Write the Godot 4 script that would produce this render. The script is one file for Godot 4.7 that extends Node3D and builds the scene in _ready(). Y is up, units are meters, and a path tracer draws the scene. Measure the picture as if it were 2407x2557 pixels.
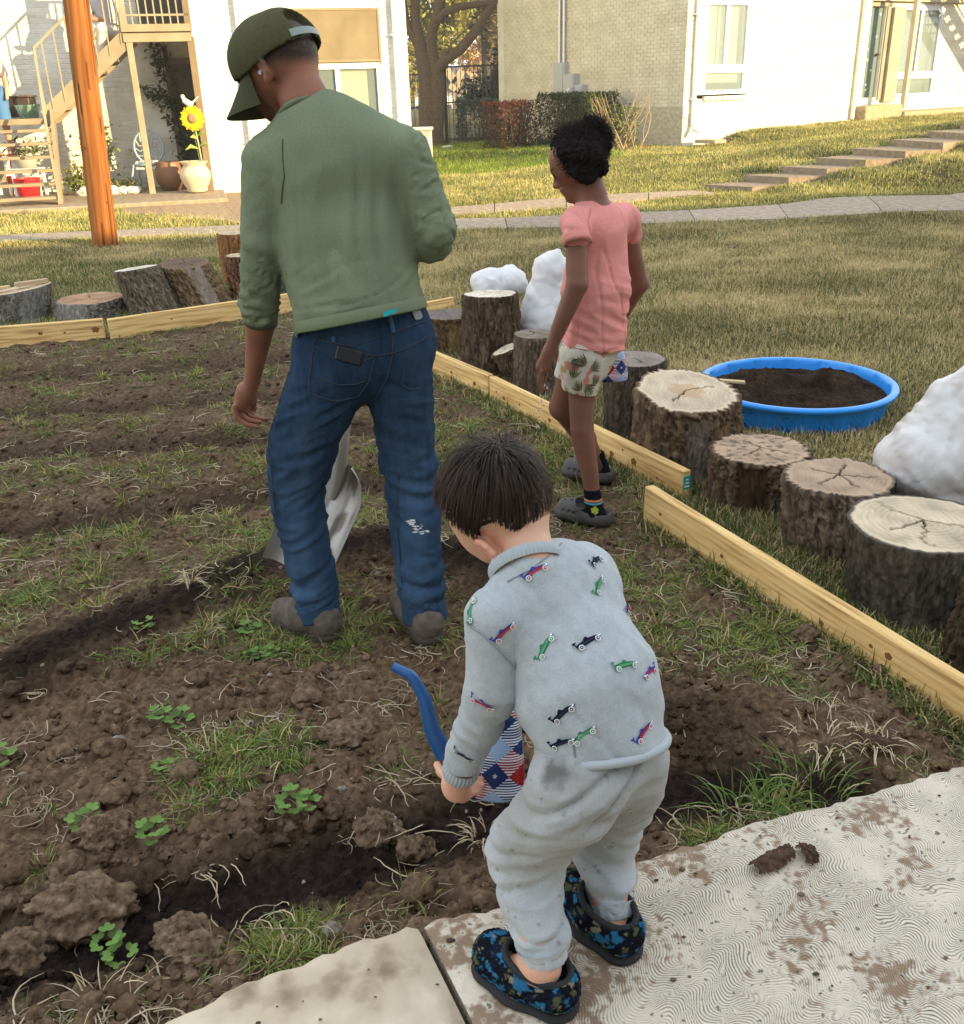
extends Node3D

var rng := RandomNumberGenerator.new()
var noise := FastNoiseLite.new()
var cell := FastNoiseLite.new()
var M := {}
var taken := {}


# ---------------------------------------------------------------- mesh builder
class MB:
	var v := PackedVector3Array()
	var n := PackedVector3Array()
	var uv := PackedVector2Array()
	var c := PackedColorArray()
	var ix := PackedInt32Array()
	var col := Color(1, 1, 1)

	func vert(p: Vector3, nn: Vector3, t := Vector2.ZERO) -> int:
		v.append(p); n.append(nn); uv.append(t); c.append(col)
		return v.size() - 1

	func tri(a: Vector3, b: Vector3, d: Vector3, out: Vector3) -> void:
		var nn := (b - a).cross(d - a).normalized()
		var i := v.size()
		if nn.dot(out) < 0:
			nn = -nn
			vert(a, nn); vert(b, nn); vert(d, nn)
		else:
			vert(a, nn); vert(d, nn); vert(b, nn)
		ix.append_array(PackedInt32Array([i, i + 1, i + 2]))

	func quad(a: Vector3, b: Vector3, d: Vector3, e: Vector3, out: Vector3) -> void:
		var nn := (b - a).cross(d - a)
		if nn.length_squared() < 1e-16:
			nn = (d - a).cross(e - a)
		nn = nn.normalized()
		var i := v.size()
		var flip := nn.dot(out) < 0
		if flip:
			nn = -nn
		vert(a, nn, Vector2(0, 0)); vert(b, nn, Vector2(1, 0)); vert(d, nn, Vector2(1, 1)); vert(e, nn, Vector2(0, 1))
		ix.append_array(PackedInt32Array([i, i + 1, i + 2, i, i + 2, i + 3]) if flip else PackedInt32Array([i, i + 2, i + 1, i, i + 3, i + 2]))

	# box centred on t, with chamfered edges
	func box(t: Transform3D, s: Vector3, bev := 0.0) -> void:
		var h := s * 0.5
		if bev <= 0.0:
			for ax in 3:
				for sg in [-1.0, 1.0]:
					var o := Vector3.ZERO; o[ax] = sg * h[ax]
					var a := Vector3.ZERO; a[(ax + 1) % 3] = h[(ax + 1) % 3]
					var b := Vector3.ZERO; b[(ax + 2) % 3] = h[(ax + 2) % 3]
					quad(t * (o - a - b), t * (o + a - b), t * (o + a + b), t * (o - a + b), t.basis * o)
			return
		bev = minf(bev, minf(h.x, minf(h.y, h.z)) * 0.9)
		var q := h - Vector3(bev, bev, bev)
		for ax in 3:
			var u := (ax + 1) % 3
			var w := (ax + 2) % 3
			for sg in [-1.0, 1.0]:
				var o := Vector3.ZERO; o[ax] = sg * h[ax]
				var a := Vector3.ZERO; a[u] = q[u]
				var b := Vector3.ZERO; b[w] = q[w]
				quad(t * (o - a - b), t * (o + a - b), t * (o + a + b), t * (o - a + b), t.basis * o)
				for s2 in [-1.0, 1.0]:
					# edge between face ax and face u
					var p1 := Vector3.ZERO; p1[ax] = sg * h[ax]; p1[u] = s2 * q[u]
					var p2 := Vector3.ZERO; p2[ax] = sg * q[ax]; p2[u] = s2 * h[u]
					var oo := Vector3.ZERO; oo[ax] = sg; oo[u] = s2
					quad(t * (p1 - b), t * (p1 + b), t * (p2 + b), t * (p2 - b), t.basis * oo)
		for sx in [-1.0, 1.0]:
			for sy in [-1.0, 1.0]:
				for sz in [-1.0, 1.0]:
					var sg := Vector3(sx, sy, sz)
					tri(t * (sg * Vector3(h.x, q.y, q.z)), t * (sg * Vector3(q.x, h.y, q.z)), t * (sg * Vector3(q.x, q.y, h.z)), t.basis * sg)

	func bx(at: Vector3, s: Vector3, bev := 0.0) -> void:
		box(Transform3D(Basis(), at), s, bev)

	# bar of rectangular section from a to b
	func bar(a: Vector3, b: Vector3, w: float, d: float, up := Vector3.UP, bev := 0.0) -> void:
		var z := (b - a).normalized()
		if absf(z.dot(up)) > 0.98:
			up = Vector3.RIGHT
		var x := up.cross(z).normalized()
		var y := z.cross(x)
		box(Transform3D(Basis(x, y, z), (a + b) * 0.5), Vector3(w, d, (b - a).length()), bev)

	# rows of points, joined smoothly; closed wraps each row
	func grid(rows: Array, closed := false, flip := false, cols = null) -> void:
		var R := rows.size()
		var C: int = rows[0].size()
		var base := v.size()
		for i in R:
			for j in C:
				var l: Vector3 = rows[i][(j - 1 + C) % C if closed else maxi(j - 1, 0)]
				var r: Vector3 = rows[i][(j + 1) % C if closed else mini(j + 1, C - 1)]
				var u: Vector3 = rows[maxi(i - 1, 0)][j]
				var d: Vector3 = rows[mini(i + 1, R - 1)][j]
				var nn := (r - l).cross(d - u)
				if nn.length_squared() < 1e-18:
					var rr: Vector3 = rows[mini(i + 1, R - 1)][(j + 1) % C]
					nn = (rr - l).cross(d - u) if (rr - l).cross(d - u).length_squared() > 1e-18 else Vector3.UP
				nn = nn.normalized()
				if cols != null:
					col = cols[i][j]
				vert(rows[i][j], -nn if flip else nn, Vector2(float(j) / (C if closed else C - 1), float(i) / (R - 1)))
		for i in R - 1:
			for j in (C if closed else C - 1):
				var a := base + i * C + j
				var b := base + i * C + (j + 1) % C
				var d := a + C
				var e := b + C
				if flip:
					ix.append_array(PackedInt32Array([a, b, e, a, e, d]))
				else:
					ix.append_array(PackedInt32Array([a, e, b, a, d, e]))

	func tube(pts: Array, radii, sides := 10, caps := true, squash := 1.0, ax := Vector3.ZERO) -> void:
		var rows := []
		var prev := Vector3.ZERO
		for i in pts.size():
			var dir: Vector3 = (pts[mini(i + 1, pts.size() - 1)] - pts[maxi(i - 1, 0)]).normalized()
			var x := ax
			if ax == Vector3.ZERO:
				x = prev
				if i == 0:
					x = Vector3.UP if absf(dir.y) < 0.9 else Vector3.RIGHT
			x = (x - dir * x.dot(dir)).normalized()
			prev = x
			var y := dir.cross(x)
			var rad: float = radii if radii is float else radii[i]
			var row := []
			for k in sides:
				var a := TAU * k / sides
				row.append(pts[i] + x * cos(a) * rad + y * sin(a) * rad * squash)
			rows.append(row)
		if caps:
			var p0: Vector3 = pts[0]
			var p1: Vector3 = pts[-1]
			var r0 := []; var r1 := []
			for k in sides:
				r0.append(p0); r1.append(p1)
			rows.push_front(rows[0].duplicate()); rows.push_front(r0)
			rows.push_back(rows[-1].duplicate()); rows.push_back(r1)
		grid(rows, true)

	# profile: array of Vector2(radius, y), bottom to top (outside)
	func lathe(prof: Array, at: Vector3, sides := 32, flip := true) -> void:
		var rows := []
		for p in prof:
			var row := []
			for k in sides:
				var a := TAU * k / sides
				row.append(at + Vector3(cos(a) * p.x, p.y, sin(a) * p.x))
			rows.append(row)
		grid(rows, true, flip)

	# flat polygon (Vector2) pushed along z
	func extrude(poly: PackedVector2Array, t: Transform3D, depth: float) -> void:
		var id := Geometry2D.triangulate_polygon(poly)
		for k in range(0, id.size(), 3):
			var a := poly[id[k]]; var b := poly[id[k + 1]]; var d := poly[id[k + 2]]
			tri(t * Vector3(a.x, a.y, depth), t * Vector3(b.x, b.y, depth), t * Vector3(d.x, d.y, depth), t.basis.z)
			tri(t * Vector3(a.x, a.y, 0), t * Vector3(b.x, b.y, 0), t * Vector3(d.x, d.y, 0), -t.basis.z)
		var cen := Vector2.ZERO
		var ccw := not Geometry2D.is_polygon_clockwise(poly)
		for k in poly.size():
			var a := poly[k]
			var b := poly[(k + 1) % poly.size()]
			var o := Vector2(b.y - a.y, a.x - b.x) * (1.0 if ccw else -1.0)
			quad(t * Vector3(a.x, a.y, 0), t * Vector3(b.x, b.y, 0), t * Vector3(b.x, b.y, depth), t * Vector3(a.x, a.y, depth), t.basis * Vector3(o.x, o.y, 0))

	func done() -> ArrayMesh:
		var m := ArrayMesh.new()
		if v.is_empty():
			return m
		var a := []
		a.resize(Mesh.ARRAY_MAX)
		a[Mesh.ARRAY_VERTEX] = v
		a[Mesh.ARRAY_NORMAL] = n
		a[Mesh.ARRAY_TEX_UV] = uv
		a[Mesh.ARRAY_COLOR] = c
		a[Mesh.ARRAY_INDEX] = ix
		m.add_surface_from_arrays(Mesh.PRIMITIVE_TRIANGLES, a)
		return m


# ---------------------------------------------------------------- distance field bodies
class Sdf:
	var a := PackedVector3Array()
	var ba := PackedVector3Array()
	var bb := PackedFloat32Array()
	var ra := PackedFloat32Array()
	var rb := PackedFloat32Array()
	var ax := PackedVector3Array()
	var sq := PackedFloat32Array()
	var kk := PackedFloat32Array()
	var clips := []
	var cuts := []

	func cap(p: Vector3, q: Vector3, r0: float, r1: float, k := 0.03, n := Vector3.ZERO, s := 1.0) -> void:
		a.append(p); ba.append(q - p); bb.append(maxf((q - p).length_squared(), 1e-9)); ra.append(r0); rb.append(r1); kk.append(k)
		ax.append(n.normalized()); sq.append(s)

	func chain(pts: Array, radii: Array, k := 0.02) -> void:
		for i in pts.size() - 1:
			cap(pts[i], pts[i + 1], radii[i], radii[i + 1], k)

	func one(i: int, p: Vector3) -> float:
		var q := p - a[i]
		var s := sq[i]
		if s != 1.0:
			var n := ax[i]
			q += n * (q.dot(n) * (s - 1.0))
			var t := clampf(q.dot(ba[i]) / bb[i], 0.0, 1.0)
			return ((q - ba[i] * t).length() - ra[i] - (rb[i] - ra[i]) * t) / (0.5 + 0.5 * s)
		var t2 := clampf(q.dot(ba[i]) / bb[i], 0.0, 1.0)
		return (q - ba[i] * t2).length() - ra[i] - (rb[i] - ra[i]) * t2

	func at(p: Vector3, ids: PackedInt32Array) -> float:
		var d := 10.0
		for i in ids:
			var e := one(i, p)
			var k := kk[i]
			var h := k - absf(d - e)
			d = minf(d, e)
			if h > 0.0:
				d -= h * h * 0.25 / k
		for c in cuts:
			var e: float = c[2] - (p - c[0]).length() if c[1] == null else c[2] - (p - c[0] - c[1] * clampf((p - c[0]).dot(c[1]) / c[1].length_squared(), 0, 1)).length()
			d = maxf(d, e)
		for c in clips:
			d = maxf(d, (p - c[0]).dot(c[1]))
		return d

	func all() -> PackedInt32Array:
		return PackedInt32Array(range(a.size()))

	# moves a point onto the surface
	func snap(p: Vector3, lift := 0.0) -> Vector3:
		var ids := all()
		for i in 4:
			var d := at(p, ids)
			p -= grad(p, ids) * (d - lift) * 0.9
		return p

	func grad(p: Vector3, ids: PackedInt32Array) -> Vector3:
		var e := 0.002
		return Vector3(at(p + Vector3(e, 0, 0), ids) - at(p - Vector3(e, 0, 0), ids), at(p + Vector3(0, e, 0), ids) - at(p - Vector3(0, e, 0), ids), at(p + Vector3(0, 0, e), ids) - at(p - Vector3(0, 0, e), ids)).normalized()

	# first hit of a line with the surface
	func hit(p: Vector3, dir: Vector3) -> Vector3:
		var ids := all()
		var best := p
		var bd := 99.0
		for i in 60:
			var d := at(p, ids)
			if d < bd:
				bd = d
				best = p
			if d < 0.0005 or d > bd + 0.3:
				break
			p += dir * d * 0.8
		return best if bd < 0.002 else snap(best)

	func mesh(h: float, disp = null, colf = null) -> ArrayMesh:
		var lo := Vector3(1e9, 1e9, 1e9)
		var hi := -lo
		for i in a.size():
			var r := maxf(ra[i], rb[i]) + h * 4
			for p in [a[i], a[i] + ba[i]]:
				lo = lo.min(p - Vector3(r, r, r)); hi = hi.max(p + Vector3(r, r, r))
		var B := 4
		var nb := Vector3i(((hi - lo) / (h * B)).ceil())
		var nx := nb.x * B + 1
		var ny := nb.y * B + 1
		var nzz := nb.z * B + 1
		var f := PackedFloat32Array()
		f.resize(nx * ny * nzz)
		f.fill(99.0)
		var blocks := []
		var half := h * B * 0.867
		var sup := PackedInt32Array()
		var SB := 4
		for uz in range(0, nb.z, SB):
			for uy in range(0, nb.y, SB):
				for ux in range(0, nb.x, SB):
					var cs := lo + Vector3(ux + SB * 0.5, uy + SB * 0.5, uz + SB * 0.5) * h * B
					var sr := half * SB * 1.02
					var cand := PackedInt32Array()
					for i in a.size():
						if one(i, cs) * (0.6 if sq[i] != 1.0 else 1.0) < sr * 1.3 + 0.035:
							cand.append(i)
					if cand.is_empty():
						continue
					for bz in range(uz, mini(uz + SB, nb.z)):
						for by in range(uy, mini(uy + SB, nb.y)):
							for bx in range(ux, mini(ux + SB, nb.x)):
								var cen := lo + Vector3(bx + 0.5, by + 0.5, bz + 0.5) * h * B
								var ids := PackedInt32Array()
								var near := 99.0
								var ds := PackedFloat32Array()
								for i in cand:
									var d := one(i, cen)
									ds.append(d)
									near = minf(near, d)
								if near > half * 1.3 + 0.03:
									continue
								for i in cand.size():
									if ds[i] < near + 2.2 * half + kk[cand[i]]:
										ids.append(cand[i])
								var dc := at(cen, ids)
								if absf(dc) > half * 1.35:
									continue
								blocks.append(Vector3i(bx, by, bz))
								for z in B + 1:
									for y in B + 1:
										var w := ((bz * B + z) * ny + by * B + y) * nx + bx * B
										for x in B + 1:
											if f[w + x] == 99.0:
												f[w + x] = at(lo + Vector3(bx * B + x, by * B + y, bz * B + z) * h, ids)
		var vid := {}
		var vs := PackedVector3Array()
		var sy := nx
		var sz := nx * ny
		var off := PackedInt32Array([0, 1, sy, sy + 1, sz, sz + 1, sz + sy, sz + sy + 1])
		var cor := [Vector3(0, 0, 0), Vector3(1, 0, 0), Vector3(0, 1, 0), Vector3(1, 1, 0), Vector3(0, 0, 1), Vector3(1, 0, 1), Vector3(0, 1, 1), Vector3(1, 1, 1)]
		var edges := [[0, 1], [2, 3], [4, 5], [6, 7], [0, 2], [1, 3], [4, 6], [5, 7], [0, 4], [1, 5], [2, 6], [3, 7]]
		for b in blocks:
			for z in B:
				for y in B:
					for x in B:
						var cx: int = b.x * B + x
						var cy: int = b.y * B + y
						var cz: int = b.z * B + z
						var w := (cz * ny + cy) * nx + cx
						var inside := 0
						var bad := false
						for o in off:
							var d := f[w + o]
							if d == 99.0:
								bad = true
								break
							if d < 0.0:
								inside += 1
						if bad or inside == 0 or inside == 8:
							continue
						var s := Vector3.ZERO
						var cnt := 0
						for e in edges:
							var d0 := f[w + off[e[0]]]
							var d1 := f[w + off[e[1]]]
							if (d0 < 0.0) != (d1 < 0.0):
								s += cor[e[0]].lerp(cor[e[1]], d0 / (d0 - d1))
								cnt += 1
						vid[w] = vs.size()
						vs.append(lo + (Vector3(cx, cy, cz) + s / cnt) * h)
		var ix := PackedInt32Array()
		for w in vid:
			for e in [[1, sy, sz], [sy, sz, 1], [sz, 1, sy]]:
				var d0 := f[w]
				var d1 := f[w + e[0]]
				if (d0 < 0.0) == (d1 < 0.0):
					continue
				var i1 = vid.get(w - e[1]); var i2 = vid.get(w - e[2]); var i3 = vid.get(w - e[1] - e[2])
				if i1 == null or i2 == null or i3 == null:
					continue
				var i0: int = vid[w]
				if d0 < 0.0:
					ix.append_array(PackedInt32Array([i0, i3, i1, i0, i2, i3]))
				else:
					ix.append_array(PackedInt32Array([i0, i1, i3, i0, i3, i2]))
		var ns := normals(vs, ix)
		if disp != null:
			for i in vs.size():
				vs[i] += ns[i] * disp.call(vs[i], ns[i])
			ns = normals(vs, ix)
		var arr := []
		arr.resize(Mesh.ARRAY_MAX)
		arr[Mesh.ARRAY_VERTEX] = vs
		arr[Mesh.ARRAY_NORMAL] = ns
		if colf != null:
			var cs := PackedColorArray()
			cs.resize(vs.size())
			for i in vs.size():
				cs[i] = colf.call(vs[i], ns[i])
			arr[Mesh.ARRAY_COLOR] = cs
		arr[Mesh.ARRAY_INDEX] = ix
		var m := ArrayMesh.new()
		m.add_surface_from_arrays(Mesh.PRIMITIVE_TRIANGLES, arr)
		return m

	static func normals(vs: PackedVector3Array, ix: PackedInt32Array) -> PackedVector3Array:
		var ns := PackedVector3Array()
		ns.resize(vs.size())
		for k in range(0, ix.size(), 3):
			var p := vs[ix[k]]
			var q := -(vs[ix[k + 1]] - p).cross(vs[ix[k + 2]] - p)
			ns[ix[k]] += q; ns[ix[k + 1]] += q; ns[ix[k + 2]] += q
		for i in ns.size():
			ns[i] = ns[i].normalized()
		return ns


# ---------------------------------------------------------------- naming and tagging
func numbered(called: String) -> String:
	taken[called] = taken.get(called, -1) + 1
	return called if taken[called] == 0 else "%s_%03d" % [called, taken[called]]


func tag(o: Node3D, label: String, category: String, group := "", kind := "") -> Node3D:
	o.set_meta("label", label)
	if category: o.set_meta("category", category)
	if group: o.set_meta("group", group)
	if kind: o.set_meta("kind", kind)
	return o


func thing(called: String, label: String, category: String, at := Vector3.ZERO, group := "") -> Node3D:
	var o := Node3D.new()
	o.name = numbered(called)
	add_child(o)
	o.position = at
	return tag(o, label, category, group)


func obj(called: String, mesh, mat: Material, parent: Node3D = null) -> MeshInstance3D:
	var o := MeshInstance3D.new()
	o.mesh = mesh.done() if mesh is MB else mesh
	o.material_override = mat
	if parent == null:
		o.name = numbered(called)
		add_child(o)
	else:
		o.name = called
		parent.add_child(o, true)
	return o


func struct(called: String, mesh, mat: Material, label: String) -> MeshInstance3D:
	var o := obj(called, mesh, mat)
	o.set_meta("kind", "structure")
	o.set_meta("label", label)
	return o


func scatter(called: String, mesh: Mesh, mat: Material, xf: Array, cols: Array, parent: Node3D = null) -> MultiMeshInstance3D:
	var mm := MultiMesh.new()
	mm.transform_format = MultiMesh.TRANSFORM_3D
	mm.use_colors = cols.size() > 0
	mm.mesh = mesh
	mm.instance_count = xf.size()
	for i in xf.size():
		mm.set_instance_transform(i, xf[i])
		if cols.size() > 0:
			mm.set_instance_color(i, cols[i])
	var o := MultiMeshInstance3D.new()
	o.multimesh = mm
	o.material_override = mat
	o.set_meta("kind", "stuff")
	if parent == null:
		o.name = numbered(called)
		add_child(o)
	else:
		o.name = called
		parent.add_child(o, true)
	return o


# ---------------------------------------------------------------- materials
func lin(r: float, g: float, b: float) -> Color:
	return Color(r, g, b).linear_to_srgb()


func mat(c: Color, rough := 0.8, metal := 0.0, spec := 0.5) -> StandardMaterial3D:
	var m := StandardMaterial3D.new()
	m.albedo_color = c
	m.roughness = rough
	m.metallic = metal
	m.metallic_specular = spec
	return m


func vmat(rough := 0.85, spec := 0.3) -> StandardMaterial3D:
	var m := mat(Color(1, 1, 1), rough, 0, spec)
	m.vertex_color_use_as_albedo = true
	return m


func ntex(freq: float, lo: Color, hi: Color, size := 256, oct := 4, kind := FastNoiseLite.TYPE_SIMPLEX_SMOOTH, sd := 1, w := 0, stops := []) -> NoiseTexture2D:
	var t := NoiseTexture2D.new()
	t.width = w if w > 0 else size
	t.height = size
	t.seamless = true
	t.generate_mipmaps = false
	var f := FastNoiseLite.new()
	f.noise_type = kind
	f.frequency = freq
	f.fractal_octaves = oct
	f.seed = sd
	t.noise = f
	var g := Gradient.new()
	g.set_color(0, lo)
	g.set_color(1, hi)
	for s in stops:
		g.add_point(s[0], s[1])
	t.color_ramp = g
	return t


func tri_map(m: StandardMaterial3D, t: Texture2D, scale: float, bump: Texture2D = null, depth := 0.3, world := true, sc3 := Vector3.ZERO) -> StandardMaterial3D:
	m.albedo_texture = t
	m.uv1_triplanar = true
	m.uv1_world_triplanar = world
	m.uv1_scale = sc3 if sc3 != Vector3.ZERO else Vector3(scale, scale, scale)
	if bump:
		m.heightmap_enabled = true
		m.heightmap_texture = bump
		m.heightmap_scale = depth
	return m


func img_tex(w: int, h: int, data: PackedByteArray) -> ImageTexture:
	return ImageTexture.create_from_image(Image.create_from_data(w, h, false, Image.FORMAT_RGB8, data))


func nz(x: float, y: float, z := 0.0) -> float:
	return noise.get_noise_3d(x, y, z)


# ---------------------------------------------------------------- the lie of the land
const HILL := [[-40.0, -12.0, 0.0], [-20.0, -12.0, 0.0], [-8.0, -12.0, 0.0], [-3.0, -12.0, 0.0], [0.0, -12.2, 0.0], [3.0, -12.8, 0.0], [6.0, -13.4, 0.05], [12.0, -14.5, 0.3], [3.4, -15.2, 0.02], [4.1, -15.5, 0.11], [4.0, -14.4, 0.02], [4.7, -14.7, 0.1], [5.3, -15.8, 0.3], [5.9, -14.9, 0.28], [6.7, -16.5, 0.48], [7.0, -15.1, 0.42], [7.5, -16.8, 0.6], [7.6, -15.8, 0.58], [9.0, -17.2, 0.78], [4.5, -21.9, 0.25], [6.9, -23.4, 0.52], [8.7, -24.5, 0.55], [10.5, -25.4, 0.6], [12.5, -26.5, 0.6], [1.0, -27.8, 0.15], [2.0, -25.0, 0.22], [-1.0, -21.0, 0.0], [-4.0, -17.0, 0.0], [-8.0, -17.0, 0.0], [-0.7, -29.0, 0.1], [-3.0, -45.0, 0.25], [8.0, -45.0, 0.3], [-30.0, -30.0, 0.0], [25.0, -25.0, 0.9], [60.0, -40.0, 1.0], [0.0, -90.0, 0.4]]


func land(x: float, z: float) -> float:
	if z > -11.0:
		return 0.0
	var s := 0.0
	var t := 0.0
	for q in HILL:
		var d: float = (x - q[0]) * (x - q[0]) + (z - q[1]) * (z - q[1]) + 0.05
		var w := 1.0 / (d * d)
		s += w
		t += w * q[2]
	return t / s * clampf((-11.0 - z) / 1.0, 0.0, 1.0)


# centre lines of the dug rows in the bed: [points, half width, height]
var ROWS := [
	[[Vector2(-0.95, -1.36), Vector2(-0.78, -1.43), Vector2(-0.5, -1.55), Vector2(-0.03, -1.74), Vector2(0.41, -1.8), Vector2(0.8, -1.78)], 0.11, -0.05, 1.0],
	[[Vector2(-1.35, -2.36), Vector2(-1.05, -2.66), Vector2(-0.69, -3.05), Vector2(-0.33, -3.12), Vector2(0.0, -2.95), Vector2(0.15, -2.75)], 0.13, 0.055, 0.85],
	[[Vector2(0.42, -2.1), Vector2(0.55, -2.0), Vector2(0.5, -1.85)], 0.14, 0.015, 0.6],
	[[Vector2(-3.2, -3.2), Vector2(-1.59, -3.5), Vector2(-0.99, -3.68), Vector2(-0.3, -3.9), Vector2(0.2, -3.7)], 0.14, -0.045, 0.55],
	[[Vector2(-3.6, -4.25), Vector2(-1.81, -4.4), Vector2(-1.1, -4.45), Vector2(-0.3, -4.6)], 0.15, -0.045, 0.55],
	[[Vector2(-4.0, -4.95), Vector2(-2.2, -5.0), Vector2(-1.2, -5.15), Vector2(-0.6, -5.2)], 0.14, -0.04, 0.5],
	[[Vector2(-4.0, -5.6), Vector2(-2.4, -5.75), Vector2(-1.2, -5.95)], 0.14, -0.035, 0.5],
]


func row_at(x: float, z: float) -> Vector2:
	var best := Vector2(0, 0)
	for r in ROWS:
		var pts: Array = r[0]
		var dm := 9.0
		for i in pts.size() - 1:
			var a: Vector2 = pts[i]
			var b: Vector2 = pts[i + 1] - a
			var t := clampf((Vector2(x, z) - a).dot(b) / b.length_squared(), 0, 1)
			dm = minf(dm, (Vector2(x, z) - a - b * t).length())
		dm *= 1.0 + 0.35 * nz(x * 9.0, z * 9.0)
		var w: float = clampf(1.0 - dm / (r[1] * 1.9), 0.0, 1.0)
		w = w * w * (3 - 2 * w)
		best.x += w * r[2]
		best.y = maxf(best.y, w * r[3])
	return best


var BED := PackedVector2Array([Vector2(-4.5, -0.2), Vector2(-0.584, -1.163), Vector2(1.3, -1.87), Vector2(1.22, -1.95), Vector2(0.62, -3.34), Vector2(0.76, -3.42), Vector2(-0.3, -5.6), Vector2(-0.9, -7.6), Vector2(-2.55, -6.7), Vector2(-5.5, -6.2)])


func bed_edge(x: float, z: float) -> float:
	# 1 inside the dug bed, 0 on the lawn
	return 1.0 if Geometry2D.is_point_in_polygon(Vector2(x, z), BED) else 0.0


func height(x: float, z: float, fine := true) -> float:
	if z < -7.7 or z > -0.3 or x < -6 or x > 3:
		return land(x, z)
	var h := 0.0
	if bed_edge(x, z) > 0.5:
		h = row_at(x, z).x
		h += 0.022 * nz(x * 14.0, z * 14.0) + 0.012 * nz(x * 40.0, z * 40.0, 3.0)
		if fine:
			h += 0.011 * absf(nz(x * 95.0, z * 95.0, 7.0)) + 0.006 * nz(x * 210.0, z * 210.0, 9.0)
		h += 0.012 * nz(x * 4.0, z * 4.0, 11.0)
	else:
		h = 0.012 * nz(x * 3.0, z * 3.0)
	return h


# ---------------------------------------------------------------- setting
func make_materials() -> void:
	var grain := ntex(0.02, Color(0.62, 0.62, 0.62), Color(1, 1, 1), 512, 5, FastNoiseLite.TYPE_SIMPLEX_SMOOTH, 3)
	var fine := ntex(0.06, Color(0, 0, 0), Color(1, 1, 1), 256, 4, FastNoiseLite.TYPE_SIMPLEX_SMOOTH, 5)
	M.fine = fine
	M.grain = grain
	M.soil = tri_map(vmat(0.95, 0.15), ntex(0.03, Color(0.5, 0.48, 0.46), Color(1, 1, 1), 512, 5), 2.2, fine, 1.6)
	M.concrete = tri_map(vmat(0.9, 0.25), ntex(0.02, Color(0.72, 0.7, 0.66), Color(1, 1, 1), 512, 5, FastNoiseLite.TYPE_SIMPLEX_SMOOTH, 8), 0.9, fine, 0.25)
	M.brick_white = tri_map(vmat(0.75, 0.3), ntex(0.015, Color(0.86, 0.85, 0.82), Color(1, 1, 1), 256, 4), 0.5, fine, 0.25)
	M.paint = tri_map(vmat(0.6, 0.35), ntex(0.01, Color(0.85, 0.84, 0.82), Color(1, 1, 1), 256, 4), 0.7)
	M.metal_grey = mat(lin(0.36, 0.39, 0.4), 0.45, 0.0, 0.5)
	M.galv = mat(lin(0.55, 0.57, 0.6), 0.38, 0.85)
	M.glass = mat(Color(0.75, 0.82, 0.8, 0.16), 0.04)
	M.glass.transparency = BaseMaterial3D.TRANSPARENCY_ALPHA
	M.black = mat(lin(0.012, 0.012, 0.014), 0.4)
	M.leaf = vmat(0.55, 0.4)
	M.leaf.backlight_enabled = true
	M.leaf.backlight = Color(0.45, 0.5, 0.2)
	M.grass = vmat(0.7, 0.25)
	M.grass.backlight_enabled = true
	M.grass.backlight = Color(0.5, 0.5, 0.3)
	M.straw = vmat(0.8, 0.2)
	M.bark = tri_map(vmat(0.95, 0.15), grain, 2.5, ntex(0.05, Color(0, 0, 0), Color(1, 1, 1), 256, 4, FastNoiseLite.TYPE_SIMPLEX_SMOOTH, 12), 1.6, true, Vector3(3.5, 1.2, 3.5))
	M.v = vmat(0.7, 0.35)
	M.plaid = mat(Color(1, 1, 1), 0.4, 0, 0.4)
	M.plaid.albedo_texture = plaid()
	M.water = mat(Color(1, 1, 1, 0.15), 0.02)
	M.water.refraction_enabled = true
	M.water.refraction_scale = 0.033
	M.vm = vmat(0.9, 0.2)


func spread(list: PackedFloat32Array, to: float, step0: float, grow: float) -> void:
	var x := list[-1]
	var dir := signf(to - x)
	var st := step0
	while (to - x) * dir > 0:
		x += st * dir
		st *= 1.0 + grow
		list.append(x)


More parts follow.
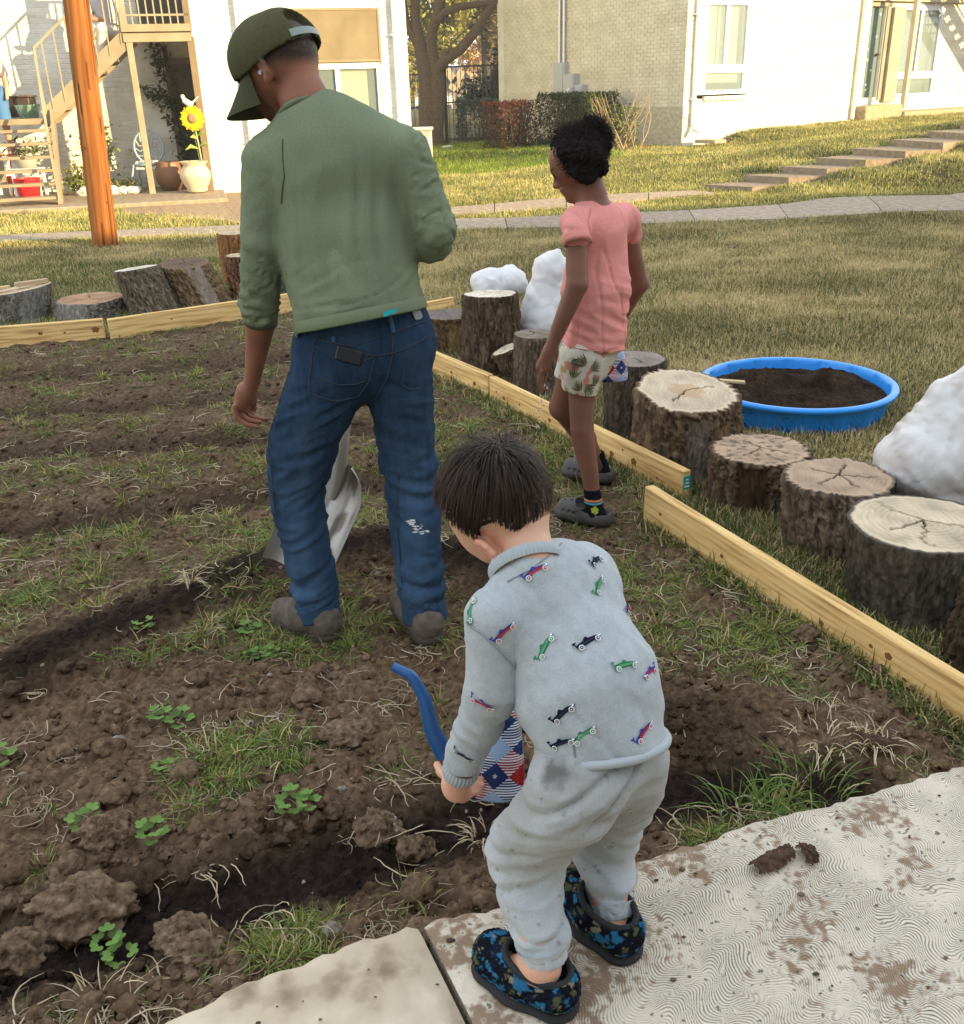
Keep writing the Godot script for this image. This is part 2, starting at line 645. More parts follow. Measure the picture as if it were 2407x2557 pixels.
func ground() -> void:
	var xs := PackedFloat32Array([-1.35])
	spread(xs, -6.2, 0.014, 0.02)
	spread(xs, -220, 0.4, 0.12)
	xs.reverse()
	spread(xs, 1.4, 0.014, 0.0)
	spread(xs, 7.0, 0.016, 0.02)
	spread(xs, 220, 0.4, 0.12)
	var zs := PackedFloat32Array([-0.85])
	spread(zs, 60, 0.3, 0.2)
	zs.reverse()
	spread(zs, -2.4, 0.0105, 0.002)
	spread(zs, -11.0, 0.016, 0.011)
	spread(zs, -34, 0.14, 0.02)
	spread(zs, -260, 0.6, 0.15)
	var rows := []
	var cols := []
	var soil := Color(0.195, 0.125, 0.073)
	var soil2 := Color(0.28, 0.19, 0.12)
	var dark := Color(0.036, 0.027, 0.02)
	var turf := Color(0.26, 0.21, 0.11)
	var turf2 := Color(0.17, 0.165, 0.07)
	for z in zs:
		var row := []
		var cr := []
		for x in xs:
			row.append(Vector3(x, height(x, z), z))
			var inbed := z > -7.7 and z < -0.3 and x > -6 and x < 3 and bed_edge(x, z) > 0.5
			if inbed:
				var w := row_at(x, z).y
				var c := soil.lerp(soil2, clampf(0.5 + 0.9 * nz(x * 5.0, z * 5.0, 2.0), 0, 1))
				c = c.lerp(dark, clampf(w * 1.25 + 0.25 * nz(x * 30.0, z * 30.0, 5.0) * w, 0, 1))
				c = c.lerp(Color(0.11, 0.10, 0.055), 0.45 * clampf(grassy(x, z) * 1.2, 0, 1))
				cr.append(c)
			else:
				cr.append(turf.lerp(turf2, clampf(0.5 + 0.9 * nz(x * 0.9, z * 0.9, 2.0), 0, 1)))
		rows.append(row)
		cols.append(cr)
	var b := MB.new()
	b.grid(rows, false, true, cols)
	struct("ground", b, M.soil, "dug garden soil running into dry mown lawn that rises to the right")


# how much grass is left standing in the bed
func grassy(x: float, z: float) -> float:
	var r := row_at(x, z).y
	var g := 0.5 + 0.75 * nz(x * 2.6, z * 2.6, 20.0) + 0.35 * nz(x * 8.0, z * 8.0, 22.0)
	if z > -2.4:
		g -= 0.55
	if z < -3.2 and x < -0.3:
		g += 0.12
	for s in [[-0.66, -1.92, 0.17, 0.9], [-0.55, -1.95, 0.12, 0.9], [-0.4, -1.37, 0.07, 1.3], [0.62, -1.74, 0.13, 1.3], [0.75, -1.82, 0.14, 1.2], [0.45, -1.66, 0.07, 0.9], [-0.85, -2.95, 0.2, 0.8], [-0.62, -2.42, 0.14, 0.8], [-0.15, -4.35, 0.3, 1.0], [-0.1, -2.75, 0.12, 0.5], [0.3, -3.95, 0.25, 0.9], [0.75, -2.35, 0.2, 0.8], [0.45, -2.75, 0.2, 0.4], [-0.5, -3.4, 0.15, 0.7]]:
		var d: float = Vector2(x - s[0], z - s[1]).length() / s[2]
		g += s[3] * exp(-d * d)
	return clampf(g - r * 1.3, 0, 1)


func strip_panels(called: String, label: String, tops: Array, bots: Array, y0: float, thick: float, c: Color) -> void:
	var n := Node3D.new()
	n.name = numbered(called)
	n.set_meta("kind", "structure")
	n.set_meta("label", label)
	add_child(n)
	var poly := PackedVector2Array()
	for q in tops:
		poly.append(Vector2(q.x, q.z))
	for k in bots.size():
		poly.append(Vector2(bots[-1 - k].x, bots[-1 - k].z))
	NOGRASS.append(poly)
	for i in tops.size() - 1:
		var b := MB.new()
		b.col = c * (0.9 + 0.2 * rng.randf())
		var p := [tops[i], tops[i + 1], bots[i + 1], bots[i]]
		var cen: Vector3 = (p[0] + p[1] + p[2] + p[3]) * 0.25
		var t := []
		for q in p:
			var e: Vector3 = q + (cen - q).normalized() * 0.008
			t.append(Vector3(e.x, land(e.x, e.z) + y0, e.z))
		var rows := []
		var K := 8
		for r in 5:
			var row := []
			for k in K + 1:
				var e: Vector3 = t[0].lerp(t[1], float(k) / K).lerp(t[3].lerp(t[2], float(k) / K), r / 4.0)
				e.y = maxf(e.y, land(e.x, e.z) + y0)
				row.append(e)
			rows.append(row)
		b.grid(rows, false, true)
		for k in 4:
			b.quad(t[k], t[(k + 1) % 4], t[(k + 1) % 4] - Vector3(0, thick, 0), t[k] - Vector3(0, thick, 0), (t[k] + t[(k + 1) % 4]) * 0.5 - cen)
		obj("panel", b, M.concrete, n)


func paths() -> void:
	strip_panels("sidewalk", "weathered concrete sidewalk crossing behind the garden",
		[Vector3(-8.782, 0.000, -11.993), Vector3(-5.868, 0.000, -12.402), Vector3(-4.638, 0.000, -12.542), Vector3(-3.791, 0.000, -12.634), Vector3(-2.864, 0.000, -12.710), Vector3(-1.430, 0.000, -12.769), Vector3(0.403, 0.000, -12.567), Vector3(1.313, 0.000, -12.598), Vector3(2.756, 0.000, -12.768), Vector3(3.934, 0.000, -12.907), Vector3(5.118, 0.000, -13.055), Vector3(6.178, 0.030, -13.078), Vector3(7.865, 0.080, -12.959)],
		[Vector3(-8.373, 0.000, -11.401), Vector3(-5.566, -0.000, -11.726), Vector3(-4.248, 0.000, -11.861), Vector3(-3.385, 0.000, -11.842), Vector3(-2.557, 0.000, -11.831), Vector3(-1.235, 0.000, -11.750), Vector3(0.398, 0.000, -11.547), Vector3(1.257, 0.000, -11.478), Vector3(2.584, 0.000, -11.571), Vector3(3.652, 0.000, -11.541), Vector3(4.744, 0.000, -11.554), Vector3(5.764, 0.030, -11.473), Vector3(7.214, 0.080, -11.341)], 0.03, 0.12, Color(0.42, 0.35, 0.28))
	strip_panels("path", "narrow tan concrete path leading to the garden steps",
		[Vector3(-0.545, 0.000, -13.788), Vector3(0.310, 0.000, -14.057), Vector3(1.340, 0.000, -14.363), Vector3(2.594, 0.010, -14.820), Vector3(3.284, 0.030, -15.007)],
		[Vector3(-0.519, 0.000, -13.021), Vector3(0.288, 0.000, -13.147), Vector3(1.247, 0.000, -13.356), Vector3(2.443, 0.010, -13.938), Vector3(3.555, 0.030, -14.381)], 0.03, 0.1, Color(0.46, 0.36, 0.26))
	strip_panels("walkway", "sunlit tan concrete walkway from the porch to the sidewalk",
		[Vector3(-5.651, 0.000, -16.046), Vector3(-5.236, 0.000, -16.709), Vector3(-4.498, 0.000, -17.698), Vector3(-3.647, 0.000, -18.183)],
		[Vector3(-4.976, 0.000, -14.362), Vector3(-4.340, 0.000, -14.195), Vector3(-2.980, 0.000, -12.945), Vector3(-2.097, 0.000, -12.830)], 0.018, 0.1, Color(0.42, 0.31, 0.2))
	# garden steps
	var st := thing("garden_steps", "flight of low concrete garden steps climbing the lawn to the right", "steps")
	var L := [Vector3(3.477, 0.115, -15.132), Vector3(4.123, 0.21, -15.419), Vector3(4.736, 0.305, -15.53), Vector3(5.325, 0.4, -15.76), Vector3(6.02, 0.495, -16.14), Vector3(6.739, 0.59, -16.459), Vector3(7.421, 0.685, -16.757), Vector3(8.1, 0.78, -17.06), Vector3(8.8, 0.875, -17.36)]
	var R := [Vector3(4.032, 0.115, -14.528), Vector3(4.62, 0.21, -14.763), Vector3(5.2, 0.305, -14.869), Vector3(5.8, 0.4, -14.98), Vector3(6.42, 0.495, -15.1), Vector3(7.03, 0.59, -15.25), Vector3(7.583, 0.685, -15.65), Vector3(8.3, 0.78, -15.95), Vector3(9.0, 0.875, -16.25)]
	var sp := PackedVector2Array()
	for q in L:
		sp.append(Vector2(q.x, q.z))
	for k in R.size():
		sp.append(Vector2(R[-1 - k].x, R[-1 - k].z))
	NOGRASS.append(sp)
	for i in 8:
		var b := MB.new()
		b.col = Color(0.36, 0.29, 0.21)
		var q := [L[i], L[i + 1], R[i + 1], R[i]]
		q[1].y = L[i].y; q[2].y = R[i].y
		var e: Vector3 = (q[1] - q[0]) * 0.06
		q[1] += e; q[2] += e
		var poly := PackedVector2Array()
		for p in q:
			poly.append(Vector2(p.x, -p.z))
		b.extrude(poly, Transform3D(Basis(Vector3(1, 0, 0), Vector3(0, 0, -1), Vector3(0, 1, 0)), Vector3(0, L[i].y - 0.16, 0)), 0.16)
		obj("step", b, M.concrete, st)


func paving() -> void:
	var n := Node3D.new()
	n.name = "paving"
	n.set_meta("kind", "structure")
	n.set_meta("label", "broken edge of cast concrete paving beside the garden bed")
	add_child(n)
	# left slab: plain cast concrete with a worn edge
	var edge := [Vector2(-3.0, 0.2), Vector2(-1.2, -0.8), Vector2(-0.584, -1.163), Vector2(-0.47, -1.236), Vector2(-0.385, -1.275), Vector2(-0.26, -1.33), Vector2(-0.150, -1.37)]
	slab(n, edge, Vector2(-0.052, -1.144), Vector2(0.2, -0.55), 0.06, false)
	var edge2 := [Vector2(-0.138, -1.372), Vector2(-0.07, -1.39), Vector2(0.011, -1.403), Vector2(0.1, -1.44), Vector2(0.2, -1.475), Vector2(0.309, -1.52), Vector2(0.42, -1.55), Vector2(0.5, -1.595), Vector2(0.603, -1.629), Vector2(0.75, -1.665), Vector2(0.9, -1.72), Vector2(1.084, -1.779), Vector2(1.6, -1.98), Vector2(2.4, -2.3)]
	slab(n, edge2, Vector2(-0.04, -1.144), Vector2(0.214, -0.55), 0.062, true)


func slab(n: Node3D, edge: Array, seam0: Vector2, seam1: Vector2, y: float, wavy: bool) -> void:
	var b := MB.new()
	b.col = Color(1, 1, 1)
	var c := Curve2D.new()
	for e in edge:
		c.add_point(e)
	var L := c.get_baked_length()
	var K := int(L / 0.02)
	var rows := []
	var inner := Vector2(0.31, 0.95).normalized() * 1.6
	var D := [0.0, 0.004, 0.012, 0.03, 0.06, 0.1, 0.2, 0.4, 0.8, 1.6]
	for d in D:
		var row := []
		for k in K + 1:
			var p := c.sample_baked(L * k / K)
			p += Vector2(0.31, 0.95) * (0.012 * nz(p.x * 22.0, p.y * 22.0, 31.0) + 0.005 * nz(p.x * 70.0, p.y * 70.0, 33.0))
			# the seam between the two slabs leans, so rows shear along it
			var sh := Vector2(0.42, 0.97).normalized() if (wavy and k == 0) or (not wavy and k == K) else Vector2(0.31 + 0.11 * exp(-3.0 * absf((k if wavy else K - k) * 0.02)), 0.95).normalized()
			var q: Vector2 = p + sh * d
			var yy := y - 0.010 * exp(-d / 0.006) - 0.004 * exp(-d / 0.04) + 0.002 * nz(q.x * 9.0, q.y * 9.0, 40.0)
			if (wavy and k == 0) or (not wavy and k == K):
				yy -= 0.006
			row.append(Vector3(q.x, yy, q.y))
		rows.append(row)
	var side := []
	for p in rows[0]:
		side.append(Vector3(p.x - 0.004, -0.12, p.z - 0.012))
	rows.push_front(side)
	b.grid(rows, false, false)
	# uv = world metres
	for i in b.v.size():
		b.uv[i] = Vector2((b.v[i].x + 0.2) / 1.6, (b.v[i].z + 2.0) / 1.1)
	var kk := K if not wavy else 0
	for r in range(1, rows.size() - 1):
		b.quad(rows[r][kk], rows[r + 1][kk], rows[r + 1][kk] - Vector3(0, 0.15, 0), rows[r][kk] - Vector3(0, 0.15, 0), Vector3(-1 if wavy else 1, 0, 0))
	var m := mat(Color(1, 1, 1), 0.92, 0, 0.2)
	if wavy:
		var W := 1120
		var H := 770
		var n1 := FastNoiseLite.new()
		n1.seed = 5
		n1.frequency = 0.008
		n1.fractal_octaves = 3
		var n2 := FastNoiseLite.new()
		n2.seed = 9
		n2.frequency = 0.05
		n2.fractal_octaves = 4
		var i1 := n1.get_image(W, H, false, false, false).get_data()
		n1.seed = 77
		n1.frequency = 0.006
		n1.fractal_octaves = 5
		var i2 := n1.get_image(W, H, false, false, false).get_data()
		var i3 := n2.get_image(W, H, false, false, false).get_data()
		var al := PackedByteArray()
		al.resize(W * H * 3)
		var hm := PackedByteArray()
		hm.resize(W * H * 3)
		var lut := PackedFloat32Array()
		for i in 256:
			lut.append(0.5 + 0.5 * sin(TAU * i / 256.0))
		var k := 0
		for j in H:
			var z := -2.0 + 1.1 * j / H
			for i in W:
				var x := -0.2 + 1.6 * i / W
				# broom strokes run down to the right and sway from side to side
				var t := x * 0.80 + z * 0.60
				var w := -x * 0.60 + z * 0.80
				var sway := lut[int((t * 9.0 + w * 1.7 + i1[k] * 0.0022) * 256.0) & 255]
				var ph := (w + sway * 0.052 + i1[k] * 0.00009) * 150.0 + i3[k] * 0.0012
				var g := lut[int(ph * 256.0) & 255]
				var amp := clampf((i1[k] * 0.55 + i3[k] * 0.45 - 70.0) / 75.0, 0.15, 1.0)
				# smooth trowelled border beside the seam
				var bd := clampf(((x + 0.138) * 0.92 - (z + 1.372) * 0.40 - 0.105) / 0.012, 0.0, 1.0)
				var dirt := clampf((i2[k] - 138.0) / 42.0 + (i3[k] - 128.0) / 70.0 - (x - 0.35) * 1.2, 0.0, 1.0)
				g = (1.0 - (1.0 - g) * (1.0 - g))
				var hgt := (0.45 + 0.5 * g * amp * (1 - 0.7 * dirt)) * bd + 0.8 * (1 - bd)
				var speck := 1.0 if i3[k] > 58 else 0.6
				var line := 1.0 - 0.58 * (1.0 - g) * (1.0 - g) * amp * bd
				line *= (0.86 + 0.14 * i3[k] / 255.0) * speck
				var r := 0.86 * line
				var gg := 0.815 * line
				var bb := 0.735 * line
				r = lerpf(r, 0.45, dirt * 0.75); gg = lerpf(gg, 0.36, dirt * 0.75); bb = lerpf(bb, 0.28, dirt * 0.75)
				al[k * 3] = int(r * 255.0); al[k * 3 + 1] = int(gg * 255.0); al[k * 3 + 2] = int(bb * 255.0)
				var hb := int(hgt * 230.0 + i3[k] * 0.09)
				hm[k * 3] = hb; hm[k * 3 + 1] = hb; hm[k * 3 + 2] = hb
				k += 1
		m.albedo_texture = img_tex(W, H, al)
		m.texture_repeat = false
		m.heightmap_enabled = true
		m.heightmap_texture = img_tex(W, H, hm)
		m.heightmap_scale = 0.28
	else:
		m = tri_map(m, ntex(0.012, Color(0.5, 0.43, 0.35), Color(0.80, 0.75, 0.66), 512, 6, FastNoiseLite.TYPE_SIMPLEX_SMOOTH, 4, 0, [[0.42, Color(0.72, 0.66, 0.57)]]), 1.1, M.fine, 0.3)
	obj("slab", b, m, n)


# running-bond bricks on the plane through o with axes u (along) and the y axis; out is the facing side
func brick_wall(parent: Node3D, o: Vector3, u: Vector3, out: Vector3, len: float, y0: float, y1: float, bl: float, bh: float, holes: Array, c: Color, mortar: Color, m: Material) -> void:
	var b := MB.new()
	var gap := 0.011
	var proud := 0.007 if out.z > 0.5 else 0.012
	var rowi := 0
	var y := y0
	while y < y1 - 0.02:
		var x := -(bl * 0.5 if rowi % 2 else 0.0)
		while x < len:
			var xa := maxf(x + gap * 0.5, 0.004)
			var xb := minf(x + bl - gap * 0.5, len - 0.004)
			var ya := y + gap * 0.5
			var yb := minf(y + bh - gap * 0.5, y1)
			var parts := [[xa, xb]]
			for hq in holes:
				var nx := []
				for p in parts:
					if yb <= hq[1] or ya >= hq[3] or p[1] <= hq[0] or p[0] >= hq[2]:
						nx.append(p)
					else:
						if p[0] < hq[0] - 0.02: nx.append([p[0], hq[0]])
						if p[1] > hq[2] + 0.02: nx.append([hq[2], p[1]])
				parts = nx
			for p in parts:
				if p[1] - p[0] < 0.02:
					continue
				b.col = c * rng.randf_range(0.95, 1.03)
				var pr := proud + rng.randf_range(-0.0015, 0.0015)
				var A: Vector3 = o + u * p[0] + Vector3(0, ya, 0)
				var B: Vector3 = o + u * p[1] + Vector3(0, ya, 0)
				var hv := Vector3(0, yb - ya, 0)
				var P := out * pr
				var bev: Vector3 = u * 0.004
				var bv := Vector3(0, 0.004, 0)
				b.quad(A + P + bev + bv, B + P - bev + bv, B + P - bev + hv - bv, A + P + bev + hv - bv, out)
				b.quad(A, A + P + bev + bv, A + P + bev + hv - bv, A + hv, -u)
				b.quad(B, B + P - bev + bv, B + P - bev + hv - bv, B + hv, u)
				b.quad(A + hv, A + P + bev + hv - bv, B + P - bev + hv - bv, B + hv, Vector3.UP)
				b.quad(A, A + P + bev + bv, B + P - bev + bv, B, Vector3.DOWN)
			x += bl
		y += bh
		rowi += 1
	var w := obj("brick", b, m, parent)
	w.set_meta("kind", "stuff")


# rectangles that fill a wall except for its openings
func wall_rects(len: float, y0: float, y1: float, holes: Array) -> Array:
	var xs := [0.0, len]
	for hq in holes:
		for v in [hq[0], hq[2]]:
			if v > 0 and v < len and not xs.has(v): xs.append(v)
	xs.sort()
	var out := []
	for i in xs.size() - 1:
		var cx: float = (xs[i] + xs[i + 1]) * 0.5
		var spans := [[y0, y1]]
		for hq in holes:
			if cx > hq[0] and cx < hq[2]:
				var nx := []
				for s in spans:
					if hq[1] > s[0] and hq[1] < s[1]: nx.append([s[0], hq[1]])
					if hq[3] < s[1] and hq[3] > s[0]: nx.append([hq[3], s[1]])
					if hq[3] <= s[0] or hq[1] >= s[1]: nx.append(s)
				spans = nx
		for s in spans:
			out.append([xs[i], s[0], xs[i + 1], s[1]])
	return out


# a window: frame bars round panes; pane list [x0,y0,x1,y1]; local axes, facing +z
func window(parent: Node3D, x0: float, y0: float, x1: float, y1: float, z: float, panes: Array, fm: Material, inner = null) -> Node3D:
	var f := MB.new()
	f.col = Color(1, 1, 1)
	for r in wall_rects(x1 - x0, y0, y1, panes.map(func(p): return [p[0] - x0, p[1], p[2] - x0, p[3]])):
		f.bx(Vector3(x0 + (r[0] + r[2]) * 0.5, (r[1] + r[3]) * 0.5, z), Vector3(r[2] - r[0] + 0.0005, r[3] - r[1] + 0.0005, 0.07))
	var w := obj("window", f, fm, parent)
	for p in panes:
		var g := MB.new()
		g.bx(Vector3((p[0] + p[2]) * 0.5, (p[1] + p[3]) * 0.5, z - 0.005), Vector3(p[2] - p[0], p[3] - p[1], 0.006))
		obj("pane", g, M.glass, w)
	# dim room behind and blind
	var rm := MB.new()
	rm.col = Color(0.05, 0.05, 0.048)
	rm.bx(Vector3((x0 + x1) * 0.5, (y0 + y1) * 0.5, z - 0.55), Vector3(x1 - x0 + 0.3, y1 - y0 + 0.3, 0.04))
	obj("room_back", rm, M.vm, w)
	if inner != null:
		inner.call(w)
	return w


func blinds(w: Node3D, x0: float, y0: float, x1: float, y1: float, z: float, c: Color) -> void:
	var b := MB.new()
	b.col = c
	var y := y0
	while y < y1:
		b.box(Transform3D(Basis(Vector3.RIGHT, 1.2), Vector3((x0 + x1) * 0.5, y, z)), Vector3(x1 - x0, 0.003, 0.024))
		y += 0.021
	obj("blind", b, M.v, w)


func sheet(b: MB, x0: float, y0: float, x1: float, y1: float, z0: float, z1: float) -> void:
	b.bx(Vector3((x0 + x1) * 0.5, (y0 + y1) * 0.5, (z0 + z1) * 0.5), Vector3(x1 - x0, y1 - y0, absf(z1 - z0)))


func right_building() -> void:
	var n := thing("brick_house", "cream painted brick apartment house with grey side wall and corner downpipe", "house", Vector3(4.515, 0, -22.0))
	n.rotation.y = deg_to_rad(31.0)
	var cream := Color(0.80, 0.77, 0.66)
	var white := Color(0.8, 0.79, 0.76)
	var H := 6.0
	# walls: left face (x=0, running back), front face (z=0) up to the jog, recess wall behind the porch
	var hol := [[0.34, 1.2, 1.79, 3.06], [0.34, 4.0, 1.79, 5.6]]
	var w := MB.new()
	w.col = cream * 0.95
	for r in wall_rects(5.64, -0.6, H, hol):
		sheet(w, r[0], r[1], r[2], r[3], -0.25, 0.0)
	sheet(w, 0.0, -0.6, 0.25, H, -6.92, -0.25)
	sheet(w, 0.0, -0.6, 14.0, H, -7.2, -6.92)
	sheet(w, 5.39, -0.6, 5.64, H, -1.3, -0.25)
	for r in wall_rects(8.2, -0.6, H, [[0.3, 1.06, 1.17, 3.06], [1.75, 1.05, 3.35, 3.1]]):
		sheet(w, 5.64 + r[0], r[1], 5.64 + r[2], r[3], -0.75, -0.5)
	sheet(w, 13.84, -0.6, 14.1, H, -7.0, -0.5)
	obj("wall", w, M.brick_white, n)
	brick_wall(n, Vector3(0, 0, 0.0), Vector3(1, 0, 0), Vector3(0, 0, 1), 5.64, 0.9, 4.6, 0.215, 0.0775, hol, cream, cream, M.brick_white)
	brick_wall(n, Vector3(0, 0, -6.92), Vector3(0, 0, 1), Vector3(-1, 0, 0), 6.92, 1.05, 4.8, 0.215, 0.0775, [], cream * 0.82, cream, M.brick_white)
	brick_wall(n, Vector3(8.99, 0, -0.5), Vector3(1, 0, 0), Vector3(0, 0, 1), 2.6, 0.9, 3.6, 0.215, 0.0775, [], cream, cream, M.brick_white)
	var pl := MB.new()
	pl.col = cream * 0.72
	sheet(pl, -0.012, -0.6, 0.02, 1.05, -6.93, 0.0)
	obj("plinth", pl, M.concrete, n)
	var rf := MB.new()
	rf.col = Color(0.2, 0.17, 0.14)
	sheet(rf, -0.5, H, 14.6, H + 0.25, -7.6, 0.6)
	obj("roof", rf, M.paint, n)
	window(n, 0.34, 1.28, 1.79, 3.06, -0.04, [[0.59, 1.85, 1.09, 2.99], [1.18, 1.85, 1.69, 2.99], [0.58, 1.36, 1.68, 1.7]], mat(lin(0.8, 0.8, 0.78), 0.4), func(x):
		blinds(x, 0.56, 1.84, 0.92, 3.02, -0.13, Color(0.36, 0.36, 0.2))
		blinds(x, 0.97, 1.84, 1.55, 3.02, -0.13, Color(0.36, 0.36, 0.2))
		blinds(x, 0.56, 1.52, 1.7, 1.72, -0.13, Color(0.36, 0.36, 0.2)))
	window(n, 0.34, 4.0, 1.79, 5.6, -0.04, [[0.5, 4.15, 1.03, 5.45], [1.1, 4.15, 1.63, 5.45]], mat(lin(0.8, 0.8, 0.78), 0.4))
	var si := MB.new()
	si.col = cream
	for k in 7:
		si.bx(Vector3(0.53 + 0.17 * k + 0.085, 1.2, 0.02), Vector3(0.155, 0.09, 0.09), 0.006)
	obj("sill", si, M.brick_white, n)
	# downpipe on the corner with a kicked-out shoe
	var dp := MB.new()
	dp.col = white
	dp.tube([Vector3(0.22, 6.0, 0.06), Vector3(0.22, 0.72, 0.06), Vector3(0.22, 0.62, 0.1), Vector3(0.24, 0.54, 0.3)], 0.05, 4, true, 1.0, Vector3(1, 0, 1))
	for y in [1.2, 2.8, 4.4]:
		dp.bx(Vector3(0.22, y, 0.05), Vector3(0.14, 0.03, 0.1))
	obj("downpipe", dp, M.v, n)
	var dp2 := MB.new()
	dp2.col = cream
	dp2.tube([Vector3(5.3, 6.0, 0.07), Vector3(5.3, 0.62, 0.07)], 0.045, 4, true, 1.0, Vector3(1, 0, 1))
	obj("downpipe", dp2, M.v, n)
	var sp := MB.new()
	sp.col = Color(0.5, 0.44, 0.33)
	sp.bx(Vector3(0.3, 0.38, 0.55), Vector3(0.34, 0.07, 0.6), 0.01)
	obj("splash_block", sp, M.concrete, n)
	# electrical conduits and meter boxes on the side wall
	for zz in [-4.36, -4.18]:
		var cd := MB.new()
		cd.tube([Vector3(-0.06, 6.0, zz), Vector3(-0.06, 2.0, zz)], 0.035, 12)
		for y in [2.14, 2.95, 4.2]:
			cd.tube([Vector3(-0.06, y, zz), Vector3(-0.06, y + 0.09, zz)], 0.043, 12)
			cd.bx(Vector3(-0.02, y + 0.02, zz), Vector3(0.05, 0.03, 0.14))
		obj("conduit", cd, M.galv, n)
	for q in [[-4.5, 1.22, -4.06, 2.06, 0.16], [-4.03, 1.21, -3.62, 1.8, 0.2], [-3.6, 1.21, -3.3, 1.56, 0.18]]:
		var bxm := MB.new()
		bxm.bx(Vector3(-q[4] * 0.5, (q[1] + q[3]) * 0.5, (q[0] + q[2]) * 0.5), Vector3(q[4], q[3] - q[1], q[2] - q[0]), 0.012)
		var bo := obj("meter_box", bxm, M.metal_grey, n)
		var ld := MB.new()
		ld.bx(Vector3(-q[4] - 0.006, (q[1] + q[3]) * 0.5, (q[0] + q[2]) * 0.5), Vector3(0.01, (q[3] - q[1]) * 0.86, (q[2] - q[0]) * 0.86), 0.003)
		obj("lid", ld, M.metal_grey, bo)
	var mt := MB.new()
	mt.tube([Vector3(-0.2, 1.42, -3.66), Vector3(-0.3, 1.42, -3.66)], 0.075, 20)
	var mo := obj("meter", mt, M.galv, n)
	var dl := MB.new()
	dl.tube([Vector3(-0.3, 1.42, -3.66), Vector3(-0.345, 1.42, -3.66)], 0.06, 20)
	obj("dial_cover", dl, mat(lin(0.5, 0.52, 0.5), 0.1), mo)
	# porch: slab, door in its frame, post, window and lintel boards
	var ps := MB.new()
	ps.col = Color(0.5, 0.4, 0.27)
	ps.bx(Vector3(6.15, 0.62, -0.18), Vector3(1.36, 0.56, 0.96), 0.02)
	ps.bx(Vector3(10.4, 0.5, -0.1), Vector3(7.1, 0.46, 0.9), 0.02)
	obj("porch_slab", ps, M.concrete, n)
	var dr := MB.new()
	dr.col = Color(0.11, 0.155, 0.145)
	dr.bx(Vector3(6.375, 2.06, -0.6), Vector3(0.86, 2.0, 0.045), 0.006)
	var door := obj("door", dr, M.v, n)
	var kn := MB.new()
	kn.tube([Vector3(6.72, 2.02, -0.575), Vector3(6.72, 2.02, -0.5)], [0.03, 0.034], 12)
	obj("handle", kn, mat(lin(0.15, 0.1, 0.05), 0.3, 0.8), door)
	var dots := MB.new()
	dots.col = Color(0.8, 0.8, 0.78)
	for k in 15:
		var p := Vector3(6.02 + 0.7 * rng.randf(), 1.15 + 1.8 * (k + rng.randf() * 0.8) / 15.0, -0.575)
		for q in 3:
			dots.box(Transform3D(Basis(Vector3(0, 0, 1), q * 1.047), p), Vector3(0.012, 0.055, 0.003))
	obj("snowflake_sticker", dots, M.v, door)
	var df := MB.new()
	df.col = Color(0.33, 0.29, 0.22)
	df.bx(Vector3(5.86, 2.1, -0.52), Vector3(0.12, 2.2, 0.1))
	df.bx(Vector3(6.9, 2.1, -0.52), Vector3(0.13, 2.2, 0.1))
	df.bx(Vector3(6.38, 3.13, -0.52), Vector3(1.2, 0.13, 0.1))
	obj("door_frame", df, M.paint, n)
	var df2 := MB.new()
	df2.col = Color(0.75, 0.75, 0.72)
	df2.bx(Vector3(6.81, 2.06, -0.56), Vector3(0.03, 2.0, 0.05))
	obj("door_trim", df2, M.paint, n)
	var tr := MB.new()
	tr.col = Color(0.4, 0.35, 0.26)
	tr.bx(Vector3(7.2, 2.0, -0.44), Vector3(0.42, 2.1, 0.09))
	tr.bx(Vector3(10.0, 3.35, -0.42), Vector3(8.6, 0.36, 0.1))
	obj("trim_board", tr, M.paint, n)
	var po := MB.new()
	po.col = Color(0.6, 0.52, 0.36)
	po.bx(Vector3(6.97, 3.0, 0.2), Vector3(0.12, 4.4, 0.12), 0.008)
	obj("porch_post", po, M.paint, n)
	window(n, 7.39, 1.05, 8.99, 3.1, -0.52, [[7.48, 1.62, 8.14, 3.0], [8.24, 1.62, 8.9, 3.0], [7.48, 1.12, 8.9, 1.46]], mat(lin(0.55, 0.56, 0.58), 0.4), func(x):
		var cu := MB.new()
		cu.col = Color(0.045, 0.07, 0.06)
		cu.bx(Vector3(8.19, 2.1, -0.7), Vector3(1.5, 1.9, 0.02))
		obj("curtain", cu, M.v, x))
	var fl := MB.new()
	fl.col = Color(0.85, 0.85, 0.83)
	for q in 3:
		fl.box(Transform3D(Basis(Vector3(0, 0, 1), q * 1.047 + 0.2), Vector3(8.9, 2.95, -0.46)), Vector3(0.04, 0.26, 0.01))
	obj("snowflake_ornament", fl, M.v, n)
	# metal stair to the upper floor, its railing shades the porch wall
	var sr := MB.new()
	sr.col = Color(0.33, 0.29, 0.21)
	sr.bar(Vector3(9.0, 3.6, 0.9), Vector3(12.6, 0.8, 0.9), 0.05, 0.26)
	sr.bar(Vector3(9.0, 3.6, 0.05), Vector3(12.6, 0.8, 0.05), 0.05, 0.26)
	for k in 14:
		sr.bx(Vector3(9.1 + 0.255 * k, 3.55 - 0.198 * k, 0.47), Vector3(0.27, 0.04, 0.82))
	sr.bar(Vector3(8.9, 4.5, 0.92), Vector3(12.6, 1.7, 0.92), 0.04, 0.04)
	for k in 24:
		sr.bar(Vector3(9.0 + 0.15 * k, 3.62 - 0.1165 * k, 0.92), Vector3(9.0 + 0.15 * k, 4.42 - 0.1135 * k, 0.92), 0.018, 0.018)
	obj("stair", sr, M.paint, n)


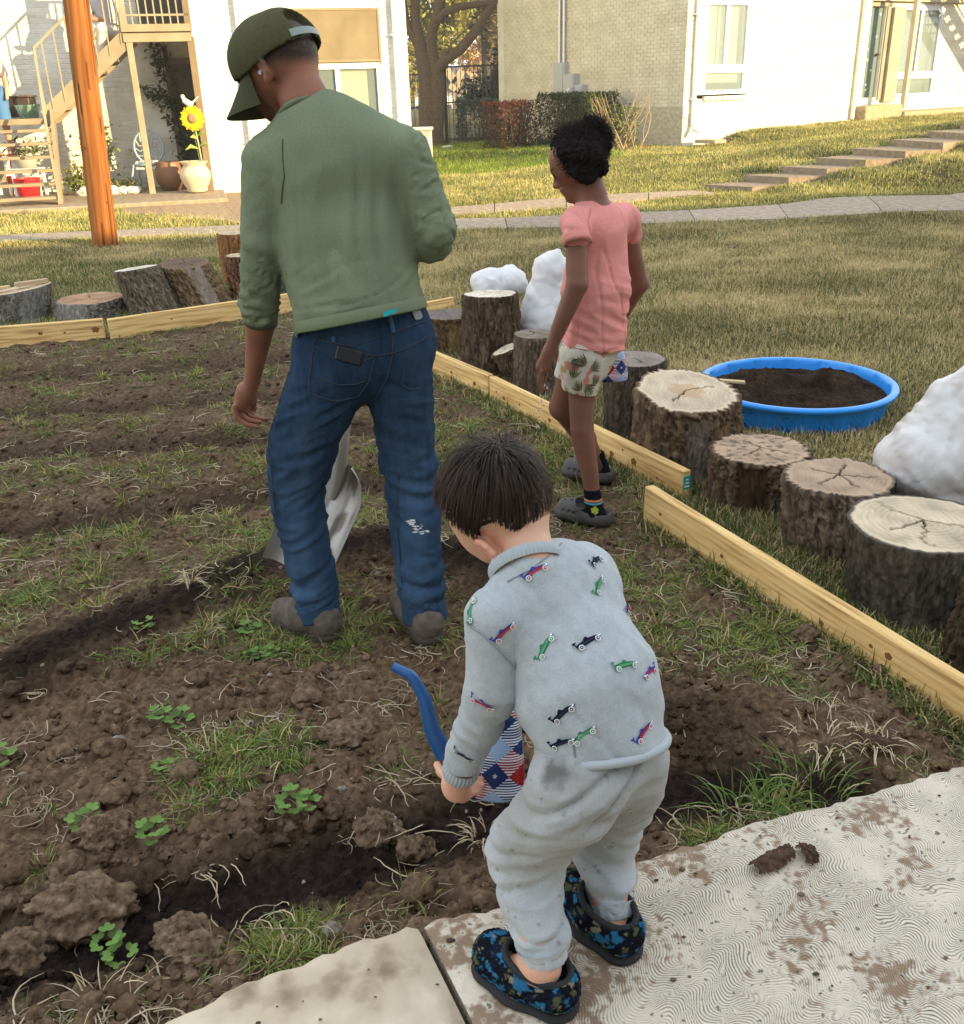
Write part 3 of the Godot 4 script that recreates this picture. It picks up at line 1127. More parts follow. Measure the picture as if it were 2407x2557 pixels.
func balusters(b: MB, a: Vector3, e: Vector3, n: int, h: float, w: float) -> void:
	for k in n:
		var p := a.lerp(e, float(k) / (n - 1))
		b.bar(p, p + Vector3(0, h, 0), w, w)


func left_building() -> void:
	var n := thing("apartment_block", "sunlit white brick apartment block with tan panel between its windows", "building", Vector3(-4.424, 0, -17.314))
	n.rotation.y = deg_to_rad(15.0)
	var white := Color(0.86, 0.85, 0.78)
	var H := 6.2
	var hol := [[1.57, 0.95, 3.05, 2.0], [1.57, 2.82, 3.05, 4.4]]
	var w := MB.new()
	w.col = white * 0.96
	for r in wall_rects(3.52, -0.5, H, hol):
		sheet(w, r[0], r[1], r[2], r[3], -0.25, 0.0)
	sheet(w, 0.0, -0.5, 0.22, H, -1.5, -0.25)
	sheet(w, 3.27, -0.5, 3.52, H, -8.0, -0.25)
	for r in wall_rects(12.0, -0.5, H, []):
		sheet(w, -12.0 + r[0], r[1], -12.0 + r[2], r[3], -1.75, -1.5)
	sheet(w, -12.0, -0.5, 3.52, H, -8.2, -8.0)
	obj("wall", w, M.brick_white, n)
	brick_wall(n, Vector3.ZERO, Vector3(1, 0, 0), Vector3(0, 0, 1), 3.52, 0.1, 4.2, 0.215, 0.0775, hol, white, white, M.brick_white)
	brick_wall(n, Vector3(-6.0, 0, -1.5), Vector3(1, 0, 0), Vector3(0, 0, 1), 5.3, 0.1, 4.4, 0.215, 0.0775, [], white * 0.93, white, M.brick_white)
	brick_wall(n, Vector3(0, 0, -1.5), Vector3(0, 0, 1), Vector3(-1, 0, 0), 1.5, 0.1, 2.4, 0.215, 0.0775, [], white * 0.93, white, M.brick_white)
	var rf := MB.new()
	rf.col = Color(0.2, 0.17, 0.14)
	sheet(rf, -12.4, H, 3.9, H + 0.25, -8.6, 0.5)
	obj("roof", rf, M.paint, n)
	var frame := mat(lin(0.8, 0.8, 0.78), 0.4)
	window(n, 1.57, 0.95, 3.05, 2.0, -0.05, [[1.66, 1.03, 2.26, 1.9], [2.34, 1.03, 2.97, 1.9]], frame, func(x):
		blinds(x, 1.64, 1.0, 2.0, 1.93, -0.14, Color(0.36, 0.36, 0.24))
		blinds(x, 2.32, 1.0, 2.82, 1.93, -0.14, Color(0.4, 0.4, 0.27)))
	window(n, 1.57, 2.82, 3.05, 4.4, -0.05, [[1.66, 2.93, 2.26, 4.3], [2.34, 2.93, 2.97, 4.3]], frame, func(x):
		blinds(x, 1.64, 2.9, 2.2, 4.3, -0.14, Color(0.4, 0.4, 0.27)))
	var pa := MB.new()
	pa.col = Color(0.27, 0.205, 0.12)
	pa.bx(Vector3(2.31, 2.41, 0.02), Vector3(1.46, 0.8, 0.03), 0.005)
	var po := obj("tan_panel", pa, M.paint, n)
	var pt := MB.new()
	pt.col = Color(0.33, 0.26, 0.16)
	for q in [[2.31, 2.795, 1.5, 0.035], [2.31, 2.02, 1.5, 0.035], [1.575, 2.41, 0.035, 0.74], [3.045, 2.41, 0.035, 0.74]]:
		pt.bx(Vector3(q[0], q[1], 0.03), Vector3(q[2], q[3], 0.03))
	obj("panel_trim", pt, M.paint, po)
	for s in [0.74, 3.3]:
		var dp := MB.new()
		dp.col = white
		dp.tube([Vector3(s, 6.2, 0.06), Vector3(s, 0.2, 0.06)], 0.045, 4, true, 1.0, Vector3(1, 0, 1))
		for y in [0.8, 2.4, 4.0]:
			dp.bx(Vector3(s, y, 0.05), Vector3(0.13, 0.03, 0.09))
		obj("downpipe", dp, M.v, n)
	# door and upper porch in the recess
	var br := Color(0.25, 0.18, 0.11)
	var d := MB.new()
	d.col = Color(0.10, 0.075, 0.05)
	d.bx(Vector3(-0.24, 1.08, -1.46), Vector3(0.36, 2.0, 0.05), 0.01)
	obj("door", d, M.v, n)
	var df := MB.new()
	df.col = br
	df.bx(Vector3(-0.46, 1.2, -1.46), Vector3(0.08, 2.35, 0.09))
	df.bx(Vector3(-0.37, 2.12, -1.46), Vector3(0.6, 0.1, 0.09))
	df.bx(Vector3(-0.02, 1.25, 0.012), Vector3(0.11, 2.35, 0.06))
	df.bx(Vector3(-0.03, 3.6, 0.01), Vector3(0.1, 2.2, 0.05))
	obj("door_frame", df, M.paint, n)
	var bal := MB.new()
	bal.col = Color(0.35, 0.29, 0.19)
	bal.bx(Vector3(-0.53, 2.42, 0.02), Vector3(1.04, 0.13, 0.08), 0.006)
	bal.bx(Vector3(-0.53, 2.555, 0.03), Vector3(1.06, 0.11, 0.1), 0.006)
	bal.bx(Vector3(-0.53, 2.53, -0.75), Vector3(1.05, 0.1, 1.46))
	obj("balcony", bal, M.paint, n)
	var rl := MB.new()
	rl.col = Color(0.37, 0.31, 0.21)
	rl.bar(Vector3(-1.05, 2.74, 0.02), Vector3(0.0, 2.74, 0.02), 0.03, 0.03)
	rl.bar(Vector3(-1.05, 3.5, 0.02), Vector3(0.0, 3.5, 0.02), 0.04, 0.04)
	balusters(rl, Vector3(-0.98, 2.61, 0.02), Vector3(-0.06, 2.61, 0.02), 9, 0.9, 0.022)
	rl.bx(Vector3(-1.0, 3.1, 0.02), Vector3(0.1, 1.0, 0.1))
	obj("railing", rl, M.paint, n)
	var ps := MB.new()
	ps.col = Color(0.37, 0.31, 0.21)
	ps.bx(Vector3(-0.97, 1.2, 0.0), Vector3(0.1, 2.36, 0.1), 0.008)
	obj("post", ps, M.paint, n)
	var bd := MB.new()
	bd.col = Color(0.09, 0.08, 0.07)
	bd.bx(Vector3(-0.4, 3.55, -1.47), Vector3(0.85, 1.9, 0.05))
	obj("upper_door", bd, M.v, n)
	# outside stair: lower flight comes forward from the landing, the upper one runs along the wall
	var st := thing("outside_stair", "tan steel outside stair with open treads and thin railings", "staircase", Vector3(-4.424, 0, -17.314))
	st.rotation.y = n.rotation.y
	var tan := Color(0.33, 0.265, 0.175)
	var sl := MB.new()
	sl.col = tan
	for x in [-3.36, -2.3]:
		sl.bar(Vector3(x, 0.02, 1.12), Vector3(x, 1.36, -0.02), 0.05, 0.2)
	sl.bar(Vector3(-2.4, 1.3, 0.0), Vector3(-0.95, 2.46, 0.0), 0.05, 0.24)
	sl.bar(Vector3(-2.4, 1.3, -0.98), Vector3(-0.95, 2.46, -0.98), 0.05, 0.24)
	obj("stringer", sl, M.paint, st)
	var ld := MB.new()
	ld.col = tan
	ld.bx(Vector3(-2.86, 1.25, -0.5), Vector3(1.1, 0.09, 1.0), 0.006)
	obj("landing", ld, M.paint, st)
	for k in 6:
		var tr := MB.new()
		tr.col = tan
		tr.bx(Vector3(-2.83, 0.17 + 0.19 * k, 0.98 - 0.165 * k), Vector3(1.02, 0.045, 0.24), 0.006)
		obj("tread", tr, M.paint, st)
	for k in 6:
		var tr := MB.new()
		tr.col = tan
		tr.bx(Vector3(-2.2 + 0.22 * k, 1.42 + 0.175 * k, -0.49), Vector3(0.25, 0.045, 0.94), 0.006)
		obj("tread", tr, M.paint, st)
	var ra := MB.new()
	ra.col = Color(0.37, 0.31, 0.21)
	ra.bar(Vector3(-2.38, 2.3, 0.03), Vector3(-1.0, 3.42, 0.03), 0.035, 0.035)
	ra.bar(Vector3(-2.38, 2.3, 0.03), Vector3(-2.3, 0.95, 1.1), 0.035, 0.035)
	ra.bar(Vector3(-2.3, 0.95, 1.1), Vector3(-2.3, 0.05, 1.12), 0.035, 0.035)
	ra.bar(Vector3(-3.38, 0.95, 1.1), Vector3(-3.38, 0.05, 1.12), 0.035, 0.035)
	ra.bar(Vector3(-2.39, 1.35, 0.03), Vector3(-2.39, 2.3, 0.03), 0.035, 0.035)
	ra.bar(Vector3(-3.38, 0.95, 1.1), Vector3(-3.4, 2.25, 0.02), 0.035, 0.035)
	for k in 7:
		var f := (k + 0.6) / 7.0
		var p := Vector3(-2.38, 2.3, 0.03).lerp(Vector3(-1.0, 3.42, 0.03), f)
		ra.bar(p, p - Vector3(0, 1.02, 0), 0.02, 0.02)
	obj("railing", ra, M.paint, st)
	var sp := MB.new()
	sp.col = tan
	sp.bx(Vector3(-2.5, 0.65, -0.75), Vector3(0.09, 1.25, 0.09))
	sp.bx(Vector3(-3.35, 0.65, -0.75), Vector3(0.09, 1.25, 0.09))
	obj("support_post", sp, M.paint, st)
	var pb := MB.new()
	pb.col = Color(0.44, 0.36, 0.26)
	pb.bx(Vector3(-4.3, 0.0, 0.1), Vector3(9.0, 0.15, 3.0), 0.015)
	var pbo := struct("porch_slab", pb, M.concrete, "sunlit concrete porch slab at the foot of the outside stair")
	pbo.position = n.position
	pbo.rotation = n.rotation


# the block behind the photographer, whose shade lies on the garden
func back_building() -> void:
	var n := thing("rear_apartments", "long two storey brick apartment block behind the garden, out of the picture", "building", Vector3(0, 0, 3.6))
	n.rotation.y = 0.2330
	var b := MB.new()
	b.col = Color(0.6, 0.55, 0.42)
	b.bx(Vector3(18, 1.95, 5.0), Vector3(46, 5.1, 9.4))
	obj("wall", b, M.brick_white, n)
	var r := MB.new()
	r.col = Color(0.12, 0.1, 0.09)
	r.bx(Vector3(18, 4.62, 5.0), Vector3(47, 0.26, 10.4))
	obj("roof", r, M.paint, n)
	for k in 12:
		for y in [1.5, 3.5]:
			var w := MB.new()
			w.col = Color(0.05, 0.06, 0.06)
			w.bx(Vector3(-6.5 + 4.2 * k, y, 0.28), Vector3(1.5, 1.3, 0.06))
			obj("window", w, M.v, n)


# ---------------------------------------------------------------- logs, boards, pool, bags
func make_log(label: String, base: Vector3, top: Vector3, r0: float, r1: float, bark: Color, cut: Color, o: Dictionary) -> Node3D:
	var t := thing("log", label, "log", base, "cut logs standing round the garden bed")
	var sd: float = o.get("seed", 1.0)
	var rough: float = o.get("rough", 0.008)
	var axis := top - base
	var H := axis.length()
	var tilt: Vector3 = o.get("tilt", Vector3.ZERO)
	var warp: float = o.get("warp", 0.07)
	var K := 132
	var Nr := 44
	var b := MB.new()
	var rows := []
	var cols := []
	var peel: Array = o.get("peel", [])
	var knot: Array = o.get("knot", [])
	for i in Nr + 1:
		var f := float(i) / Nr
		var row := []
		var cr := []
		for k in K:
			var a := TAU * k / K
			var ca := cos(a)
			var sa := sin(a)
			var r := lerpf(r0, r1, f) * (1.0 + warp * nz(ca * 0.9 + sd, sa * 0.9, f * 0.4) + 0.03 * nz(ca * 2.5 + sd, sa * 2.5, f))
			r += 0.02 * exp(-f * 9.0) * (1 + nz(ca * 2 + sd, sa * 2, 3.0))
			# fissured plates of bark
			var fi := absf(nz(ca * 5.5 + sd * 3.0, f * H * 5.0 + 0.5 * nz(ca * 3, sa * 3, f * 4), sa * 5.5))
			var fi2 := absf(nz(ca * 11.0 + sd, f * H * 14.0, sa * 11.0 + 5.0))
			var rel := clampf(fi * 2.6, 0, 1) * 0.65 + clampf(fi2 * 2.4, 0, 1) * 0.35
			var c := bark * (0.42 + 0.85 * rel) * (1.0 + 0.35 * nz(ca * 1.7 + sd * 2, f * 2.0, sa * 1.7))
			var dr := rough * (rel - 0.7) * 2.0
			for p in peel:
				var da: float = absf(wrapf(a - p[0], -PI, PI)) / p[1]
				if da < 1.0 + 0.25 * nz(f * 6.0, sd) and f > p[2] and f < p[3] + 0.1 * nz(a * 5.0, sd):
					dr = -rough * 1.1 + 0.0015 * nz(ca * 20.0, f * 2.0, sa * 20.0)
					c = p[4] * (0.85 + 0.3 * nz(ca * 16.0, f * 1.5, sa * 16.0))
			if knot.size():
				var dk: float = Vector2(wrapf(a - knot[0], -PI, PI) * r0, (f - knot[1]) * H).length() / knot[2]
				if dk < 3.0:
					dr += knot[2] * (0.75 * exp(-pow(dk - 1.15, 2) * 2.2) - 0.9 * exp(-dk * dk * 3.0)) + 0.003 * sin(dk * 16.0) * exp(-pow(dk - 1.8, 2))
					c = c.lerp(Color(0.19, 0.15, 0.12), 0.6 * exp(-pow(dk - 1.1, 2) * 3.0))
					if dk < 0.7: c = Color(0.02, 0.015, 0.012)
			if i == Nr:
				dr -= 0.003
			r += dr
			var off := Vector3(ca * r, 0, sa * r)
			var p := axis * f + off + Vector3(0, (tilt.x * off.x + tilt.z * off.z) * f, 0)
			p.y = maxf(p.y, -0.03)
			row.append(p)
			cr.append(c)
		rows.append(row)
		cols.append(cr)
	b.grid(rows, true, true, cols)
	obj("bark", b, M.bark, t)
	# sawn face with growth rings, saw marks and checks
	var g := MB.new()
	var R2 := []
	var C2 := []
	var rim: Array = rows[Nr]
	var pith := axis + Vector3(0.1 * r1 * nz(sd, 2.0), 0.003, 0.1 * r1 * nz(sd, 5.0))
	var cracks: Array = o.get("cracks", [0.6, 2.4, 4.4])
	var Q := 26
	for q in Q + 1:
		var e := float(q) / Q
		var row := []
		var cr := []
		for k in K:
			var a := TAU * k / K
			var p: Vector3 = rim[k].lerp(pith, e)
			var rad := (1.0 - e)
			var rr := rad * r1
			var c := cut * (0.88 + 0.1 * sin(rr * 420.0 + 3.0 * nz(cos(a) * 2.0, sin(a) * 2.0, sd)) + 0.28 * nz(p.x * 7.0 + sd, p.z * 7.0) + 0.12 * nz(p.x * 60.0 + sd, p.z * 9.0))
			if rad > 0.93:
				c = bark * 0.7
			elif rad > 0.86:
				c = c.lerp(cut * 1.1, 0.6)
			if o.has("heart") and rad < 0.33 + 0.1 * nz(cos(a) * 1.5, sin(a) * 1.5, sd):
				c = c.lerp(o.heart, 0.75)
			if o.has("dirt"):
				c = c.lerp(Color(0.1, 0.075, 0.055), clampf(nz(p.x * 26.0 + sd, p.z * 26.0, 3.0) * 2.2 - 0.1, 0, 1) * o.dirt)
			p.y += 0.0025 * nz(p.x * 40.0 + sd, p.z * 5.0)
			for ck in cracks:
				var d := absf(wrapf(a - ck - 0.2 * nz(rad * 5.0, ck), -PI, PI)) * maxf(rr, 0.004)
				if d < 0.0035 and rad < 0.55 + 0.4 * absf(nz(ck, sd)):
					p.y -= 0.012
					c *= 0.25
			row.append(p)
			cr.append(c)
		R2.append(row)
		C2.append(cr)
	g.grid(R2, true, true, C2)
	obj("cut_face", g, M.vm, t)
	return t


func logs() -> void:
	var brown := Color(0.2, 0.135, 0.085)
	var dk := Color(0.145, 0.1, 0.068)
	var grey := Color(0.27, 0.245, 0.215)
	var tan := Color(0.52, 0.4, 0.26)
	var old := Color(0.3, 0.215, 0.14)
	var red := Color(0.3, 0.15, 0.085)
	var pale := Color(0.6, 0.55, 0.44)
	make_log("short grey log with slanted top at the left end of the far board", Vector3(-3.5, 0, -7.36), Vector3(-3.42, 0.235, -7.36), 0.235, 0.23, grey, tan, {"seed": 1.0, "tilt": Vector3(0.12, 0, 0), "rough": 0.006, "peel": [[0.6, 0.5, 0.0, 1.1, Color(0.36, 0.35, 0.33)]]})
	make_log("low wide log with split bark and brown sawn top, beside a pale topped log", Vector3(-2.949, 0, -7.4), Vector3(-2.93, 0.14, -7.4), 0.262, 0.255, grey, Color(0.38, 0.235, 0.14), {"seed": 2.3, "rough": 0.012, "peel": [[1.9, 0.6, 0.0, 1.1, Color(0.42, 0.38, 0.34)], [3.0, 0.25, 0, 1.1, Color(0.1, 0.07, 0.05)]]})
	make_log("tall leaning log with a clean pale sawn top, behind the far board", Vector3(-2.46, 0, -7.45), Vector3(-2.56, 0.345, -7.45), 0.185, 0.165, Color(0.24, 0.19, 0.13), pale, {"seed": 3.7, "tilt": Vector3(0.1, 0, 0.05), "rough": 0.014})
	make_log("leaning log of tawny bark with a dark flat top, behind the far board", Vector3(-2.13, 0, -7.66), Vector3(-2.25, 0.34, -7.66), 0.205, 0.19, Color(0.27, 0.18, 0.1), dk, {"seed": 4.1, "rough": 0.014, "tilt": Vector3(-0.03, 0, -0.1), "peel": [[0.9, 0.35, 0.1, 1.0, Color(0.4, 0.33, 0.26)]]})
	make_log("dark log with ragged reddish bark beside the green sleeve of the standing man", Vector3(-1.83, 0, -7.85), Vector3(-1.85, 0.36, -7.85), 0.13, 0.125, red, tan, {"seed": 5.9, "rough": 0.02})
	make_log("weathered grey log showing in the gap between the man's arm and side", Vector3(-1.5, 0, -8.0), Vector3(-1.5, 0.36, -8.0), 0.16, 0.15, grey * 0.7, tan, {"seed": 6.6})
	make_log("orange sawn log standing behind the dark ragged log", Vector3(-2.05, 0, -8.6), Vector3(-2.05, 0.44, -8.6), 0.15, 0.15, Color(0.42, 0.2, 0.08), tan, {"seed": 6.1})
	make_log("low dark log with a rotten grey top beside the man's hip", Vector3(-0.16, 0, -6.0), Vector3(-0.165, 0.23, -6.0), 0.175, 0.175, Color(0.19, 0.12, 0.07), Color(0.17, 0.145, 0.13), {"seed": 7.2, "peel": [[1.4, 0.3, 0, 0.9, Color(0.34, 0.22, 0.1)]], "dirt": 0.6})
	make_log("tall dark barked log with a cream sawn top in front of the small white bag", Vector3(0.09, 0, -5.45), Vector3(0.085, 0.455, -5.45), 0.168, 0.16, dk * 1.1, Color(0.6, 0.53, 0.42), {"seed": 8.8, "rough": 0.012, "tilt": Vector3(0, 0, 0.05)})
	make_log("small leaning log with a slanted pale cut, wedged between two stumps", Vector3(0.26, 0, -5.2), Vector3(0.16, 0.2, -5.2), 0.085, 0.08, brown, Color(0.58, 0.5, 0.38), {"seed": 9.9, "tilt": Vector3(0.4, 0, 0)})
	make_log("narrow grey brown stump in front of the tall white bag", Vector3(0.315, 0, -5.0), Vector3(0.31, 0.325, -5.0), 0.125, 0.118, Color(0.2, 0.15, 0.11), Color(0.2, 0.165, 0.13), {"seed": 10.4, "rough": 0.006})
	make_log("smooth dark stump with a grey flat top behind the girl's legs", Vector3(0.735, 0, -4.3), Vector3(0.715, 0.36, -4.3), 0.15, 0.148, Color(0.13, 0.1, 0.075), Color(0.235, 0.195, 0.165), {"seed": 11.5, "rough": 0.004, "cracks": [1.2]})
	make_log("big log with a pale slanted saw-scored top beside the blue pool", Vector3(0.885, 0, -3.86), Vector3(0.865, 0.335, -3.86), 0.225, 0.215, Color(0.24, 0.165, 0.105), Color(0.56, 0.45, 0.32), {"seed": 12.2, "warp": 0.1, "rough": 0.013, "tilt": Vector3(-0.05, 0, -0.16), "heart": Color(0.44, 0.29, 0.17), "cracks": [2.2, 5.9], "peel": [[0.95, 0.3, 0.0, 0.8, Color(0.34, 0.21, 0.12)], [1.55, 0.2, 0, 0.9, Color(0.3, 0.25, 0.2)]]})
	make_log("low log with a pitted sawn top and peeling bark, left of the knotted log", Vector3(1.085, 0, -3.46), Vector3(1.07, 0.215, -3.46), 0.192, 0.19, Color(0.21, 0.145, 0.095), Color(0.42, 0.3, 0.2), {"seed": 13.8, "rough": 0.013, "dirt": 0.85, "peel": [[2.0, 0.35, 0.0, 0.9, Color(0.1, 0.06, 0.035)]]})
	make_log("log with a round knot hole in its bark and a star-cracked top", Vector3(1.25, 0, -3.02), Vector3(1.21, 0.27, -3.02), 0.185, 0.188, Color(0.23, 0.17, 0.12), Color(0.4, 0.29, 0.2), {"seed": 14.4, "rough": 0.013, "warp": 0.1, "cracks": [0.3, 1.3, 2.5, 3.9, 5.2], "knot": [1.42, 0.55, 0.05], "peel": [[0.35, 0.5, 0.35, 1.05, Color(0.05, 0.035, 0.025)]]})
	make_log("broad smooth log with a pale scored top beside the white sack", Vector3(1.36, 0, -2.62), Vector3(1.325, 0.275, -2.62), 0.222, 0.222, Color(0.125, 0.105, 0.08), Color(0.54, 0.445, 0.31), {"seed": 15.1, "rough": 0.003, "warp": 0.03, "cracks": [0.5, 1.9, 2.7, 4.2], "tilt": Vector3(0, 0, 0)})
	make_log("dark rough barked log at the right end of the near board", Vector3(1.355, 0, -2.22), Vector3(1.375, 0.27, -2.23), 0.105, 0.1, Color(0.1, 0.07, 0.045), old, {"seed": 16.3, "rough": 0.02})


func board(label: String, a: Vector3, b: Vector3, h: float, th: float, sd: int, knots: Array) -> Node3D:
	a.y = height(a.x, a.z, false) - 0.01
	b.y = height(b.x, b.z, false) - 0.01
	var L := (b - a).length()
	var t := thing("board", label, "board", (a + b) * 0.5, "pine boards edging the garden bed")
	var x := (b - a).normalized()
	var z := x.cross(Vector3.UP).normalized()
	t.basis = Basis(x, z.cross(x), z)
	var m := MB.new()
	m.bx(Vector3(0, h * 0.5, 0), Vector3(L, h, th), 0.004)
	var pm := mat(Color(1, 1, 1), 0.7, 0, 0.3)
	pm = tri_map(pm, ntex(0.012, Color(0.60, 0.46, 0.28), Color(0.90, 0.79, 0.57), 512, 5, FastNoiseLite.TYPE_SIMPLEX_SMOOTH, sd, 0, [[0.5, Color(0.83, 0.69, 0.45)]]), 1.0, M.fine, 0.06, false, Vector3(0.35, 6.0, 6.0))
	obj("plank", m, pm, t)
	for k in knots:
		var kb := MB.new()
		kb.col = Color(0.2, 0.085, 0.03)
		var pts := PackedVector2Array()
		for q in 14:
			var an := TAU * q / 14
			pts.append(Vector2(cos(an) * k[2] * 1.3, sin(an) * k[2]) * (1.0 + 0.15 * sin(q * 2.3)))
		for sgn in [1.0, -1.0]:
			kb.extrude(pts, Transform3D(Basis(Vector3(1, 0, 0), Vector3(0, 1, 0), Vector3(0, 0, 1)), Vector3(k[0] * L, k[1] * h, sgn * th * 0.5 - 0.0006)), 0.0012)
		obj("knot", kb, M.vm, t)
	return t


func boards() -> void:
	board("pale pine board lying furthest left, in front of the grey log", Vector3(-3.459, 0.000, -6.448), Vector3(-2.565, 0.000, -6.639), 0.145, 0.038, 21, [[0.05, 0.55, 0.012], [0.22, 0.5, 0.007], [0.44, 0.52, 0.02]])
	board("pale pine board behind the man, in front of the leaning logs", Vector3(-2.526, 0.000, -6.619), Vector3(-1.306, 0.000, -7.354), 0.145, 0.038, 22, [[-0.46, 0.15, 0.006], [-0.2, 0.6, 0.006]])
	board("pine board that starts behind the man's jeans, beside the low dark log", Vector3(-0.429, 0.000, -5.779), Vector3(0.067, 0.000, -4.948), 0.14, 0.038, 23, [[0.36, 0.45, 0.012], [0.1, 0.5, 0.008]])
	var c := board("long knotty pine board running behind the girl's legs", Vector3(0.075, 0.000, -4.919), Vector3(0.801, 0.000, -3.481), 0.14, 0.038, 24, [[-0.45, 0.55, 0.006], [-0.4, 0.45, 0.01], [-0.3, 0.5, 0.006], [-0.12, 0.5, 0.01], [0.2, 0.45, 0.012], [0.3, 0.55, 0.015], [0.4, 0.4, 0.008], [0.02, 0.3, 0.006], [0.25, 0.75, 0.005]])
	board("near pine board running out of the picture beside the broad smooth log", Vector3(0.620, 0.000, -3.306), Vector3(1.253, 0.000, -1.882), 0.14, 0.04, 25, [[-0.43, 0.5, 0.006], [-0.2, 0.45, 0.007], [0.1, 0.4, 0.008], [0.26, 0.62, 0.01], [0.3, 0.35, 0.006], [0.22, 0.6, 0.006]])
	board("thin board lying behind the low dark log", Vector3(-0.410, 0.000, -7.075), Vector3(-0.167, 0.000, -7.257), 0.1, 0.03, 26, [])
	var tagm := MB.new()
	tagm.col = Color(0.03, 0.36, 0.3)
	tagm.bx(Vector3(0.0, 0.09, 0), Vector3(0.002, 0.055, 0.034))
	var L: float = (c.get_child(0) as MeshInstance3D).mesh.get_aabb().size.x
	var tg := obj("lumber_tag", tagm, M.v, c)
	tg.position = Vector3(L * 0.5 + 0.001, 0, 0)
	var tl := MB.new()
	tl.col = Color(0.75, 0.8, 0.76)
	for k in 3:
		tl.bx(Vector3(0.0015, 0.075 + 0.014 * k, 0), Vector3(0.001, 0.005, 0.024 - 0.006 * k))
	obj("print", tl, M.v, tg)
	# loose sticks and a stake
	for q in [["wood_strip", "thin wooden strip reaching from the pale log into the blue pool", Vector3(0.825, 0.261, -4.350), Vector3(1.231, 0.232, -4.300), 0.03, 0.012, Color(0.5, 0.38, 0.22)],
		["wood_strip", "thin wooden strip lying on the grass beside the white sack", Vector3(1.579, 0.015, -3.909), Vector3(1.737, 0.015, -3.831), 0.03, 0.012, Color(0.42, 0.3, 0.17)],
		["wood_strip", "short wooden offcut lying on top of the grey log", Vector3(-3.42, 0.275, -7.3), Vector3(-3.24, 0.275, -7.45), 0.05, 0.03, Color(0.42, 0.32, 0.2)],
		["wood_strip", "pale wooden offcut at the left edge on top of the grey log", Vector3(-3.62, 0.25, -7.28), Vector3(-3.46, 0.265, -7.28), 0.05, 0.02, Color(0.55, 0.42, 0.25)],
		["steel_stake", "thin rusty steel rod beside the end of the knotty board", Vector3(0.757, 0.099, -3.600), Vector3(0.852, 0.110, -3.550), 0.007, 0.007, Color(0.06, 0.04, 0.03)]]:
		var s := MB.new()
		s.col = q[6]
		var o: Vector3 = (q[2] + q[3]) * 0.5
		s.bar(q[2] - o, q[3] - o, q[4], q[5], Vector3.UP, 0.002)
		var n := obj(q[0], s, M.vm)
		n.position = o
		tag(n, q[1], "stake" if q[0] == "steel_stake" else "wood strip")


func pool() -> void:
	var t := thing("paddling_pool", "round blue plastic paddling pool filled with dark soil", "pool", Vector3(1.56, 0.0, -4.57))
	var K := 300
	var prof := [[0.385, 0.0], [0.402, 0.002], [0.408, 0.012], [0.411, 0.022], [0.414, 0.034], [0.417, 0.046], [0.42, 0.058], [0.423, 0.07], [0.426, 0.082], [0.43, 0.094], [0.433, 0.106], [0.436, 0.116], [0.44, 0.122], [0.462, 0.122], [0.469, 0.127], [0.471, 0.136], [0.468, 0.145], [0.458, 0.149], [0.446, 0.149], [0.437, 0.145], [0.432, 0.138], [0.428, 0.12], [0.424, 0.1], [0.42, 0.08], [0.416, 0.06], [0.41, 0.02], [0.0, 0.015]]
	var rows := []
	for i in prof.size():
		var row := []
		for k in K:
			var a := TAU * k / K
			var r: float = prof[i][0]
			var y: float = prof[i][1]
			var inner := i >= 20
			if (i >= 2 and i <= 11) or (inner and i < 25):
				var u := fposmod(a / TAU * 16.0, 1.0)
				var rib := exp(-pow((u - 0.5) / 0.09, 2)) + exp(-pow((u - 0.68) / 0.05, 2)) * 0.7
				var ch := fposmod(y * 34.0 + absf(fposmod(u * 2.0, 1.0) - 0.5) * 2.4, 1.0)
				var groove := 1.0 if ch < 0.28 and absf(u - 0.5) > 0.25 and y > 0.02 and y < 0.1 else 0.0
				r += (0.007 * rib - 0.005 * groove) * (1.0 if not inner else 0.9)
			row.append(Vector3(cos(a) * r, y + 0.003, sin(a) * r))
		rows.append(row)
	var b := MB.new()
	b.grid(rows, true, true)
	var pm := mat(lin(0.015, 0.26, 0.78), 0.33, 0, 0.5)
	obj("shell", b, pm, t)
	var s := MB.new()
	var R := []
	var C := []
	for q in 46:
		var row := []
		var cr := []
		for k in 150:
			var a := TAU * k / 150
			var r := 0.43 * q / 45.0
			var x := cos(a) * r
			var z := sin(a) * r
			var y := 0.095 + 0.085 * exp(-(pow((x + 0.16) / 0.17, 2) + pow((z + 0.1) / 0.16, 2))) + 0.075 * exp(-(pow((x - 0.2) / 0.16, 2) + pow((z + 0.08) / 0.14, 2))) + 0.02 * nz(x * 7, z * 7, 4.0) + 0.012 * nz(x * 24, z * 24) + 0.008 * absf(nz(x * 70, z * 70))
			if q > 42: y = minf(y, 0.1)
			row.append(Vector3(x, y, z))
			var w := clampf(0.5 + nz(x * 6, z * 6, 8.0), 0, 1)
			cr.append(Color(0.028, 0.019, 0.014).lerp(Color(0.075, 0.05, 0.032), w))
		R.append(row)
		C.append(cr)
	s.grid(R, true, false, C)
	obj("soil", s, M.soil, t)


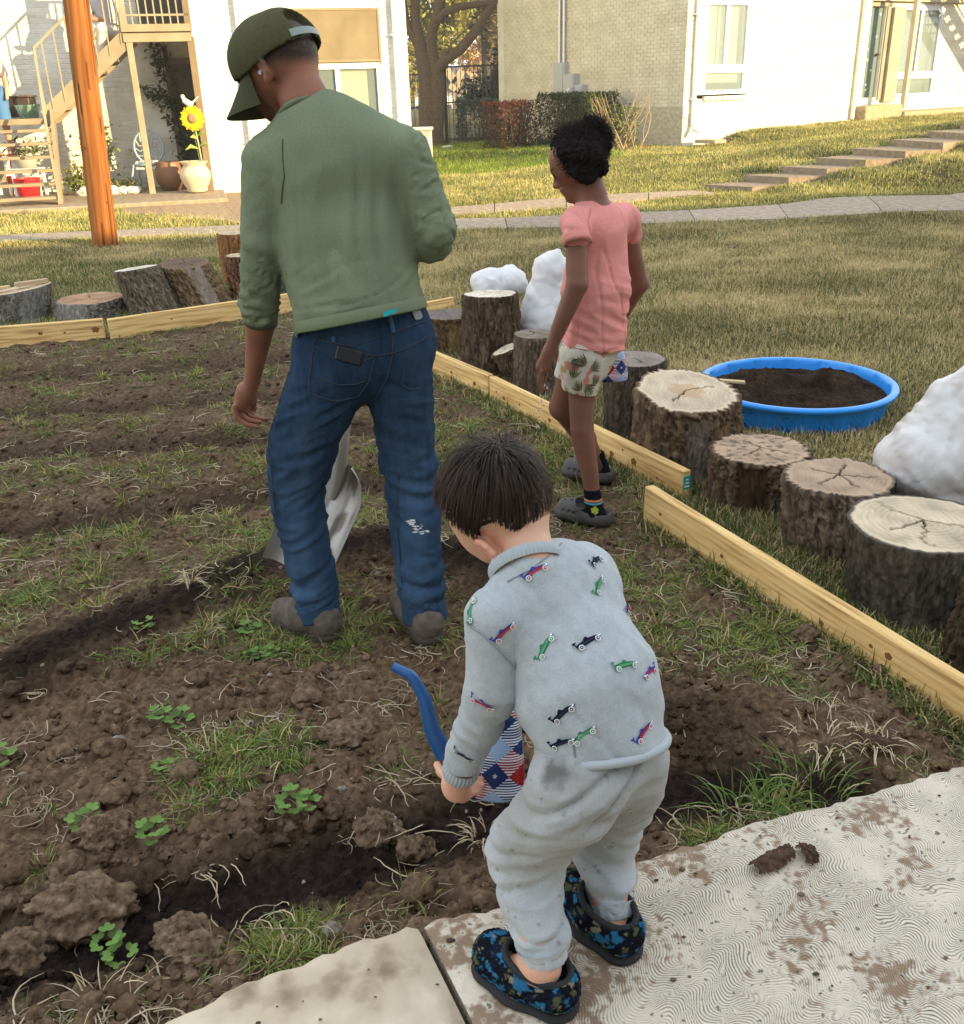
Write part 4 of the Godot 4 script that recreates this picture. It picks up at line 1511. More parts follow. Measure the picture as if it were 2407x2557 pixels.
func sack(label: String, called: String, caps: Array, h: float, sd: float, amp: float, dirt: Color, at: Vector3) -> void:
	var f := Sdf.new()
	for c in caps:
		f.cap(c[0], c[1], c[2], c[3], 0.05, c[4] if c.size() > 4 else Vector3.ZERO, c[5] if c.size() > 5 else 1.0)
	var d := func(p: Vector3, _n: Vector3) -> float:
		var w := Vector3(nz(p.x * 3 + sd, p.y * 3, p.z * 3), nz(p.x * 3, p.y * 3 + sd, p.z * 3), 0) * 0.25
		var q := p + w
		var u := q.x * 0.8 + q.y * 0.6
		return 1.5 * amp * (0.5 - cell.get_noise_3d(p.x * 1.0, p.y * 1.0, p.z * 1.0) * 0.9 - 0.5 - 0.35 * cell.get_noise_3d(p.x * 2.7, p.y * 2.7, p.z * 2.7)) + 0.6 * amp * (1.1 * (0.3 - absf(nz(u * 4.5 + sd, (q.y * 0.8 - q.x * 0.6) * 1.8, q.z * 3.0)) * 1.6) + 0.55 * (0.25 - absf(nz(u * 12.0 + sd, (q.y * 0.8 - q.x * 0.6) * 4.0, q.z * 6.0)) * 1.4))
	var cf := func(p: Vector3, n: Vector3) -> Color:
		var k := clampf(0.1 + 0.75 * nz(p.x * 5.0 + sd, p.y * 7.0, p.z * 5.0) + 0.35 * nz(p.x * 22.0, p.y * 22.0, p.z * 22.0) + 0.15 - (p.y - at.y) * 0.5, 0, 1)
		return Color(0.60, 0.595, 0.59).lerp(dirt, k)
	var m := vmat(0.5, 0.4)
	m.backlight_enabled = true
	m.backlight = Color(0.2, 0.2, 0.2)
	var t := thing(called, label, "bag", at)
	var o := obj("bag", f.mesh(h, d, cf), m, t)
	o.position = -at


func bags() -> void:
	cell.noise_type = FastNoiseLite.TYPE_CELLULAR
	cell.cellular_return_type = FastNoiseLite.RETURN_DISTANCE
	cell.frequency = 6.0
	cell.fractal_type = FastNoiseLite.FRACTAL_NONE
	sack("crumpled white plastic sack behind the tall dark barked log", "white_sack", [[Vector3(0.041, 0.434, -5.850), Vector3(0.240, 0.449, -5.800), 0.055, 0.06], [Vector3(0.166, 0.466, -5.850), Vector3(0.219, 0.510, -5.850), 0.04, 0.012], [Vector3(0.087, 0.441, -5.800), Vector3(0.114, 0.293, -5.800), 0.07, 0.1]], 0.011, 3.0, 0.018, Color(0.62, 0.61, 0.62), Vector3(0.125, 0.000, -6.534))
	sack("tall white plastic sack leaning behind the girl's arm", "white_sack", [[Vector3(0.403, 0.235, -5.600), Vector3(0.427, 0.560, -5.600), 0.15, 0.075], [Vector3(0.427, 0.560, -5.600), Vector3(0.477, 0.645, -5.600), 0.075, 0.012], [Vector3(0.378, 0.021, -5.600), Vector3(0.403, 0.235, -5.600), 0.17, 0.15], [Vector3(0.529, 0.262, -5.600), Vector3(0.557, 0.556, -5.600), 0.12, 0.06]], 0.012, 9.0, 0.014, Color(0.6, 0.6, 0.61), Vector3(0.375, 0.000, -5.337))
	sack("dirty white woven sack standing behind the broad smooth log", "woven_sack", [[Vector3(1.560, 0.274, -3.100), Vector3(1.775, 0.267, -3.100), 0.16, 0.2], [Vector3(1.623, 0.107, -3.100), Vector3(1.806, 0.101, -3.100), 0.17, 0.2], [Vector3(1.451, 0.290, -3.120), Vector3(1.567, 0.286, -3.120), 0.055, 0.15], [Vector3(1.629, 0.396, -3.120), Vector3(1.581, 0.508, -3.120), 0.12, 0.035], [Vector3(1.629, 0.396, -3.120), Vector3(1.735, 0.619, -3.150), 0.13, 0.05], [Vector3(1.581, 0.508, -3.120), Vector3(1.705, 0.549, -3.150), 0.022, 0.022]], 0.010, 21.0, 0.018, Color(0.3, 0.22, 0.16), Vector3(1.692, 0.000, -3.133))


func pole() -> void:
	var t := thing("utility_pole", "orange brown wooden utility pole standing on the lawn at the left", "pole", Vector3(-4.150, 0.000, -11.223))
	var b := MB.new()
	var base: Vector3 = Vector3(-4.150, 0.000, -11.223)
	var dir: Vector3 = Vector3(-3.974, 2.462, -11.150) - base
	var rows := []
	var cols := []
	for i in 200:
		var f := i / 199.0 * 2.7
		var row := []
		var cr := []
		for k in 56:
			var a := TAU * k / 56
			var n := nz(cos(a) * 4.0, f * 1.3, sin(a) * 4.0)
			var n2 := nz(cos(a) * 13.0, f * 3.0, sin(a) * 13.0 + 4.0)
			var crack := 1.0 if absf(nz(cos(a) * 2.6 + 9.0, f * 0.35, sin(a) * 2.6)) < 0.035 else 0.0
			var r := 0.137 * (1.0 - 0.09 * f) + 0.005 * n2 - 0.01 * crack
			row.append(dir * f + Vector3(cos(a) * r, 0, sin(a) * r))
			var c := Color(0.2, 0.068, 0.018).lerp(Color(0.31, 0.13, 0.042), clampf(0.5 + n * 1.1, 0, 1)).lerp(Color(0.1, 0.042, 0.018), clampf(n2 * 1.4, 0, 1) * 0.6)
			cr.append(c * (0.3 if crack > 0 else 1.0))
		rows.append(row)
		cols.append(cr)
	b.grid(rows, true, true, cols)
	obj("shaft", b, M.vm, t)
	for q in 9:
		var f := 0.2 + 0.23 * q
		var kb := MB.new()
		kb.col = Color(0.13, 0.055, 0.02)
		var a := 0.6 + q * 1.3
		var p := dir * f + Vector3(cos(a), 0, sin(a)) * 0.137 * (1 - 0.09 * f)
		kb.tube([p - Vector3(cos(a), 0, sin(a)) * 0.02, p + Vector3(cos(a), 0, sin(a)) * 0.004], [0.026, 0.018], 12)
		obj("knot", kb, M.vm, t)
	# metal pedestal with flaking paint near the corner of the white block
	var e := thing("utility_pedestal", "grey utility pedestal with flaking paint by the white corner", "utility box", Vector3(-0.961, 0.000, -20.507))
	var eb := MB.new()
	var rr := []
	var cc := []
	for i in 40:
		var row := []
		var cr := []
		for k in 48:
			var a := TAU * (k + 0.5) / 48
			var s := 1.0 / maxf(absf(cos(a)), absf(sin(a)))
			row.append(Vector3(cos(a) * s * 0.2, i / 39.0 * 0.82, sin(a) * s * 0.16))
			cr.append(Color(0.6, 0.58, 0.52) if nz(cos(a) * 4.0, i * 0.17, sin(a) * 4.0) > 0.1 + 0.006 * i - 0.2 else Color(0.36, 0.34, 0.3))
		rr.append(row)
		cc.append(cr)
	eb.grid(rr, true, true, cc)
	obj("cabinet", eb, M.v, e)
	var el := MB.new()
	el.col = Color(0.52, 0.5, 0.44)
	el.bx(Vector3(0, 0.84, 0), Vector3(0.46, 0.06, 0.38), 0.015)
	obj("lid", el, M.v, e)


# ---------------------------------------------------------------- debris on the bed and paving
func clod_mesh(sd: float, sub := 7) -> ArrayMesh:
	var b := MB.new()
	var rows := []
	for i in sub + 1:
		var row := []
		var th := PI * i / sub
		for k in sub * 2:
			var a := TAU * k / (sub * 2)
			var d := Vector3(sin(th) * cos(a), cos(th), sin(th) * sin(a))
			var q := d * 1.4 + Vector3(sd, sd * 2, 0)
			row.append(d * (0.5 + 0.22 * nz(q.x, q.y, q.z) + 0.1 * nz(q.x * 3, q.y * 3, q.z * 3)))
		rows.append(row)
	b.grid(rows, true)
	return b.done()


func debris() -> void:
	var cm := [clod_mesh(1.0), clod_mesh(5.0), clod_mesh(9.0)]
	for q in 3:
		var xf := []
		var cs := []
		for k in 7000:
			var z := -1.15 - 5.6 * pow(rng.randf(), 2.0)
			var x := lerpf(-1.4 + z * 0.45, 1.3, rng.randf())
			if bed_edge(x, z) < 0.5:
				continue
			var r := row_at(x, z).y
			var big := nz(x * 3.3, z * 3.3, 50.0)
			var s := 0.005 + 0.014 * pow(rng.randf(), 3.0) * (1.0 + 1.5 * maxf(big, 0))
			if z > -2.3 and x < 0.2 and rng.randf() < 0.05 and r < 0.5:
				s *= 2.4
			if r > 0.6: s *= 0.6
			if z > -1.6 and x < -0.65: s *= 1.3
			s = minf(s, 0.05)
			if rng.randf() < grassy(x, z) * 0.7:
				continue
			var bs := Basis.from_euler(Vector3(rng.randf() * 6, rng.randf() * 6, rng.randf() * 6)).scaled(Vector3(s, s * 0.8, s) * 1.6)
			xf.append(Transform3D(bs, Vector3(x, height(x, z, false) + s * 0.15, z)))
			var c := Color(0.19, 0.122, 0.072).lerp(Color(0.29, 0.2, 0.128), rng.randf())
			c = c.lerp(Color(0.045, 0.033, 0.025), clampf(r * 1.3, 0, 1))
			if rng.randf() < 0.015: c = Color(0.42, 0.36, 0.3)
			cs.append(c)
		tag(scatter("soil_crumbs", cm[q], M.soil, xf, cs), "loose crumbs and clods of brown soil on the dug bed", "soil", "", "stuff")
	# the largest clods, one by one
	var spots := [[-0.84, -1.49, 0.16, 0.075, "large broken clod of brown soil at the left edge of the black furrow"], [-0.62, -1.43, 0.1, 0.06, "rounded soil clod at the left end of the black furrow"], [-0.93, -1.4, 0.1, 0.06, "soil clod at the bottom left corner of the picture"], [-0.57, -1.36, 0.1, 0.05, "flat soil clod below the black furrow"], [-0.26, -1.72, 0.1, 0.07, "reddish soil clod on the far lip of the black furrow"], [-0.36, -2.02, 0.11, 0.04, "brown soil clod beside the bright clump of grass"], [-0.86, -1.68, 0.09, 0.06, "brown soil clod between the furrow and the left edge"], [-0.17, -1.66, 0.07, 0.05, "soil clod above the furrow near the boy's slipper"], [0.93, -2.42, 0.07, 0.05, "round brown clod tucked under the near board"]]
	for s in spots:
		var g := MB.new()
		var rows := []
		var cols := []
		for i in 25:
			var row := []
			var cr := []
			for k in 48:
				var th := PI * i / 24
				var a := TAU * k / 48
				var d := Vector3(sin(th) * cos(a), cos(th), sin(th) * sin(a))
				var r := 0.5 + 0.17 * nz(d.x * 1.2 + s[0] * 9, d.y * 1.2, d.z * 1.2) + 0.07 * nz(d.x * 3.5 + s[0] * 9, d.y * 3.5, d.z * 3.5) + 0.05 * nz(d.x * 11, d.y * 11, d.z * 11 + s[0] * 9) - 0.10 * absf(nz(d.x * 5, d.y * 5, d.z * 5 + s[0] * 4))
				row.append(Vector3(d.x * s[2], d.y * s[3] * 1.3, d.z * s[2] * 0.7) * r * 1.25)
				cr.append(Color(0.24, 0.16, 0.1).lerp(Color(0.36, 0.26, 0.175), clampf(0.5 + nz(d.x * 3, d.y * 3, d.z * 3 + s[0]) * 1.2, 0, 1)))
			rows.append(row)
			cols.append(cr)
		g.grid(rows, true, false, cols)
		var o := obj("soil_clod", g, M.soil)
		o.position = Vector3(s[0], height(s[0], s[1], false) + s[3] * 0.22, s[1])
		tag(o, s[4], "clod", "large soil clods in the bed")
	# flakes of bark on the paving
	for q in [["larger dark bark flake lying on the ribbed paving", Vector3(0.560, 0.068, -1.484), 0.1, 0.045, 0.5], ["small upright bark flake beside the larger one on the paving", Vector3(0.635, 0.068, -1.498), 0.03, 0.06, 0.1], ["bark flake lying among the grass near the board", Vector3(0.941, 0.020, -1.916), 0.12, 0.03, -0.5]]:
		var g := MB.new()
		var rows := []
		var cols := []
		for i in 13:
			var row := []
			var cr := []
			for k in 25:
				var u := k / 24.0 - 0.5
				var v := i / 12.0 - 0.5
				var wv: float = q[3] * (1.0 - 1.4 * u * u + 0.2 * nz(u * 6, q[2] * 40))
				var p := Vector3(u * q[2] + 0.006 * nz(v * 7, u * 3), 0.012 * (1 - 4 * v * v) + 0.006 * nz(u * 8 + q[2] * 90, v * 8) + 0.004, v * wv + 0.006 * nz(u * 9, q[2] * 70))
				row.append(p)
				cr.append(Color(0.055, 0.032, 0.022).lerp(Color(0.11, 0.07, 0.045), clampf(0.5 + nz(u * 4, v * 30, 2.0), 0, 1)))
			rows.append(row)
			cols.append(cr)
		g.grid(rows, false, true, cols)
		var o := obj("bark_flake", g, M.vm)
		o.position = q[1]
		o.rotation.y = q[4]
		tag(o, q[0], "bark", "flakes of bark on the ground")
	# crumbs of dirt on the paving
	var xf := []
	var cs := []
	for k in 700:
		var x := rng.randf_range(-0.5, 1.3)
		var z := rng.randf_range(-1.75, -0.9)
		if z < -1.41 - 0.36 * x + 0.03:
			continue
		if rng.randf() > 0.25 + 0.6 * nz(x * 4, z * 4, 70.0): continue
		var s := 0.002 + 0.005 * pow(rng.randf(), 3)
		xf.append(Transform3D(Basis.from_euler(Vector3(rng.randf(), rng.randf() * 6, rng.randf())).scaled(Vector3(s * (1 + rng.randf()), s * 0.6, s) * 1.5), Vector3(x, 0.064, z)))
		cs.append(Color(0.06, 0.04, 0.03).lerp(Color(0.2, 0.15, 0.1), rng.randf()))
	tag(scatter("dirt_crumbs", cm[0], M.vm, xf, cs), "crumbs of dark dirt strewn over the paving", "dirt", "", "stuff")


# ---------------------------------------------------------------- plants
var NOGRASS := []


func blade(b: MB, at: Vector3, dir: float, len: float, w: float, lean: float, c: Color, segs := 3) -> void:
	var d := Vector3(cos(dir), 0, sin(dir))
	var side := Vector3(-d.z, 0, d.x)
	var prev_l := Vector3.ZERO
	var prev_r := Vector3.ZERO
	for i in segs + 1:
		var f := float(i) / segs
		var ang := lean * (0.35 + 1.1 * f)
		var p := at + d * (len * f * sin(ang * 0.8)) + Vector3(0, len * f * cos(ang * 0.9), 0)
		p.y = maxf(p.y, at.y + 0.002 * f)
		var ww := w * (1.0 - f * f * 0.95) * 0.5
		var l := p - side * ww
		var r := p + side * ww
		if i > 0:
			b.col = c * (0.8 + 0.3 * f)
			var n := (r - l).cross(p - at).normalized()
			var fl := n.y < 0
			if fl: n = -n
			var k := b.v.size()
			for q in [prev_l, prev_r, r, l]:
				b.vert(q, n)
			b.ix.append_array(PackedInt32Array([k, k + 1, k + 2, k, k + 2, k + 3]) if not ((prev_r - prev_l).cross(r - prev_l).dot(n) > 0) else PackedInt32Array([k, k + 2, k + 1, k, k + 3, k + 2]))
		prev_l = l
		prev_r = r


func turf_mesh(n: int, rad: float, lmin: float, lmax: float, w: float, dry: float, g1: Color, g2: Color, lean := 0.9) -> ArrayMesh:
	var b := MB.new()
	for k in n:
		var a := rng.randf() * TAU
		var r := rad * sqrt(rng.randf())
		var c := g1.lerp(g2, rng.randf())
		if rng.randf() < dry:
			c = Color(0.36, 0.29, 0.15).lerp(Color(0.5, 0.42, 0.25), rng.randf())
		blade(b, Vector3(cos(a) * r, -0.004, sin(a) * r), rng.randf() * TAU, rng.randf_range(lmin, lmax), w * rng.randf_range(0.7, 1.3), lean * rng.randf_range(0.2, 1.5), c)
	return b.done()


func in_view(p: Vector3, margin := 0.12) -> bool:
	var c := get_node("camera") as Camera3D
	var q := c.transform.affine_inverse() * p
	if q.z > -0.3: return false
	var ty := tan(deg_to_rad(c.fov * 0.5))
	return absf(q.y / -q.z) < ty * (1 + margin) and absf(q.x / -q.z) < ty * 0.9414 * (1 + margin)


func open_ground(x: float, z: float) -> bool:
	for p in NOGRASS:
		if Geometry2D.is_point_in_polygon(Vector2(x, z), p):
			return false
	return true


func box2(o: Vector3, ry: float, x0: float, x1: float, z0: float, z1: float) -> void:
	var b := Basis(Vector3.UP, ry)
	var p := PackedVector2Array()
	for q in [Vector3(x0, 0, z0), Vector3(x1, 0, z0), Vector3(x1, 0, z1), Vector3(x0, 0, z1)]:
		var w: Vector3 = o + b * q
		p.append(Vector2(w.x, w.z))
	NOGRASS.append(p)


func lawn() -> void:
	box2(Vector3(-4.424, 0, -17.314), deg_to_rad(15.0), -9, 0.1, -3, 1.6)
	box2(Vector3(-4.424, 0, -17.314), deg_to_rad(15.0), -9, 3.6, -9, 0.02)
	box2(Vector3(4.515, 0, -22.0), deg_to_rad(31.0), -0.02, 14.5, -8, 0.05)
	box2(Vector3(4.515, 0, -22.0), deg_to_rad(31.0), 5.4, 14.5, -1, 0.4)
	box2(Vector3(1.56, 0, -4.57), 0.0, -0.33, 0.33, -0.33, 0.33)
	var g1 := Color(0.075, 0.10, 0.03)
	var g2 := Color(0.14, 0.145, 0.055)
	var M3 := [turf_mesh(46, 0.1, 0.025, 0.06, 0.0042, 0.5, g1, g2), turf_mesh(46, 0.1, 0.025, 0.065, 0.0042, 0.68, g1, g2), turf_mesh(40, 0.1, 0.02, 0.055, 0.0045, 0.9, g1, g2, 1.2), turf_mesh(46, 0.1, 0.03, 0.075, 0.0045, 0.18, g1, Color(0.11, 0.16, 0.04))]
	var X := [[], [], [], []]
	var C := [[], [], [], []]
	# near lawn, then the lawn past the sidewalk
	for pass_ in 2:
		var n := 52000 if pass_ == 0 else 60000
		for k in n:
			var z := -2.0 - 10.2 * pow(rng.randf(), 1.25) if pass_ == 0 else -11.5 - 18.0 * pow(rng.randf(), 1.3)
			var half := 0.62 * absf(z) + 0.6
			var x := rng.randf_range(-half, half)
			if pass_ == 1 and rng.randf() > absf(z) / 26.0 + 0.2: continue
			if z > -7.8 and bed_edge(x, z) > 0.5: continue
			if z > -1.9 - (x - 1.1) * 0.36 and x > 0: continue
			if not open_ground(x, z): continue
			var y := height(x, z, false)
			if not in_view(Vector3(x, y, z), 0.06): continue
			var u := nz(x * 0.55, z * 0.9, 5.0) + 0.6 * nz(x * 2.2, z * 2.6, 15.0)
			# long sun-bleached stripes and lusher grass by the logs and the hedges
			var v := int(clampf((1.35 if pass_ == 0 else 0.95) + u * 1.9 + rng.randf() * 0.9 - 0.4, 0, 2.99))
			var lush := 0.0
			if z > -6.5 and x < 2.3: lush = clampf(1.0 - (x - lerpf(1.2, -0.3, clampf((-z - 2) / 3.6, 0, 1))) * 2.2, 0, 1)
			if x < -1.5 and z > -10: lush = 0.55 + 0.4 * nz(x, z)
			if z < -19.5 and x > -1.5 and x < 3: lush = 1.0
			if rng.randf() < lush * 0.75: v = 3
			var s := 1.0 + 0.25 * rng.randf() + (0.35 if pass_ == 1 else 0.0) + maxf(0.0, -z - 16.0) * 0.03
			X[v].append(Transform3D(Basis(Vector3.UP, rng.randf() * TAU).scaled(Vector3(s, s * (0.75 + 0.4 * rng.randf()), s)), Vector3(x, y, z)))
			var t := 0.88 + 0.3 * rng.randf() + 0.22 * u
			C[v].append(Color(t * 1.04, t, t * 0.92) if pass_ == 0 else (Color(t * 1.0, t * 1.3, t * 0.55) if lush > 0.9 and v == 3 else Color(t * 1.02, t * 1.08, t * 0.78)))
	for v in 4:
		tag(scatter("lawn_grass", M3[v], M.grass, X[v], C[v]), ["green and straw coloured blades of the mown lawn", "half dry blades of the mown lawn", "bleached dry blades in pale patches of the lawn", "lush green blades by the logs and hedges"][v], "grass", "", "stuff")


func bed_grass() -> void:
	# tufts left standing in the dug bed
	var g1 := Color(0.085, 0.155, 0.03)
	var g2 := Color(0.19, 0.26, 0.07)
	var T := []
	for q in 5:
		var b := MB.new()
		for k in [16, 22, 12, 26, 9][q]:
			var a := rng.randf() * TAU
			var r := 0.028 * sqrt(rng.randf())
			var c := g1.lerp(g2, rng.randf())
			if rng.randf() < 0.22: c = Color(0.42, 0.35, 0.18)
			blade(b, Vector3(cos(a) * r, -0.005, sin(a) * r), a + rng.randf_range(-0.9, 0.9), rng.randf_range(0.03, 0.095) * (1.25 if q == 3 else 1.0), rng.randf_range(0.0028, 0.005), rng.randf_range(0.4, 1.75), c, 4)
		T.append(b.done())
	# dry stems and roots, curled on the soil
	var S := []
	for q in 6:
		var b := MB.new()
		for k in [1, 2, 1, 3, 2, 5][q]:
			var p := Vector3(rng.randf_range(-0.02, 0.02), 0.004, rng.randf_range(-0.02, 0.02))
			var a := rng.randf() * TAU
			var pts := [p]
			var bend := rng.randf_range(-0.7, 0.7)
			var up := rng.randf_range(0.0, 0.35)
			for i in 6:
				a += bend + rng.randf_range(-0.35, 0.35)
				p += Vector3(cos(a), up * (0.6 - 0.25 * i), sin(a)) * rng.randf_range(0.008, 0.018)
				p.y = maxf(p.y, 0.003)
				pts.append(p)
			b.col = Color(0.34, 0.26, 0.16).lerp(Color(0.58, 0.49, 0.34), rng.randf())
			b.tube(pts, [0.0012, 0.0013, 0.0013, 0.0012, 0.001, 0.0008, 0.0004], 4, false)
		S.append(b.done())
	var W := MB.new()
	for k in 7:
		var a := k * 2.4
		var st := Vector3(cos(a) * 0.02, 0.012 + 0.004 * k, sin(a) * 0.02)
		W.col = Color(0.12, 0.2, 0.05) * (0.8 + 0.06 * k)
		for e in 3:
			var a2 := a + (e - 1) * 1.2
			var pts := PackedVector2Array()
			for i in 8:
				var th := TAU * i / 8
				pts.append(Vector2(0.009 + cos(th) * 0.009, sin(th) * 0.007))
			W.extrude(pts, Transform3D(Basis(Vector3(cos(a2), 0.25, sin(a2)).normalized(), Vector3(-sin(a2), 0, cos(a2)), Vector3(0, 1, 0)), st), 0.0006)
	var X := []
	var C := []
	for v in 5:
		X.append([]); C.append([])
	var SX := []
	var SC := []
	for v in 6:
		SX.append([]); SC.append([])
	var WX := []
	for k in 60000:
		var z := -1.2 - 6.2 * pow(rng.randf(), 1.7)
		var half := 0.62 * absf(z) + 0.35
		var x := rng.randf_range(-half, half)
		if bed_edge(x, z) < 0.5: continue
		var g := grassy(x, z)
		var y := height(x, z, false)
		if rng.randf() < pow(g, 1.8) * (0.4 if z > -2.6 else 0.36):
			var v := rng.randi() % 5
			var s := rng.randf_range(0.5, 1.0) * (0.72 if z > -2.4 else 1.0)
			X[v].append(Transform3D(Basis(Vector3.UP, rng.randf() * TAU).scaled(Vector3(s, s * rng.randf_range(0.6, 1.1), s)), Vector3(x, y, z)))
			var t := rng.randf_range(0.75, 1.2)
			C[v].append(Color(t * (1.0 + 0.35 * rng.randf()), t, t * 0.95))
		elif rng.randf() < (0.1 + 0.16 * g - 0.09 * row_at(x, z).y) * clampf(0.35 + 1.2 * nz(x * 4.0, z * 4.0, 61.0), 0.1, 1.0):
			var v := rng.randi() % 6
			var s := rng.randf_range(0.5, 1.35)
			SX[v].append(Transform3D(Basis(Vector3.UP, rng.randf() * TAU).scaled(Vector3(s, s, s)), Vector3(x, y + 0.002, z)))
			var t := rng.randf_range(0.55, 1.15)
			SC[v].append(Color(t, t, t))
		elif z > -2.6 and nz(x * 3.0, z * 3.0, 90.0) > 0.25 and rng.randf() < 0.012 * (0.3 + 1.2 * g):
			var s := rng.randf_range(0.6, 1.2)
			WX.append(Transform3D(Basis(Vector3.UP, rng.randf() * TAU).scaled(Vector3(s, s, s)), Vector3(x, y, z)))
	for v in 5:
		tag(scatter("grass_tufts", T[v], M.grass, X[v], C[v]), "loose green grass tufts left standing in the dug bed", "grass", "", "stuff")
	for v in 6:
		tag(scatter("dry_stems", S[v], M.straw, SX[v], SC[v]), "pale dry grass stems and roots strewn over the soil", "straw", "", "stuff")
	tag(scatter("clover", W.done(), M.grass, WX, []), "small clover leaves growing in the near soil", "clover", "", "stuff")
	# countable clumps near the camera
	for q in [[-0.395, -1.375, 44, 0.04, 0.085, "bright grass clump growing against the plain paving", 0.0], [0.6, -1.72, 90, 0.09, 0.15, "lush grass clump at the edge of the ribbed paving", 0.0], [0.75, -1.83, 80, 0.1, 0.14, "lush grass clump between the ribbed paving and the near board", 0.0], [-0.68, -1.93, 80, 0.09, 0.11, "bright grass clump in the brown soil left of the watering can", 0.0], [-0.52, -1.98, 50, 0.06, 0.1, "small bright grass clump nearest the blue spout", 0.0], [0.84, -1.98, 60, 0.07, 0.1, "dry straw clump lying in front of the near board", 1.0], [0.94, -1.93, 40, 0.045, 0.09, "dry straw clump nearest the paving on the right", 1.0], [-0.02, -1.66, 36, 0.035, 0.07, "pulled up dry root clump in the black furrow by the boy", 1.0], [-0.72, -1.26, 36, 0.035, 0.1, "pale uprooted straw clump at the lower left", 1.0], [-0.95, -2.78, 30, 0.02, 0.09, "upright dry stalks behind the dark mound at the left", 1.0]]:
		var b := MB.new()
		for k in q[2]:
			var a := rng.randf() * TAU
			var r: float = q[3] * sqrt(rng.randf())
			var c := g1.lerp(g2, rng.randf())
			if rng.randf() < maxf(q[6], 0.12): c = Color(0.45, 0.34, 0.2).lerp(Color(0.62, 0.52, 0.36), rng.randf())
			blade(b, Vector3(cos(a) * r, -0.004 + (0.02 * rng.randf() if q[6] > 0 else 0.0), sin(a) * r), a + rng.randf_range(-1.2, 1.2), rng.randf_range(0.4, 1.0) * q[4], rng.randf_range(0.003, 0.0055) * (0.75 if q[6] > 0 else 1.0), rng.randf_range(0.2, 1.4) + q[6] * 0.4, c, 5)
		var o := obj("straw_clump" if q[6] > 0 else "grass_clump", b, M.grass)
		o.position = Vector3(q[0], height(q[0], q[1], false), q[1])
		tag(o, q[5], "straw" if q[6] > 0 else "grass", "clumps in the bed")


func leaf_mesh(len: float, wid: float, fold := 0.3) -> ArrayMesh:
	var b := MB.new()
	var n := Vector3(0, 1, 0.2).normalized()
	var ps := [Vector3(0, 0, 0), Vector3(-wid, fold * wid, len * 0.45), Vector3(0, -0.1 * len, len), Vector3(wid, fold * wid, len * 0.45), Vector3(0, 0, len * 0.5)]
	for p in ps:
		b.vert(p, n)
	b.ix.append_array(PackedInt32Array([0, 4, 1, 1, 4, 2, 2, 4, 3, 3, 4, 0]))
	return b.done()


# n leaves at places drawn by pick(), tinted by tint(point)
func foliage(parent: Node3D, called: String, n: int, mesh: Mesh, smin: float, smax: float, pick, tint) -> void:
	var xf := []
	var cs := []
	for k in n:
		var p: Vector3 = pick.call()
		var s := rng.randf_range(smin, smax)
		xf.append(Transform3D(Basis.from_euler(Vector3(rng.randf_range(-1.2, 0.9), rng.randf() * TAU, rng.randf_range(-0.7, 0.7))).scaled(Vector3(s, s, s)), p))
		cs.append(tint.call(p))
	scatter(called, mesh, M.leaf, xf, cs, parent)


func hedge(label: String, at: Vector3, ry: float, s: Vector3, n: int, tint) -> Node3D:
	var t := thing("hedge", label, "hedge", at, "clipped hedges by the side wall")
	t.rotation.y = ry
	var h := s * 0.5
	var pick := func() -> Vector3:
		var p := Vector3(rng.randf_range(-1, 1), rng.randf_range(-1, 1), rng.randf_range(-1, 1))
		var ax := rng.randi() % 3
		if rng.randf() < 0.75: p[ax] = signf(p[ax]) * (1.0 - 0.16 * rng.randf())
		var q := p * h
		q *= 1.0 + 0.10 * nz(q.x * 3 + at.x, q.y * 3, q.z * 3)
		return q + Vector3(0, h.y, 0)
	foliage(t, "leaves", n, leaf_mesh(0.06, 0.018), 0.7, 1.3, pick, tint)
	var st := MB.new()
	st.col = Color(0.09, 0.06, 0.04)
	for k in 50:
		var a := Vector3(rng.randf_range(-0.7, 0.7) * h.x, 0, rng.randf_range(-0.7, 0.7) * h.z)
		st.tube([a, a + Vector3(rng.randf_range(-0.15, 0.15), s.y * 0.5, rng.randf_range(-0.15, 0.15)), a * 1.25 + Vector3(rng.randf_range(-0.2, 0.2), s.y * 0.97, rng.randf_range(-0.2, 0.2))], [0.016, 0.011, 0.005], 5, false)
	obj("branches", st, M.vm, t)
	return t


